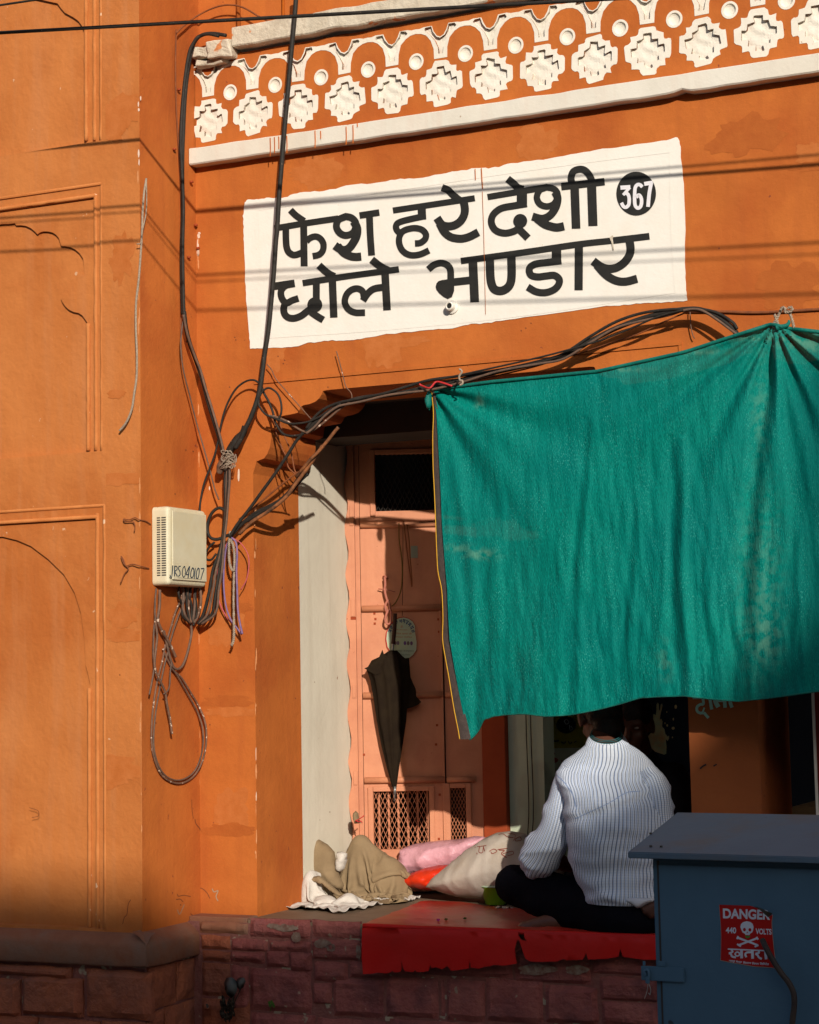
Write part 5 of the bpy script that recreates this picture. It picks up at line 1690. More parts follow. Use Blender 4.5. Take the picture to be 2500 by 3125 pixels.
# iron latch the umbrella hangs on
lt = empty('door_latch', dl(1180, 1850, .02), 'salmon painted iron hasp and ring hanging on the door', 'latch')
tubes('hasp', [([dl(x, y, .035) for x, y in ((1174, 1762), (1176, 1785), (1174, 1800), (1180, 1826), (1188, 1842), (1190, 1858), (1182, 1868), (1176, 1852), (1180, 1838), (1188, 1830))], .0052)], PINKIRON, lt, 8)
tubes('ring', [([dl(x, y, .05) for x, y in ((1184, 1860), (1178, 1880), (1176, 1895), (1182, 1904), (1190, 1902), (1194, 1888), (1194, 1868), (1190, 1858))], .0048)], PINKIRON, lt, 8)
tubes('staple', [([dl(1170, 1760, .0), dl(1174, 1758, .03), dl(1180, 1762, .03), dl(1182, 1765, 0)], .004), ([dl(1155, 1797, .02), dl(1180, 1800, .03), dl(1205, 1806, .02)], .0026)], PINKIRON, lt, 8)
# wires dangling on the door
def dwire(label, pts, r_, M_, l=.02):
    sp = smooth_path([dl(x, y, l) for x, y in pts], 7)
    V, Fc = tube_data(sp, r_, 6)
    return tag(mesh('dangling_wire', V, Fc, M_, None, True), label, 'wire')
dwire('brown wire hairpin dangling beside the small plate on the door', [(1232, 1590), (1238, 1640), (1246, 1710), (1254, 1765), (1257, 1790), (1257, 1765), (1252, 1700), (1248, 1640), (1242, 1600)], .0022, ORCABLE)
dwire('olive wire looping down the door towards the latch', [(1218, 1595), (1219, 1650), (1226, 1700), (1228, 1750), (1224, 1800), (1210, 1835), (1196, 1850)], .0024, mat('olive_wire', (0.16, 0.10, 0.02, 1)))
dwire('straight thread down the middle of the door', [(1230, 1600), (1230, 1700), (1229, 1800), (1228, 1880)], .0012, CABLEM, .012)

# ================================================================ oval almanac plate on the door
ov = empty('oval_plate', dl(1232, 1946, .006), 'pale oval plate with a red rim and small printed lines behind the umbrella', 'plaque')
def Dp(l):
    return lambda a, b: dl(a, b, l)
oval = [(1232, 1882), (1247, 1886), (1260, 1895), (1267, 1907), (1268, 1930), (1273, 1960), (1272, 1985), (1262, 2000), (1250, 2010), (1230, 2014), (1208, 2008), (1190, 1990), (1180, 1975), (1176, 1950), (1178, 1930), (1188, 1908), (1204, 1890), (1218, 1884)]
flat_poly('rim', oval, ident, Dp(.007), mat('plate_red_rim', (0.42, 0.03, 0.02, 1)), ov, lift=0)
flat_poly('face', [(1232 + (x - 1229) * .955 - 2, 1948 + (y - 1948) * .965) for x, y in oval], ident, Dp(.008), mat('plate_pale_face', (0.44, 0.46, 0.28, 1), (0.38, 0.45, 0.33, 1), 20, bump=0, rough=.4), ov, lift=0)

def font_text(name, s, quad, toP, M, parent, lift, nrm, bold=0.0, shear=0.0):
    """flat lettering laid into a quad of photograph pixels (tl, tr, br, bl) on a surface"""
    cu = bpy.data.curves.new(name, 'FONT')
    cu.body = s
    cu.offset = bold
    to = bpy.data.objects.new('tmp', cu)
    C.objects.link(to)
    dg = bpy.context.evaluated_depsgraph_get()
    me = bpy.data.meshes.new_from_object(to.evaluated_get(dg))
    bpy.data.objects.remove(to)
    if not me.vertices:
        return None
    xs = [v.co.x for v in me.vertices]
    ys = [v.co.y for v in me.vertices]
    x0_, x1_, y0_, y1_ = min(xs), max(xs), min(ys), max(ys)
    tl, tr, br, bl = [Vector(q) for q in quad]
    for v in me.vertices:
        u, t = (v.co.x - x0_) / (x1_ - x0_), (v.co.y - y0_) / (y1_ - y0_)
        p = (bl.lerp(br, u)).lerp(tl.lerp(tr, u), t)
        v.co = toP(p.x, p.y) + nrm * lift
    me.name = name
    return link(name, me, M, parent)
BLUEI = mat('print_blue', (0.02, 0.05, 0.16, 1))
REDI = mat('print_red', (0.45, 0.10, 0.06, 1))
GREYI = mat('print_grey', (0.10, 0.12, 0.12, 1))
DNl = .0095
arc = 'नववर्ष मंगलमय हो'
seq = ['न', 'व', 'व', 'र्ष', 'मं', 'ग', 'ल', 'म', 'य', 'हो']
for k, ch in enumerate(seq):
    t = -1.18 + 2.35 * k / (len(seq) - 1) + (.06 if k > 3 else -.04)
    cx_, cy_ = 1226 + 37 * math.sin(t), 1942 - 47 * math.cos(t)
    ax = Vector((math.cos(t), math.sin(t)))
    ay = Vector((-math.sin(t), math.cos(t)))
    c_ = Vector((cx_, cy_))
    font_text('print', ch, [tuple(c_ - ax * 4.5 - ay * 6), tuple(c_ + ax * 4.5 - ay * 6), tuple(c_ + ax * 4.5 + ay * 6), tuple(c_ - ax * 4.5 + ay * 6)], Dp(DNl), BLUEI, ov, 0, DN, .02)
font_text('print', 'ॐ', [(1222, 1908), (1230, 1908), (1230, 1916), (1222, 1916)], Dp(DNl), REDI, ov, 0, DN)
for s_, y_, xa_, xb2, M_ in (('जैन नमन दर्शन', 1922, 1209, 1244, REDI), ('विमल सागर जी', 1933, 1205, 1257, REDI), ('समस्त परिवार', 1944, 1204, 1258, REDI), ('जयपुर राजस्थान', 1987, 1208, 1263, GREYI), ('नमोस्तु शासन', 1998, 1218, 1251, GREYI)):
    font_text('print', s_, [(xa_, y_ - 3.2), (xb2, y_ - 2.2), (xb2, y_ + 3.8), (xa_, y_ + 3)], Dp(DNl), M_, ov, 0, DN)
for k, x_ in enumerate((1206, 1215, 1236, 1246, 1256)):
    flat_poly('picture', disc_pts(x_, 1962 + .3 * k, 4.2, 6.2, 14), ident, Dp(DNl), mat('print_picture', (0.16, 0.08 + .03 * (k % 2), 0.10 + .05 * (k % 3), 1)), ov, lift=0)

# ================================================================ red tarpaulin mat on the platform edge
tm = empty('tarpaulin_mat', atz(1600, 2800, FL), 'torn red tarpaulin spread over the front edge of the platform', 'tarpaulin')
ZM = FL + .004
YM = -.142
fl_ = atz(1105, 2824, ZM)
bl_ = atz(1283, 2756, ZM)
b2_ = atz(1330, 2752, ZM)
b3_ = atz(1480, 2768, ZM)
ol = [(fl_.x, YM + .012), (fl_.x + .35, YM + .012), (-2.2, YM + .012), (-.9, YM + .012), (-.9, b3_.y - .1), (b3_.x + .3, b3_.y - .08), (b3_.x, b3_.y), ((b2_.x + b3_.x) / 2, (b2_.y + b3_.y) / 2 + .03), (b2_.x, b2_.y), (bl_.x, bl_.y)]
e2 = []
for k in range(1, 12):
    t = k / 12
    q = noise.noise(Vector((t * 9, 3, 1))) * .015
    e2.append((bl_.x + (fl_.x - bl_.x) * t + q, bl_.y + (YM + .012 - bl_.y) * t + q))
ol += e2
ex = []
x = min(p[0] for p in ol)
while x < -.9:
    y = YM + .02
    while y < .6:
        if inside((x, y), ol):
            ex.append((x, y))
        y += .028
    x += .028
V, Fc = cdt([Vector(p) for p in ol], [], ex)
vs = []
for v in V:
    h = .004 + .006 * abs(noise.noise(Vector((v.x * 7 + v.y * 4, v.y * 12, 2)))) + .003 * noise.noise(Vector((v.x * 25, v.y * 25, 7)))
    vs.append((v.x, v.y, ZM + (h if v.y > YM + .03 else .003)))
mesh('top_sheet', vs, Fc, MATTOP, tm, True)
fo = [(1104, 2832), (1105, 2870), (1106, 2920), (1110, 2972), (1130, 2972), (1152, 2968), (1178, 2971), (1192, 2967), (1196, 2962), (1204, 2968), (1221, 2966), (1226, 2958), (1224, 2925), (1231, 2955), (1238, 2964), (1262, 2966),
      (1268, 2960), (1272, 2966), (1290, 2966), (1306, 2964), (1312, 2945), (1316, 2955), (1330, 2952), (1348, 2958), (1366, 2948), (1378, 2962), (1400, 2960), (1431, 2955), (1434, 2925), (1437, 2952), (1462, 2956), (1478, 2950), (1498, 2948), (1508, 2944), (1540, 2946), (1556, 2944),
      (1578, 2940), (1574, 2918), (1572, 2895), (1577, 2870), (1584, 2868), (1600, 2915), (1604, 2925), (1618, 2934), (1640, 2936), (1700, 2934), (1722, 2926), (1730, 2930), (1780, 2928), (1790, 2908), (1796, 2928), (1850, 2926), (1886, 2920), (1893, 2895), (1900, 2920), (1960, 2928), (2020, 2930), (2200, 2935), (2260, 2936), (2260, 2872), (2000, 2862), (1800, 2853), (1582, 2843), (1300, 2836)]
flapo = [xz(x, y, YM - .012) for x, y in fo]
ex = []
x = min(p[0] for p in flapo)
zlo, zhi = min(p[1] for p in flapo), max(p[1] for p in flapo)
while x < max(p[0] for p in flapo):
    z = zlo
    while z < zhi:
        if inside((x, z), flapo):
            ex.append((x, z))
        z += .02
    x += .025
hole_t = [xz(x, y, YM - .012) for x, y in ((1578, 2846), (1598, 2847), (1600, 2862), (1607, 2872), (1590, 2868), (1583, 2858))]
V, Fc = cdt([Vector(p) for p in flapo], [[Vector(p) for p in hole_t]], ex)
vs = []
for v in V:
    drop = (FL + .008 - v.y)
    y = YM - .004 - .010 * (1 - math.exp(-drop * 50)) - .010 * noise.noise(Vector((v.x * 7, v.y * 3, 4))) * min(1, drop * 12) - .003 * noise.noise(Vector((v.x * 26, v.y * 14, 6)))
    vs.append((v.x, y, v.y))
n_ = len(vs)
vs2 = [(a, b + .0025, c) for a, b, c in vs]
mesh('front_flap', vs + vs2, list(Fc) + [tuple(i + n_ for i in reversed(f)) for f in Fc], MATRED, tm, True)
tubes('rolled_edge', [([Vector((fl_.x + (2.3) * i / 40, YM + .006, ZM - .003 + .0015 * noise.noise(Vector((i * .4, 0, 0))))) for i in range(41)], .0095)], MATRED, tm, 8, 2)

# ================================================================ goods in the doorway
inflate_px = lambda name, pts, Y, th, M, parent, **kw: inflate(name, [xz(x, y, Y) for x, y in pts], Y, th, M, parent, **kw)
def bvh_of(o):
    from mathutils.bvhtree import BVHTree
    me = o.data
    mw = o.matrix_world
    return BVHTree.FromPolygons([v.co for v in me.vertices], [tuple(p.vertices) for p in me.polygons])
def onto(o, lift=.002):
    t = bvh_of(o)
    last = [None]
    def f(px, py):
        d = ray(px, py).normalized()
        h = t.ray_cast(CAM, d)
        if h[0] is None:
            return last[0] or at(px, py, .6)
        last[0] = h[0] - d * lift
        return last[0]
    return f
def soft(name, label, cat, base, build):
    e = empty(name, base, label, cat)
    build(e)
    return e
e = empty('khaki_cloth_heap', atz(1110, 2722, FL), 'khaki jute sacking heaped against the door frame beside the white jamb', 'cloth')
hc1, hc2, hc3 = at(1095, 2640, .64), at(1165, 2665, .66), at(1090, 2560, .66)
drape('cloth', (hc1.x + .01, .63, FL + .34), .74, .72, 72, 70, [((hc1.x, .675, FL + .08), (.085, .075, .14)), ((hc2.x + .012, .685, FL + .06), (.08, .07, .105)), ((hc3.x + .002, .69, FL + .165), (.055, .055, .085))],
      JUTE, e, steps=210, seed=4, squeeze=(.46, .48), amp=.022, floor=FL + .004, rot=.35, planes=[((0, .79, 0), (0, -1, 0))], lay=.014)
inflate_px('sack_neck', [(1078, 2482), (1086, 2474), (1094, 2482), (1096, 2500), (1104, 2512), (1082, 2514), (1078, 2500)], .66, .02, JUTE, e, step=.006, rimw=.02, wr=.004, seed=8)
tubes('red_string', [([at(x, y, .63) for x, y in ((1084, 2506), (1096, 2500), (1108, 2492), (1112, 2488))], .0022), ([at(x, y, .63) for x, y in ((1086, 2502), (1094, 2508), (1102, 2506), (1106, 2512))], .0022)], REDW, e, 5)
e = empty('brown_sacking', atz(985, 2700, FL), 'flat brown sacking slumped between the khaki heap and the white jamb', 'cloth')
inflate_px('cloth', [(915, 2540), (932, 2549), (944, 2546), (972, 2560), (1000, 2576), (1022, 2600), (1026, 2628), (1030, 2655), (1042, 2682), (1050, 2700), (1046, 2716), (1020, 2712), (985, 2700), (955, 2692), (920, 2680), (915, 2600)], .50, .04, JUTE, e, rimw=.05, wr=.004, wscale=8, seed=12, jag=.002, step=.009)
inflate_px('strap', [(950, 2676), (975, 2672), (1000, 2690), (1030, 2716), (1046, 2732), (1036, 2736), (1010, 2722), (985, 2700), (960, 2692), (948, 2700)], .38, .018, JUTE, e, step=.008, rimw=.02, wr=.004, seed=14)
e = empty('white_cloth', atz(960, 2755, FL), 'crumpled white cloth lying on the floor at the foot of the jamb', 'cloth')
w1, w2, w3 = at(985, 2735, .34), at(930, 2690, .40), at(1060, 2718, .36)
drape('cloth', (w1.x + .01, .33, FL + .22), .46, .30, 60, 40, [((w2.x + .03, .40, FL + .05), (.035, .06, .085)), ((w1.x, .36, FL + .01), (.05, .05, .035)), ((w3.x, .37, FL + .01), (.04, .04, .045))],
      CLOTHW, e, steps=190, seed=9, squeeze=(.56, .50), floor=FL + .004, rot=-.2, planes=[((0, .46, 0), (0, -1, 0))], lay=.022)
e = empty('white_cloth', at(1045, 2640, .58), 'scrap of white cloth caught behind the khaki sacking', 'cloth')
inflate_px('cloth', [(1030, 2600), (1045, 2598), (1060, 2604), (1060, 2625), (1052, 2650), (1040, 2662), (1028, 2655), (1026, 2630)], .50, .03, CLOTHW, e, rimw=.03, wr=.010, wscale=15, seed=23, step=.008)
e = empty('crumpled_paper', atz(1200, 2718, FL), 'crumpled pale cloth sheet on the floor beneath the pink sack', 'paper')
w1 = at(1195, 2704, .66)
drape('sheet', (w1.x, .63, FL + .10), .26, .16, 44, 28, [((w1.x - .03, .66, FL), (.03, .03, .022)), ((w1.x + .05, .66, FL), (.03, .03, .03))], CLOTHW, e, steps=120, seed=12, squeeze=(.6, .6), floor=FL + .004, rot=.1, lay=.016)
e = empty('pink_sack', atz(1330, 2690, FL + .1), 'glossy pink polythene sack lying across the goods before the door grille', 'sack')
inflate_px('sack', [(1215, 2681), (1217, 2660), (1221, 2640), (1228, 2607), (1234, 2586), (1262, 2576), (1294, 2571), (1340, 2566), (1410, 2560), (1447, 2551), (1475, 2553), (1484, 2562), (1470, 2590), (1440, 2625), (1400, 2650), (1350, 2665), (1294, 2668), (1262, 2672), (1232, 2685)], .86, .10, PINKB, e, rimw=.075, wr=.010, wscale=7, stretch=(.7, 1, 1.6), seed=41, jag=.002, step=.009)
e = empty('red_bag', atz(1290, 2712, FL), 'scarlet polythene bag squeezed under the pink sack', 'bag')
inflate_px('bag', [(1226, 2682), (1250, 2666), (1294, 2650), (1340, 2640), (1380, 2640), (1390, 2660), (1380, 2700), (1330, 2716), (1290, 2716), (1262, 2708), (1244, 2696)], .74, .085, REDB, e, rimw=.06, wr=.012, wscale=9, stretch=(.6, 1, 2), seed=45)
e = empty('white_sack', atz(1500, 2745, FL), 'plump white woven sack with red writing beside the seated man', 'sack')
sk = inflate_px('sack', [(1299, 2707), (1318, 2690), (1340, 2664), (1384, 2628), (1430, 2590), (1478, 2558), (1516, 2541), (1560, 2536), (1600, 2543), (1640, 2560), (1690, 2590), (1720, 2640), (1720, 2700), (1690, 2742), (1640, 2750), (1560, 2752), (1500, 2748), (1420, 2740), (1370, 2728), (1330, 2714)], .68, .17, SACKM, e, rimw=.16, wr=.004, wscale=6, seed=51, step=.011)
def TS(x, y): return (900 + x / 2.156, 1800 + y / 2.156)
marks = [([(1185, 1690), (1200, 1740)], 5), ([(1200, 1690), (1260, 1682)], 4), ([(1215, 1690), (1212, 1725), (1235, 1728), (1240, 1695)], 4), ([(1240, 1685), (1250, 1720)], 4), ([(1280, 1720), (1310, 1705), (1330, 1720), (1300, 1735), (1290, 1722)], 4),
         ([(1335, 1708), (1400, 1700)], 4), ([(1345, 1712), (1380, 1715), (1360, 1735), (1395, 1762)], 5), ([(1370, 1735), (1430, 1720), (1438, 1738), (1400, 1750)], 4), ([(1340, 1610), (1370, 1605), (1400, 1625), (1440, 1630)], 4),
         ([(1450, 1640), (1480, 1625), (1490, 1645), (1455, 1652), (1450, 1640)], 4), ([(1400, 1600), (1450, 1612), (1440, 1650)], 3)]
strokes('red_writing', marks, TS, onto(sk, .003), SACKINK, e, lift=0.0)

bo = atz(1514, 2762, FL)
e = empty('green_bowl', bo, 'lime green plastic bowl half hidden behind the man\'s knee', 'bowl')
V, Fc = [], []
pb = [(.036, .003), (.040, .006), (.056, .066), (.064, .070), (.0645, .074), (.054, .072), (.037, .012), (.0005, .010)]
for r_, z_ in pb:
    for k in range(32):
        t = 2 * math.pi * k / 32
        V.append((bo.x + r_ * math.cos(t), bo.y + r_ * math.sin(t), FL + z_))
for i in range(len(pb) - 1):
    for k in range(32):
        Fc.append((i * 32 + k, i * 32 + (k + 1) % 32, (i + 1) * 32 + (k + 1) % 32, (i + 1) * 32 + k))
mesh('bowl_body', V, Fc, BOWLM, e, True)
tubes('rim', [([Vector((bo.x + .0635 * math.cos(t * math.pi / 12), bo.y + .0635 * math.sin(t * math.pi / 12), FL + .074)) for t in range(25)], .003)], BOWLR, e, 6, 2)
pp = atz(1535, 2778, FL)
tag(inflate('paper_scrap', [(pp.x - .05, FL + .002), (pp.x - .02, FL + .016), (pp.x + .03, FL + .014), (pp.x + .06, FL + .003)], pp.y, .03, STONEW, None, step=.008, rimw=.02, wr=.003), 'pale scrap of paper on the mat in front of the green bowl', 'paper')
for k, (x, y, cm, lb) in enumerate([(1338, 2808, (0.35, 0.02, 0.22, 1), 'magenta flower petal fallen on the red mat'), (1362, 2806, (0.08, 0.09, 0.02, 1), 'withered green leaf scrap on the red mat beside the petal'), (1420, 2803, (0.05, 0.10, 0.02, 1), 'tiny green leaf on the red mat nearest the bowl')]):
    p = atz(x, y, ZM + .01)
    vs = [(p.x - .009, p.y, p.z), (p.x, p.y - .005, p.z + .006), (p.x + .008, p.y, p.z + .002), (p.x, p.y + .006, p.z + .004), (p.x, p.y, p.z - .004)]
    tag(mesh('petal', vs, [(0, 1, 4), (1, 2, 4), (2, 3, 4), (3, 0, 4), (0, 3, 2, 1)], mat('petal_%d' % k, cm), None), lb, 'petal')

# ================================================================ people
_fh = Vector((-math.sin(YAW), math.cos(YAW), 0))
def prim_capsule(a, ra, b, rb, seg=16):
    pts, rad = [], []
    d = (b - a)
    L_ = d.length
    d = d.normalized() if L_ > 1e-6 else Vector((0, 0, 1))
    for k in range(6):
        t = math.pi / 2 * (1 - k / 5)
        pts.append(a - d * ra * math.sin(t))
        rad.append(max(.0008, ra * math.cos(t)))
    for k in range(1, 7):
        t = k / 7
        pts.append(a.lerp(b, t))
        rad.append(ra + (rb - ra) * t)
    for k in range(6):
        t = math.pi / 2 * k / 5
        pts.append(b + d * rb * math.sin(t))
        rad.append(max(.0008, rb * math.cos(t)))
    return tube_data(pts, rad, seg)
def prim_ell(c, r, ax=None):
    M_ = ax or Matrix.Identity(3)
    vs, fs = [], []
    nu, nv = 20, 12
    for j in range(nv + 1):
        ph = math.pi * j / nv - math.pi / 2
        for i in range(nu):
            t = 2 * math.pi * i / nu
            q = Vector((r[0] * math.cos(ph) * math.cos(t), r[1] * math.cos(ph) * math.sin(t), r[2] * math.sin(ph)))
            vs.append(c + M_ @ q)
    for j in range(nv):
        for i in range(nu):
            fs.append((j * nu + i, j * nu + (i + 1) % nu, (j + 1) * nu + (i + 1) % nu, (j + 1) * nu + i))
    return vs, fs
def blob(name, prims, M, parent, voxel=.007, smooth_it=3, wr=0.0, wsc=14, seed=0):
    V, Fc = [], []
    for v, f in prims:
        o_ = len(V)
        V += [tuple(p) for p in v]
        Fc += [tuple(i + o_ for i in q) for q in f]
    me = bpy.data.meshes.new('t')
    me.from_pydata(V, [], Fc)
    to = bpy.data.objects.new('t', me)
    C.objects.link(to)
    md = to.modifiers.new('r', 'REMESH')
    md.mode = 'VOXEL'
    md.voxel_size = voxel
    sm = to.modifiers.new('s', 'SMOOTH')
    sm.iterations = smooth_it
    dg = bpy.context.evaluated_depsgraph_get()
    out = bpy.data.meshes.new_from_object(to.evaluated_get(dg))
    bpy.data.objects.remove(to)
    if wr:
        ns = [v.normal.copy() for v in out.vertices]
        for v, n_ in zip(out.vertices, ns):
            q = Vector((v.co.x, v.co.y, v.co.z * 1.6)) * wsc + Vector((seed, 0, 0))
            v.co += n_ * (wr * (1 - 2 * abs(noise.noise(q))) + wr * .4 * noise.noise(q * 3))
    out.name = name
    return link(name, out, M, parent, True)
def hand(wrist, d, palm_n, s=1.0, curl=.5, side=1):
    """palm, four unequal bent fingers and a thumb leaving the side of the palm"""
    pr = []
    d = d.normalized()
    n_ = (palm_n - d * palm_n.dot(d)).normalized()
    b_ = d.cross(n_) * side
    M_ = Matrix((b_, d, n_)).transposed()
    pr.append(prim_ell(wrist + d * .045 * s, (.040 * s, .050 * s, .016 * s), M_))
    pr.append(prim_capsule(wrist - d * .02, .024 * s, wrist + d * .02 * s, .026 * s, 10))
    for k, (off, ln) in enumerate(((-.029, .066), (-.010, .076), (.010, .071), (.028, .056))):
        a = wrist + d * .085 * s + b_ * off * s
        c_ = a + (d * math.cos(curl * .7) + n_ * math.sin(curl * .7)) * ln * .5 * s
        e_ = c_ + (d * math.cos(curl * 1.9) + n_ * math.sin(curl * 1.9)) * ln * .5 * s
        pr.append(prim_capsule(a, .0095 * s, c_, .0085 * s, 8))
        pr.append(prim_capsule(c_, .0085 * s, e_, .007 * s, 8))
    a = wrist + d * .025 * s - b_ * .032 * s
    c_ = a + (d * .7 - b_ * .6 + n_ * .4).normalized() * .034 * s
    e_ = c_ + (d * .9 + n_ * .6).normalized() * .030 * s
    pr += [prim_capsule(a, .013 * s, c_, .010 * s, 8), prim_capsule(c_, .010 * s, e_, .008 * s, 8)]
    return pr
def foot(ank, d, up, s=1.0):
    d = d.normalized()
    b_ = d.cross(up).normalized()
    u_ = b_.cross(d)
    pr = [prim_capsule(ank - d * .05 * s - u_ * .03 * s, .030 * s, ank + d * .12 * s - u_ * .045 * s, .026 * s, 12), prim_capsule(ank, .038 * s, ank + d * .09 * s - u_ * .03 * s, .026 * s, 12),
          prim_capsule(ank + d * .10 * s - u_ * .05 * s - b_ * .018 * s, .022 * s, ank + d * .10 * s - u_ * .05 * s + b_ * .022 * s, .019 * s, 10)]
    for k in range(5):
        o_ = (-.034 + .0165 * k) * s
        a = ank + d * .125 * s - u_ * .052 * s + b_ * o_
        pr.append(prim_capsule(a, (.0125 if k == 0 else .0095) * s, a + d * (.034 - .005 * k) * s, (.011 if k == 0 else .008) * s, 8))
    return pr
def head(c, fwd, up, s=1.0):
    """skull, jaw, nose, lips, brows and ears about the head centre, looking along fwd"""
    fwd = fwd.normalized()
    rt = fwd.cross(up).normalized()
    up = rt.cross(fwd)
    M_ = Matrix((rt, fwd, up)).transposed()
    P_ = lambda x, y, z: c + rt * x * s + fwd * y * s + up * z * s
    pr = [prim_ell(P_(0, -.008, .02), (.073 * s, .092 * s, .090 * s), M_), prim_ell(P_(0, .030, -.045), (.054 * s, .056 * s, .062 * s), M_), prim_ell(P_(0, .060, -.085), (.028 * s, .024 * s, .022 * s), M_),
          prim_capsule(P_(0, .082, .010), .009 * s, P_(0, .102, -.028), .014 * s, 10), prim_capsule(P_(-.020, .080, -.056), .008 * s, P_(.020, .080, -.056), .008 * s, 8), prim_capsule(P_(-.016, .078, -.068), .0085 * s, P_(.016, .078, -.068), .0085 * s, 8)]
    for q in (-1, 1):
        pr.append(prim_capsule(P_(q * .046, .070, .022), .010 * s, P_(q * .016, .080, .020), .010 * s, 8))
        pr.append(prim_ell(P_(q * .030, .066, .004), (.014 * s, .012 * s, .010 * s), M_))
        pr.append(prim_ell(P_(q * .078, -.004, -.008), (.010 * s, .020 * s, .034 * s), M_))
        pr.append(prim_ell(P_(q * .040, .050, -.030), (.020 * s, .022 * s, .020 * s), M_))
    return pr, M_, P_

def shirtmat():
    m = bpy.data.materials.new('striped_shirt_cotton')
    m.use_nodes = True
    t = m.node_tree
    N, L = t.nodes, t.links
    b = N['Principled BSDF']
    uv = N.new('ShaderNodeUVMap').outputs[0]
    sep = N.new('ShaderNodeSeparateXYZ')
    L.new(uv, sep.inputs[0])
    def mth(op, a, b_=None):
        x = N.new('ShaderNodeMath')
        x.operation = op
        for i, v in enumerate((a, b_)):
            if v is None: continue
            if isinstance(v, (int, float)): x.inputs[i].default_value = v
            else: L.new(v, x.inputs[i])
        return x.outputs[0]
    def line(src, per, wd, ph=0.0):
        f = mth('FRACT', mth('ADD', mth('DIVIDE', src, per), ph))
        return mth('LESS_THAN', mth('ABSOLUTE', mth('SUBTRACT', f, .5)), wd / 2)
    def mx(f, A, B, amt):
        x = N.new('ShaderNodeMix')
        x.data_type = 'RGBA'
        L.new(mth('MULTIPLY', f, amt), x.inputs[0])
        for s, v in ((6, A), (7, B)):
            if isinstance(v, tuple): x.inputs[s].default_value = v
            else: L.new(v, x.inputs[s])
        return x.outputs[2]
    c = mx(line(sep.outputs[1], .0052, .34), (0.72, 0.75, 0.80, 1), (0.40, 0.53, 0.72, 1), .7)
    c = mx(line(sep.outputs[0], .0128, .16, .5), c, (0.20, 0.30, 0.52, 1), .85)
    c = mx(line(sep.outputs[0], .0118, .145), c, (0.02, 0.02, 0.03, 1), .95)
    L.new(c, b.inputs['Base Color'])
    b.inputs['Roughness'].default_value = .9
    b.inputs['Specular IOR Level'].default_value = .2
    g = N.new('ShaderNodeNewGeometry').outputs['Position']
    nz = N.new('ShaderNodeTexNoise')
    nz.inputs['Scale'].default_value = 24
    nz.inputs['Detail'].default_value = 5
    L.new(g, nz.inputs['Vector'])
    bp_ = N.new('ShaderNodeBump')
    bp_.inputs['Strength'].default_value = .25
    bp_.inputs['Distance'].default_value = .004
    L.new(nz.outputs['Fac'], bp_.inputs['Height'])
    L.new(bp_.outputs[0], b.inputs['Normal'])
    return m
SHIRT = shirtmat()

def crom(keys, n):
    out = []
    K = [keys[0]] + list(keys) + [keys[-1]]
    for i in range(1, len(K) - 2):
        for k in range(n):
            t = k / n
            out.append([0.5 * (2 * b + (c - a) * t + (2 * a - 5 * b + 4 * c - d) * t * t + (3 * b - a - 3 * c + d) * t ** 3) for a, b, c, d in zip(K[i - 1], K[i], K[i + 1], K[i + 2])])
    out.append(list(keys[-1]))
    return out
def loft_uv(name, rings, M, parent, uref, seg=72, wr=0.0, wfun=None, u0=0.0, tw=0.0):
    """rings: (centre, axis1, axis2); UVs in metres so the stripes keep their width"""
    vs, uvs = [], []
    Lc = 0
    for i, (c_, a_, b_) in enumerate(rings):
        if i:
            Lc += (c_ - rings[i - 1][0]).length
        for k in range(seg + 1):
            t = 2 * math.pi * k / seg
            ca, sa = math.cos(t), math.sin(t)
            p = c_ + a_ * ca + b_ * sa
            nrm_ = (a_.normalized() * ca + b_.normalized() * sa)
            if wfun:
                p = p + nrm_ * wfun(p, t, i / (len(rings) - 1))
            vs.append(p)
            uvs.append((u0 + ((t - 4.712) * a_.length * .93 + tw * Lc if uref is None else t * uref + tw * Lc), Lc))
    W_ = seg + 1
    fs = [(i * W_ + k, i * W_ + k + 1, (i + 1) * W_ + k + 1, (i + 1) * W_ + k) for i in range(len(rings) - 1) for k in range(seg)]
    me = bpy.data.meshes.new(name)
    me.from_pydata([tuple(v) for v in vs], [], fs)
    ul = me.uv_layers.new(name='UVMap')
    for lp in me.loops:
        ul.data[lp.index].uv = uvs[lp.vertex_index]
    me.update()
    return link(name, me, M, parent, True)

# ---- the man with his back to the street
man = empty('person', atz(1850, 2850, FL), 'man in a striped white shirt sitting cross legged with his back to the street', 'person')
E1 = Vector((math.cos(YAW), math.sin(YAW), 0))
def H(px, py, Y):
    return at(px, py, Y)
def pm(px, Y, py=2500):
    """metres per pixel at a point"""
    return (H(px + 1, py, Y) - H(px, py, Y)).length * .93
tor = [  # py, left px, right px, Y of the middle, half depth
    (2752, 1790, 2030, -.01, .125), (2725, 1782, 2036, -.01, .128), (2660, 1752, 2046, -.005, .134), (2590, 1736, 2054, -.01, .138), (2520, 1730, 2058, -.015, .140), (2460, 1726, 2046, .0, .138),
    (2410, 1712, 2032, .02, .134), (2372, 1700, 2014, .045, .126), (2342, 1706, 1996, .075, .116), (2315, 1738, 1974, .10, .100), (2292, 1768, 1948, .125, .072), (2272, 1790, 1918, .145, .060), (2258, 1797, 1908, .155, .055)]
rings = []
for py_, l_, r_, Y_, dpt in crom(tor, 6):
    c_ = H((l_ + r_) / 2, py_, Y_)
    hw = (r_ - l_) / 2 * pm((l_ + r_) / 2, Y_, py_)
    tilt = max(0, (2420 - py_) / 160) * .35
    b_ = (_fh * math.cos(tilt) + Vector((0, 0, 1)) * math.sin(tilt) * .8) * dpt
    rings.append((c_, E1 * hw, b_))
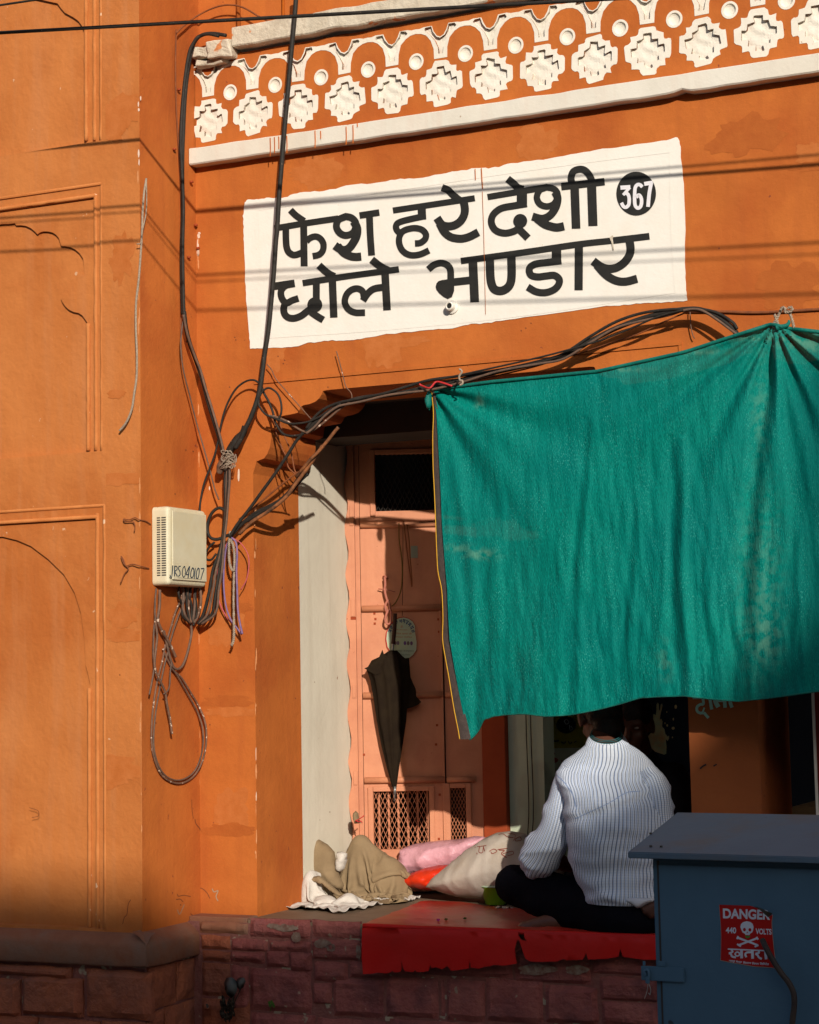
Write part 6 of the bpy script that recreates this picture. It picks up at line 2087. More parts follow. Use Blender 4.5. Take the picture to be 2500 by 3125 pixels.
def wr_torso(p, t, v):
    q = Vector((p.x * 5, p.y * 5, p.z * 11))
    w_ = .006 * (1 - 2 * abs(noise.noise(q))) + .0035 * noise.noise(q * 2.3 + Vector((4, 0, 0)))
    # the pulled crease across the back and the slack above the hem
    d1 = (p - H(1755, 2500, -.12)).dot(Vector((0, 0, 1))) - .30 * (p - H(1755, 2500, -.12)).dot(E1)
    w_ += -.008 * math.exp(-(d1 / .012) ** 2) * (1 if math.sin(t) < 0 else 0)
    w_ += .006 * math.exp(-((d1 - .024) / .016) ** 2)
    if v < .35:
        w_ += .009 * (1 - v / .35) * math.sin(p.z * 90 + 9 * noise.noise(p * 6)) * (.5 + noise.noise(p * 5))
    q = Vector((p.x * 4.5, p.y * 4.5, p.z * 8 + p.x * 3))
    q = q + noise.noise_vector(q * .6) * 1.2
    w_ += .006 * max(0, 1 - 2.4 * abs(noise.noise(q))) ** 2.2 + .003 * max(0, 1 - 2.4 * abs(noise.noise(q * 2.2 + Vector((3, 3, 3))))) ** 2
    w_ *= min(1.0, (1 - v) * 4.0 + .1)
    return w_
shirt = loft_uv('shirt', rings, SHIRT, man, None, 96, wfun=wr_torso, u0=.003, tw=-.14)
def sleeve(name, keys, Mx, twist=0.0):
    """keys: px, py, Y, half width px, half depth m"""
    K = crom(keys, 6)
    cs = [H(k[0], k[1], k[2]) for k in K]
    rr = []
    for i, k in enumerate(K):
        d = (cs[min(i + 1, len(cs) - 1)] - cs[max(i - 1, 0)]).normalized()
        a_ = E1 - d * E1.dot(d)
        a_.normalize()
        b_ = d.cross(a_)
        rr.append((cs[i], a_ * k[3] * pm(k[0], k[2], k[1]), b_ * k[4]))
    def wf(p, t, v):
        q = Vector((p.x * 7, p.y * 7, p.z * 16))
        return .009 * max(0, 1 - 2.3 * abs(noise.noise(q))) ** 2 + .003 * (1 - 2 * abs(noise.noise(q))) + (.004 * math.sin(p.z * 130 + 8 * noise.noise(p * 7)) * max(0, v - .55) / .45)
    return loft_uv(name, rr, SHIRT, Mx, .062, 56, wfun=wf, u0=.004)
sleeve('sleeve', [(1752, 2352, .03, 34, .050), (1735, 2385, .02, 44, .064), (1722, 2430, .01, 47, .066), (1708, 2490, .0, 46, .064), (1690, 2540, .0, 50, .064), (1668, 2585, .01, 56, .066), (1646, 2615, .03, 58, .064), (1640, 2632, .05, 52, .056), (1646, 2640, .06, 40, .046)], man)
sleeve('sleeve', [(1972, 2362, .06, 30, .046), (1986, 2392, .05, 38, .056), (2004, 2430, .03, 42, .062), (2014, 2490, .01, 42, .062), (2022, 2560, .01, 42, .060), (2034, 2620, .03, 40, .056), (2046, 2650, .06, 36, .050)], man)
# collar: folded band, then its teal inner stand
cr = []
for py_, l_, r_, Y_, dp_ in crom([(2272, 1786, 1922, .142, .066), (2262, 1790, 1916, .148, .064), (2252, 1796, 1908, .154, .060), (2247, 1800, 1902, .158, .056)], 4):
    cr.append((H((l_ + r_) / 2, py_, Y_), E1 * ((r_ - l_) / 2 * pm(1850, Y_, py_)), (_fh * .9 + Vector((0, 0, .45))) * dp_))
loft_uv('collar', cr, SHIRT, man, .075, 56)
c_, a_, b_ = cr[-1]
tubes('collar_edge', [([c_ + a_ * math.cos(t * math.pi / 16) * k + b_ * math.sin(t * math.pi / 16) * k + Vector((0, 0, dz_)) for t in range(33)], .0014) for k, dz_ in ((1.0, .001), (.96, .006), (.91, .010))], mat('teal_collar_lining', (0.02, 0.11, 0.12, 1)), man, 6, 2)
# yoke seam and back seam, raised thread lines
sh_hit = onto(shirt, .0015)
strokes('seam', [([(1694, 2362), (1720, 2385), (1748, 2425), (1760, 2470)], 3.0), ([(1757, 2498), (1800, 2478), (1860, 2450), (1910, 2420), (1955, 2414)], 2.2)], ident, sh_hit, SHIRT, man, lift=0)
# trousers
kneeL, kneeR = H(1573, 2700, .12), H(2190, 2720, .16)
hipL, hipR = H(1870, 2790, -.02), H(1990, 2795, .0)
ankL, ankR = H(1880, 2826, -.075), H(1700, 2812, -.02)
tr = [prim_ell(H(1925, 2800, -.015), (.165, .13, .088)), prim_capsule(hipL, .100, kneeL, .070), prim_capsule(hipR, .100, kneeR, .072), prim_capsule(kneeL, .066, ankL, .052), prim_capsule(kneeR, .066, ankR + E1 * .22, .055),
      prim_capsule(H(1900, 2760, .0), .10, H(1960, 2765, .02), .10), prim_capsule(H(1640, 2740, .06), .06, H(1760, 2780, .0), .075)]
blob('trousers', tr, TROUS, man, .009, 5, .005, 12, 3)
# the body itself: one surface from head to feet
hc = H(1832, 2188, .27)
hp_, HM, HP = head(hc, (_fh * .86 - E1 * .18 - Vector((0, 0, .48))), Vector((0, 0, 1)), .98)
body = hp_ + [prim_capsule(H(1850, 2300, .15), .052, H(1838, 2232, .22), .052), prim_capsule(H(1855, 2350, .10), .055, H(1880, 2480, .03), .09), prim_capsule(H(1880, 2480, .03), .09, H(1925, 2770, .0), .10),
              prim_capsule(H(1742, 2400, .04), .036, H(1665, 2600, .02), .038), prim_capsule(H(1985, 2410, .05), .036, H(2030, 2630, .05), .038), prim_capsule(H(1850, 2365, .09), .05, H(1742, 2400, .04), .036), prim_capsule(H(1850, 2365, .09), .05, H(1985, 2410, .05), .036),
              prim_capsule(H(1660, 2604, .03), .038, H(1728, 2640, .20), .026), prim_capsule(H(2034, 2630, .05), .038, H(1950, 2650, .26), .026),
              prim_capsule(hipL, .07, kneeL, .052), prim_capsule(hipR, .07, kneeR, .052), prim_capsule(kneeL, .048, ankL, .034), prim_capsule(kneeR, .048, ankR + E1 * .1, .034), prim_capsule(ankR + E1 * .12, .034, ankR, .032), prim_capsule(H(1960, 2750, .02), .09, H(1985, 2795, .0), .10)]
body += hand(H(1728, 2640, .20), Vector((.35, 1, -.25)), Vector((0.2, 0, -1)), .95, .7, 1) + hand(H(1950, 2650, .26), Vector((-.5, 1, -.1)), Vector((0, .2, -1)), .95, .7, -1)
body += foot(ankR, (H(1585, 2798, -.06) - ankR), Vector((0, -.5, 1)), .9)
body += foot(ankL + E1 * .02, (H(2010, 2838, -.03) - ankL), Vector((0, -.4, 1)), .85)
blob('body', body, SKINM, man, .0065, 2)
hair = [prim_ell(HP(0, -.016, .032), (.078, .094, .090), HM), prim_ell(HP(0, -.050, -.02), (.066, .052, .060), HM), prim_ell(HP(.004, -.066, -.075), (.056, .040, .058), HM)]
blob('hair', hair, HAIRM, man, .007, 2, .0025, 60, 1)
inflate('vest_hem', [xz(x, y, -.145) for x, y in ((1905, 2740), (1995, 2742), (1990, 2752), (1975, 2758), (1955, 2770), (1942, 2773), (1925, 2762), (1908, 2754))], -.135, .014, VESTM, man, step=.008, rimw=.02, wr=.002)
inflate('bare_back', [xz(x, y, -.13) for x, y in ((1950, 2768), (1980, 2750), (2010, 2748), (2012, 2800), (1985, 2806), (1962, 2790))], -.125, .012, SKINM, man, step=.01, rimw=.03, wr=.001)
tag(man)

# ---- the second person, deep in the shop
p2_ = empty('person', atz(1990, 2700, FL), 'person in dark clothes facing out of the dark shop behind the striped shirt', 'person')
Yq = .50
hc = H(1930, 2212, Yq)
hp_, HM2, HP2 = head(hc, (-_fh * .93 - E1 * .30 - Vector((0, 0, .18))), Vector((0, 0, 1)), .95)
sL, sR = H(1865, 2385, Yq + .04), H(2055, 2378, Yq + .04)
b2 = hp_ + [prim_capsule(H(1940, 2260, Yq + .02), .050, H(1955, 2330, Yq + .04), .055), prim_capsule(H(1960, 2360, Yq + .05), .085, H(1965, 2620, Yq + .08), .10), prim_capsule(sL, .045, sR, .045),
            prim_capsule(sL, .045, H(1850, 2560, Yq - .06), .034), prim_capsule(H(1850, 2560, Yq - .06), .034, H(1910, 2610, Yq - .20), .025), prim_capsule(sR, .045, H(2085, 2560, Yq - .06), .034), prim_capsule(H(2085, 2560, Yq - .06), .034, H(2010, 2610, Yq - .20), .025),
            prim_capsule(H(1930, 2690, Yq + .06), .08, H(1790, 2680, Yq - .14), .055), prim_capsule(H(2000, 2690, Yq + .06), .08, H(2150, 2680, Yq - .14), .055), prim_capsule(H(1790, 2690, Yq - .14), .05, H(1960, 2735, Yq - .12), .035), prim_capsule(H(2150, 2690, Yq - .14), .05, H(2000, 2735, Yq - .14), .035)]
b2 += hand(H(1910, 2610, Yq - .20), Vector((.6, -.7, -.3)), Vector((0, 0, -1)), .9, .6, 1) + hand(H(2010, 2610, Yq - .20), Vector((-.6, -.7, -.3)), Vector((0, 0, -1)), .9, .6, -1)
blob('body', b2, SKINM, p2_, .0075, 2)
blob('hair', [prim_ell(HP2(0, -.014, .040), (.076, .092, .082), HM2), prim_ell(HP2(0, -.05, -.01), (.068, .045, .06), HM2)], HAIRM, p2_, .008, 2, .002, 60, 2)
blob('shirt', [prim_capsule(H(1950, 2345, Yq + .05), .085, H(1960, 2400, Yq + .05), .12), prim_capsule(H(1960, 2400, Yq + .05), .12, H(1965, 2650, Yq + .08), .125), prim_capsule(sL, .062, sR, .062), prim_capsule(sL, .062, H(1850, 2550, Yq - .05), .050), prim_capsule(sR, .062, H(2085, 2550, Yq - .05), .050)], DARKSH, p2_, .010, 3, .004, 12, 5)
blob('trousers', [prim_capsule(H(1930, 2690, Yq + .06), .10, H(1790, 2680, Yq - .14), .072), prim_capsule(H(2000, 2690, Yq + .06), .10, H(2150, 2680, Yq - .14), .072), prim_capsule(H(1790, 2690, Yq - .14), .066, H(1940, 2725, Yq - .12), .05), prim_capsule(H(2150, 2690, Yq - .14), .066, H(2010, 2725, Yq - .14), .05)], TROUS, p2_, .012, 3, .004, 12, 6)
for q in (-1, 1):
    blob('eye', [prim_ell(HP2(q * .030, .0745, .004), (.011, .006, .006), HM2)], mat('eye_white', (0.4, 0.36, 0.33, 1)), p2_, .0025, 1)

# ================================================================ posters on the dim back wall
YW = YBK - .004
def BW(l):
    return lambda a, b: at(a, b, YW - l)
po = empty('shop_poster', at(1760, 2280, YW), 'dim yellow and pale green poster on the back wall left of the bowed head', 'poster')
flat_poly('sheet', [(1664, 2080), (1880, 2080), (1880, 2620), (1664, 2620)], ident, BW(0), mat('poster_pale', (0.62, 0.70, 0.54, 1), (0.52, 0.60, 0.46, 1), 9), po, lift=0)
flat_poly('yellow_band', [(1664, 2080), (1880, 2080), (1880, 2280), (1664, 2283)], ident, BW(.002), mat('poster_ochre', (0.34, 0.30, 0.03, 1), (0.22, 0.22, 0.03, 1), 12), po, lift=0)
flat_poly('badge', disc_pts(1728, 2212, 30, 26), ident, BW(.003), NAVY, po, lift=0)
strokes('print', [([(1722, 2200), (1730, 2195), (1736, 2205), (1728, 2210), (1722, 2200)], 3), ([(1738, 2212), (1740, 2228), (1748, 2224), (1742, 2216)], 3)], ident, BW(.004), mat('print_pale', (0.30, 0.34, 0.36, 1)), po, lift=0)
strokes('print', [([(1668, 2252), (1682, 2256), (1695, 2262), (1706, 2260)], 4), ([(1712, 2264), (1722, 2268), (1728, 2262)], 3), ([(1734, 2262), (1740, 2270), (1746, 2264)], 3), ([(1752, 2266), (1760, 2262)], 3)], ident, BW(.004), NAVY, po, lift=0)
REDPR = mat('print_dull_red', (0.36, 0.09, 0.07, 1))
for k, (x, y, rx, ry) in enumerate([(1680, 2320, 24, 10), (1668, 2374, 16, 6), (1664, 2444, 12, 8), (1715, 2322, 2, 2), (1692, 2300, 2, 3), (1706, 2350, 2, 2), (1690, 2346, 2, 2), (1672, 2392, 4, 2), (1664, 2470, 3, 3)]):
    flat_poly('print', disc_pts(x, y, rx, ry, 16), ident, BW(.003 + .0002 * k), REDPR, po, lift=0)
hpst = empty('hand_poster', at(2030, 2250, YW), 'navy poster with a dripping yellow handprint behind the dark figure', 'poster')
flat_poly('sheet', [(1890, 2050), (2104, 2050), (2104, 2620), (1890, 2620)], ident, BW(0), NAVY, hpst, lift=0)
def TP(x, y): return (1640 + x / 3.594, 2100 + y / 3.594)
hnd = [(1215, 175), (1230, 160), (1245, 180), (1250, 240), (1262, 300), (1275, 280), (1300, 300), (1305, 240), (1308, 175), (1322, 155), (1335, 175), (1335, 240), (1345, 245), (1352, 180), (1368, 165), (1375, 185), (1365, 240), (1350, 300), (1345, 345), (1362, 335), (1375, 365),
       (1370, 420), (1395, 450), (1405, 500), (1430, 530), (1445, 520), (1447, 550), (1430, 580), (1410, 560), (1418, 640), (1415, 720), (1390, 730), (1300, 700), (1180, 660), (1160, 560), (1180, 440), (1205, 340), (1225, 300), (1212, 240)]
flat_poly('handprint', hnd, TP, BW(.002), mat('handprint_ochre', (0.55, 0.46, 0.22, 1), (0.28, 0.42, 0.25, 1), 13, big=(0.55, 0.18, 0.05, 1), big_scale=9), hpst, lift=0)
for k, (x, y, rx, ry) in enumerate([(1518, 205, 14, 24), (1490, 440, 18, 16), (1425, 410, 10, 14), (1400, 385, 7, 12), (1492, 340, 8, 16), (1482, 540, 7, 10), (1420, 262, 7, 9)]):
    flat_poly('paint_spot', disc_pts(x, y, rx, ry, 14), TP, BW(.002 + .0002 * k), mat('spot_ochre_%d' % k, (0.55, 0.42, 0.18, 1)), hpst, lift=0)

# brush lettering on the pillar
def TU(x, y): return (2080 + x / 8.625, 2100 + y / 8.625)
pt_ = empty('pillar_lettering', at(2175, 2150), 'pale blue brush lettering on the brown pillar just below the net', 'lettering')
strokes('stroke', [([(560, 60), (565, 250), (580, 410), (500, 430), (425, 480), (405, 550), (430, 620), (500, 655), (570, 650)], 72), ([(560, 575), (600, 590)], 150), ([(590, 640), (650, 710), (715, 785)], 74), ([(735, 60), (755, 290), (800, 560)], 84),
                   ([(880, 60), (900, 340), (975, 500)], 118), ([(300, 272), (620, 268)], 28), ([(890, 330), (1160, 345)], 60), ([(1140, 100), (1140, 340), (1155, 515)], 92), ([(1270, 100), (1290, 370), (1335, 510)], 92), ([(330, 60), (1450, 120)], 40)], TU, lambda a, b: at(a, b, -.0035), PAINTC, pt_, lift=.0015)
strokes('scratch', [([(2137, 2346), (2146, 2338), (2156, 2333)], 5), ([(2178, 2338), (2188, 2332)], 4)], ident, lambda a, b: at(a, b, -.0035), BLACKP, pt_, lift=.0015)

# ================================================================ blue grey cabinet
FI = R(-4)
EX = Vector((math.cos(FI), math.sin(FI), 0))
EY = Vector((-math.sin(FI), math.cos(FI), 0))
L0 = CAM + ray(1915, 2600) * (4.3 / FPX)
cab = empty('electric_cabinet', (L0.x + .4, L0.y + .15, .14), 'blue grey steel electrical cabinet with a sloping lid and a red danger sticker', 'cabinet')
FP = L0 + EY * .035
def cb(px, py, l=0.0):
    return atp(px, py, FP - EY * l, EY)
LW = 1.02
lb_ = L0 + EY * .30 + Vector((0, 0, .066))
def prism(name, pts_low, pts_high, M, parent, bev=0.0):
    bm = bmesh.new()
    a = [bm.verts.new(p) for p in pts_low]
    b = [bm.verts.new(p) for p in pts_high]
    n_ = len(a)
    bm.faces.new(list(reversed(a)))
    bm.faces.new(b)
    for i in range(n_):
        bm.faces.new((a[i], a[(i + 1) % n_], b[(i + 1) % n_], b[i]))
    if bev:
        bmesh.ops.bevel(bm, geom=bm.edges[:], offset=bev, segments=2, affect='EDGES')
    return bm_obj(name, bm, M, parent)
dn = Vector((0, 0, -.014))
top4 = [L0, L0 + EX * LW, lb_ + EX * LW, lb_]
prism('lid', [p + dn for p in top4], top4, LIDM, cab, .002)
bx0 = (cb(1994, 2700) - FP).dot(EX)
bx1 = LW - .06
zt_ = L0.z - .016
def cbox(name, x0, x1, y0, y1, z0_, z1_, M, bev=0.0, parent=None):
    """cabinet space: x along the front, y back from the body's front, z up"""
    lo = [FP + EX * x + EY * y + Vector((0, 0, z0_ - FP.z)) for x, y in ((x0, y0), (x1, y0), (x1, y1), (x0, y1))]
    hi = [p + Vector((0, 0, z1_ - z0_)) for p in lo]
    return prism(name, lo, hi, M, parent or cab, bev)
# the body's top follows the slope of the lid
lo = [FP + EX * x + EY * y + Vector((0, 0, .14 - FP.z)) for x, y in ((bx0, 0), (bx1, 0), (bx1, .24), (bx0, .24))]
hi = [Vector((p.x, p.y, zt_ + .05 * (i // 2))) for i, p in enumerate(lo)]
prism('body', lo, hi, CABM, cab, .002)
gx = (cb(2014, 2700) - FP).dot(EX)
cbox('door_gap', gx - .0055, gx + .0005, -.0008, .0, .2, zt_ - .004, DARKM)
cbox('door_panel', gx + .001, bx1 - .02, -.007, -.0005, .2, zt_ - .012, CABM, .0015)
hz0, hz1 = cb(2020, 2992).z, cb(2020, 2948).z
hx0, hx1 = (cb(1957, 2968, .012) - FP).dot(EX), (cb(2088, 2968, .012) - FP).dot(EX)
hs = cbox('hasp', hx0, hx1, -.013, -.0085, hz0, hz1, CABM, .0012)
cbox('hasp', gx - .006, gx + .012, -.012, -.0085, hz1 + .0005, hz1 + .012, CABM, .001)
cbox('hasp', hx0 + .004, hx0 + .010, -.012, -.0085, hz1 + .0005, hz1 + .010, CABM, .001)
tubes('padlock_wire', [([cb(x, y, .018) for x, y in ((1970, 2978), (1968, 2964), (1974, 2960), (1980, 2966), (1980, 2985), (1976, 2998))], .0032)], CABM, cab, 8)
cbox('padlock_stub', (cb(1973, 3000, .015) - FP).dot(EX), (cb(1984, 3000, .015) - FP).dot(EX), -.022, -.014, cb(1978, 3001, .015).z, cb(1978, 2980, .015).z, CABM, .0015)
tubes('loose_wire', [([cb(x, y, .018) for x, y in ((1978, 3000), (1976, 3020), (1972, 3035), (1967, 3048))], .001), ([cb(x, y, .018) for x, y in ((1980, 3000), (1986, 3020), (1984, 3036), (1980, 3030))], .001)], METAL, cab, 5)
for k, (x, y) in enumerate([(1986, 2546), (2018, 2586), (1986, 2585)]):
    P_ = atp(x, y, L0, Vector((0, 0, 1)) * .976 - EY * .215)
    bm = bmesh.new()
    bmesh.ops.create_cone(bm, segments=8, radius1=.0035, radius2=.003, depth=.004, cap_ends=True)
    for v in bm.verts:
        v.co += P_ + Vector((0, 0, .002))
    bm_obj('rivet', bm, DARKM, cab)
# danger sticker
def TG(x, y): return (2180 + x / 7.84, 2740 + y / 7.84)
def ST(l):
    return lambda a, b: cb(a, b, .007 + l)
so = [(120, 165), (480, 176), (850, 190), (950, 215), (1060, 270), (1180, 370), (1270, 460), (1310, 462), (1392, 400), (1372, 560), (1376, 700), (1390, 880), (1405, 1040), (1420, 1200), (1445, 1400), (1480, 1690), (1380, 1665), (1180, 1650), (1000, 1642), (800, 1610), (600, 1572), (380, 1535), (155, 1490), (165, 1200), (168, 900), (155, 600), (135, 350)]
stk = flat_poly('sticker_back', [(x + (12 if x > 1200 else -8), y + (14 if y > 1400 else 0)) for x, y in so], TG, ST(.0006), mat('sticker_edge_paper', (0.35, 0.30, 0.24, 1)), cab, lift=0)
flat_poly('sticker', so, TG, ST(.0012), REDST, stk, lift=0)
NB = -EY
font_text('sticker_print', 'DANGER', [TG(205, 250), TG(1345, 290), TG(1335, 530), TG(212, 492)], ST(.0018), STW, stk, 0, NB, .035)
font_text('sticker_print', '440', [TG(276, 702), TG(524, 708), TG(524, 852), TG(276, 845)], ST(.0018), STW, stk, 0, NB, .03)
font_text('sticker_print', 'VOLTS', [TG(990, 732), TG(1368, 745), TG(1372, 885), TG(990, 868)], ST(.0018), STW, stk, 0, NB, .03)
sk_ = [(625, 700), (640, 630), (690, 582), (780, 558), (865, 578), (920, 625), (942, 700), (928, 780), (908, 825), (860, 855), (842, 892), (745, 886), (730, 855), (680, 830), (655, 780)]
flat_poly('skull', sk_, TG, ST(.0018), STW, stk, lift=0, holes=[disc_pts(722, 760, 36, 42, 14), disc_pts(853, 765, 36, 42, 14), [(766, 848), (790, 802), (814, 850), (790, 840)]])
flat_poly('skull_jaw', [(735, 898), (790, 915), (868, 905), (850, 940), (815, 962), (770, 960), (745, 935)], TG, ST(.0018), STG, stk, lift=0)
strokes('crossbones', [([(565, 955), (1035, 1130)], 46), ([(1030, 965), (575, 1135)], 46), ([(545, 985), (575, 915)], 44), ([(1010, 935), (1050, 1000)], 44), ([(548, 1105), (640, 1160)], 42), ([(1060, 1130), (970, 1170)], 42)], TG, ST(.0018), STW, stk, lift=0, nrm=NB)
strokes('sticker_print', [([(325, 1225), (1300, 1268)], 30), ([(405, 1235), (440, 1290), (352, 1325)], 42), ([(352, 1325), (400, 1345), (425, 1400), (520, 1425)], 46), ([(545, 1290), (500, 1340), (540, 1390), (600, 1370), (600, 1320), (545, 1290)], 34), ([(652, 1235), (657, 1445)], 66),
                          ([(770, 1420), (745, 1350), (790, 1305), (900, 1300)], 48), ([(915, 1255), (920, 1455)], 66), ([(1060, 1262), (1075, 1310), (990, 1335)], 44), ([(990, 1335), (1040, 1370), (1070, 1420), (1140, 1462)], 48), ([(1228, 1270), (1245, 1468)], 62)], TG, ST(.0018), STW, stk, lift=0, nrm=NB)
for s_, xa_, xb2, yy in (('जयपुर', 350, 500, 1512), ('िवद्युत', 520, 665, 1525), ('िवतरण', 690, 885, 1542), ('िनगम', 905, 1065, 1560), ('िलिमटेड', 1090, 1310, 1568)):
    font_text('sticker_print', s_, [TG(xa_, yy - 26), TG(xb2, yy - 16), TG(xb2, yy + 44), TG(xa_, yy + 34)], ST(.0018), STW, stk, 0, NB, .03)
# the curled corner
cvs = [cb(*TG(940, 205), .0095), cb(*TG(1080, 235), .020), cb(*TG(1240, 310), .030), cb(*TG(1392, 372), .022), cb(*TG(1335, 440), .012), cb(*TG(1285, 462), .010), cb(*TG(1200, 390), .013), cb(*TG(1080, 280), .012)]
mesh('curled_corner', cvs, [(0, 1, 7), (1, 2, 6, 7), (2, 3, 5, 6), (3, 4, 5)], STB, stk)
cw = [cb(x, y, .02 + (.012 if y > 2890 else 0)) for x, y in ((2327, 2868), (2340, 2896), (2360, 2932), (2385, 2970), (2408, 3000), (2422, 3032), (2424, 3070), (2418, 3130), (2416, 3260))]
V, Fc = tube_data(smooth_path(cw, 6), .0062, 8)
tag(mesh('bent_rod', V, Fc, mat('dark_brown_rod', (0.035, 0.025, 0.022, 1), (0.06, 0.04, 0.03, 1), 30, rough=.6), None, True), 'dark bent cable rising over the corner of the danger sticker', 'cable')

# ================================================================ small plant and pipe at the foot of the wall
pl2 = empty('dry_plant', at(700, 3100, -.14), 'withered grey leaved plant growing from the corner of the stone base', 'plant')
def leaf(pts, Y, M, name='leaf', up=.01):
    q = [at(x, y, Y + up * math.sin(i * 2.1)) for i, (x, y) in enumerate(pts)]
    c_ = sum(q, Vector()) / len(q) + Vector((0, -.012, 0))
    vs = q + [c_, c_ + Vector((0, .003, 0))]
    n_ = len(q)
    fs = [(i, (i + 1) % n_, n_) for i in range(n_)] + [((i + 1) % n_, i, n_ + 1) for i in range(n_)]
    return mesh(name, vs, fs, M, pl2, True)
leaf([(684, 2998), (692, 2984), (706, 2982), (714, 2986), (724, 2996), (724, 3020), (716, 3040), (704, 3046), (692, 3034), (686, 3018)], -.16, LEAFM)
leaf([(722, 2990), (734, 2982), (746, 2984), (750, 2994), (744, 3012), (732, 3022), (724, 3014)], -.15, LEAFM)
DKL = mat('dark_dead_leaf', (0.035, 0.028, 0.018, 1), (0.055, 0.032, 0.018, 1), 30)
rnd = random.Random(3)
for k in range(22):
    x, y = 690 + rnd.uniform(-22, 26), 3070 + rnd.uniform(-22, 38)
    a_ = rnd.uniform(-.6, .6)
    leaf([(x + math.cos(t) * 5 * (1 + .2 * rnd.random()) + a_ * math.sin(t) * 8, y + math.sin(t) * 14) for t in [i * math.pi / 4 for i in range(8)]], -.13 - rnd.uniform(0, .05), DKL)
tubes('stem', [([at(x, y, -.13) for x, y in ((690, 3120), (694, 3080), (702, 3044))], .002), ([at(x, y, -.13) for x, y in ((700, 3120), (712, 3070), (734, 3020))], .002)], DKL, pl2, 5)
sp_ = empty('green_sprig', at(826, 3080, -.115), 'tiny green sprig sprouting from a joint of the red stones', 'plant')
tubes('stem', [([at(826, 3085, -.11), at(828, 3070, -.12), at(830, 3060, -.125)], .0015)], SPRIG, sp_, 5)
for k, (x, y) in enumerate([(824, 3068), (833, 3064), (829, 3058), (836, 3070), (822, 3060)]):
    q = [at(x + math.cos(t) * 4, y + math.sin(t) * 6, -.125 - .006 * (k % 2)) for t in [i * math.pi / 3 for i in range(6)]]
    mesh('leaf', q, [tuple(range(6))], SPRIG, sp_)
pe2 = empty('drain_pipe', at(632, 3070, -.12), 'stub of rusty drain pipe in the corner under the orange wall', 'pipe')
tubes('pipe_body', [([at(632, 3070, -.10), at(632, 3070, -.15)], .012)], ORSTONE, pe2, 12)
mesh('bore', [at(632, 3070, -.1515) + Vector((.008 * math.cos(t * math.pi / 6), 0, .008 * math.sin(t * math.pi / 6))) for t in range(12)], [tuple(range(12))], DARKM, pe2)

# cracks, nail holes and flakes in the plaster: flat coloured strokes, set proud by half a millimetre
CR = mat('crack_brown', (0.16, 0.045, 0.015, 1))
def onW(a, b):
    return W(a, b, .0006)
def crack(pts, w_, M=CR):
    px = pts[0][0]
    par = B
    if px < 430 or px >= 604:
        yy = YP if px < 430 else 0.0
        strokes('crack', [(pts, w_)], ident, lambda a, b: at(a, b, yy), M, par, lift=.0008)
    else:
        strokes('crack', [(pts, w_)], ident, lambda a, b: atx(a, b, XR), M, par, lift=.0008, nrm=Vector((1, 0, 0)))
crack([(595, 2500), (598, 2514), (610, 2530), (615, 2550), (614, 2585)], 2.2)
crack([(585, 2440), (586, 2470), (590, 2498)], 1.2)
crack([(581, 2788), (596, 2800), (603, 2820)], 2.2)
crack([(541, 2728), (545, 2735), (560, 2732), (582, 2736)], 2.0)
crack([(537, 2745), (550, 2744), (558, 2752)], 2.2)
crack([(604.5, 2708), (618, 2712), (632, 2724), (641, 2742)], 2.2)
crack([(648, 2712), (654, 2722), (666, 2718), (660, 2736), (666, 2750)], 3.2, mat('flaked_grey_plaster', (0.36, 0.24, 0.15, 1)))
crack([(541, 2776), (548, 2790), (558, 2770), (562, 2760)], 3.0, mat('flaked_grey_plaster_b', (0.36, 0.20, 0.11, 1)))
crack([(90, 2465), (108, 2470), (118, 2476), (118, 2490), (98, 2495)], 1.6)
crack([(375, 2820), (380, 2800), (388, 2790), (392, 2760), (400, 2745)], 2.0)
for (x, y) in [(719, 1036), (567, 1040), (568, 1042), (716, 1028), (800, 1060), (848, 1086), (868, 1098), (864, 1108), (1604, 1000), (1620, 985), (1590, 1008), (566, 1372), (588, 1376), (533, 1506), (2381, 888), (2396, 900), (365, 2058), (474, 2205), (550, 2760), (640, 2210), (605, 2408), (1000, 1180), (2106, 1182), (640, 2100), (700, 1180), (1880, 1190)]:
    crack([(x, y), (x + 2.5, y + 3)], 3.2)
for (x, y) in [(547, 273), (533, 455), (585, 555), (598, 687), (604.8, 757), (577, 785)]:
    p = W(x, y, .004)
    bm = bmesh.new()
    bmesh.ops.create_icosphere(bm, subdivisions=1, radius=.007)
    for v in bm.verts:
        v.co = Vector((v.co.x, v.co.y * 1.5, v.co.z)) + p + noise.noise_vector(v.co * 200) * .002
    bm_obj('nail', bm, BROWNP, B)
FLK = mat('flaked_white', (0.74, 0.55, 0.42, 1))
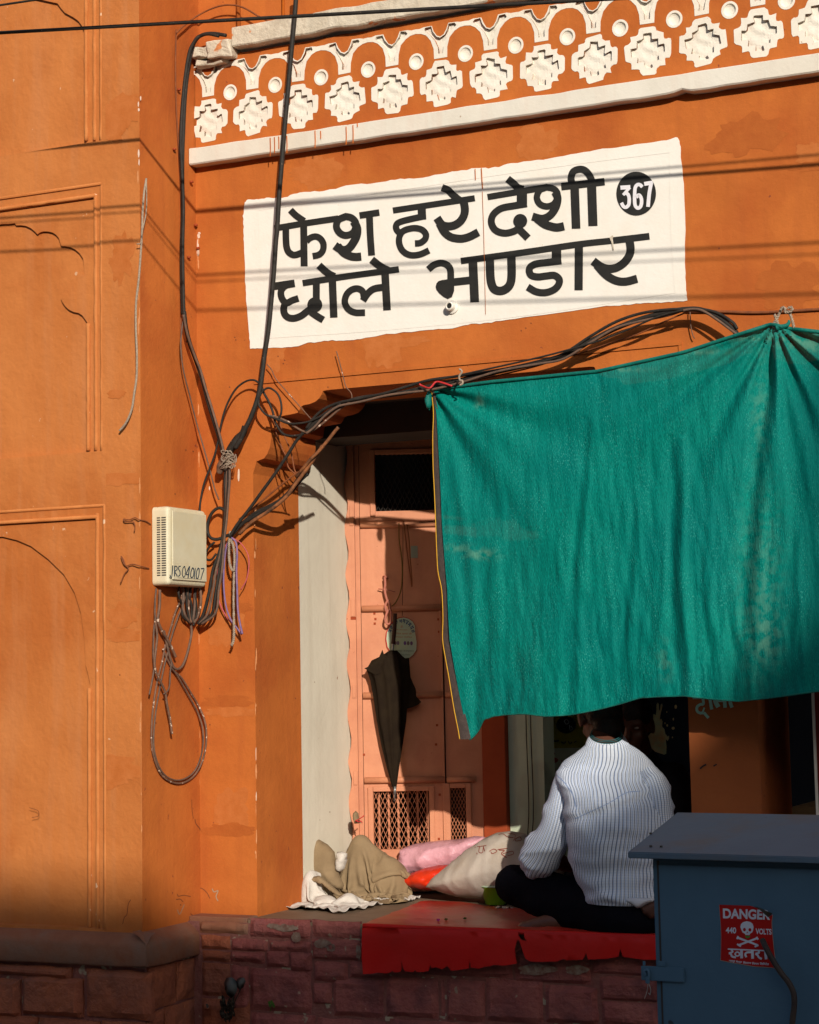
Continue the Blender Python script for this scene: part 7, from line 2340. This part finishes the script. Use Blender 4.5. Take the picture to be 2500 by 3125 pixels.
for k, (x, y, rx, ry) in enumerate([(607, 720, 4, 8), (604.6, 745, 3, 16), (605, 770, 4, 12), (609, 712, 4, 4), (430, 300, 2, 7), (424, 335, 3, 5), (423, 318, 2, 8), (424, 468, 3, 12), (425, 495, 2, 10), (729, 1450, 3, 20), (640, 1490, 2, 6), (434, 2360, 2, 22), (432, 2330, 3, 8), (1000 - 218, 2300, 1.4, 20), (783, 2430, 1.2, 14)]):
    pts = [(x + rx * math.cos(t) * (1 + .4 * noise.noise(Vector((t, k, 0)))), y + ry * math.sin(t) * (1 + .4 * noise.noise(Vector((t * 2, k, 5))))) for t in [i * math.pi / 7 for i in range(14)]]
    if x < 431:
        flat_poly('flake', pts, ident, lambda a, b: at(a, b, YP), FLK, B, lift=.0010)
    else:
        flat_poly('flake', pts, ident, lambda a, b: at(a, b, 0), FLK, B, lift=.0010)
# worn paint along the plaster corners
WORN = mat('worn_corner_paint', (0.66, 0.30, 0.13, 1), (0.56, 0.20, 0.06, 1), 60, bump=.3)
rnd = random.Random(21)
for (cx_, cy0, cy1, yy) in ((430, 480, 2700, YP), (782, 1480, 2760, 0.0), (604, 640, 2600, 0.0)):
    for k in range(20):
        y_ = rnd.uniform(cy0, cy1)
        x_ = cx_ + (y_ - 1600) * .004 * (1 if cx_ < 500 else .6) + rnd.uniform(-3.5, 1.0) * (1 if cx_ != 604 else -1) + (3 if cx_ == 604 else -1)
        h_, w_ = rnd.uniform(4, 26), rnd.uniform(.8, 2.6)
        pts = [(x_ + w_ * math.cos(t) * (1 + .5 * noise.noise(Vector((t, k, 1)))), y_ + h_ * math.sin(t) * (1 + .3 * noise.noise(Vector((t * 2, k, 5))))) for t in [i * math.pi / 5 for i in range(10)]]
        if cx_ == 782:
            pts = [(min(a_, 781 + (b_ - 1600) * .003), b_) for a_, b_ in pts] if False else pts
        flat_poly('flake', pts, ident, lambda a, b: at(a, b, yy), WORN, B, lift=.0008 + .00002 * k)
# orange down-pipes above the cornice
for (x0, x1, M_) in ((722, 734, ORANGE), (862, 868, JAMB_O)):
    a_ = at((x0 + x1) / 2, 72, .02)
    tubes('wall_pipe', [([a_ + Vector((0, 0, -.05)), a_ + Vector((0, 0, 1.5))], .009 if x0 < 800 else .006)], M_, B, 10)
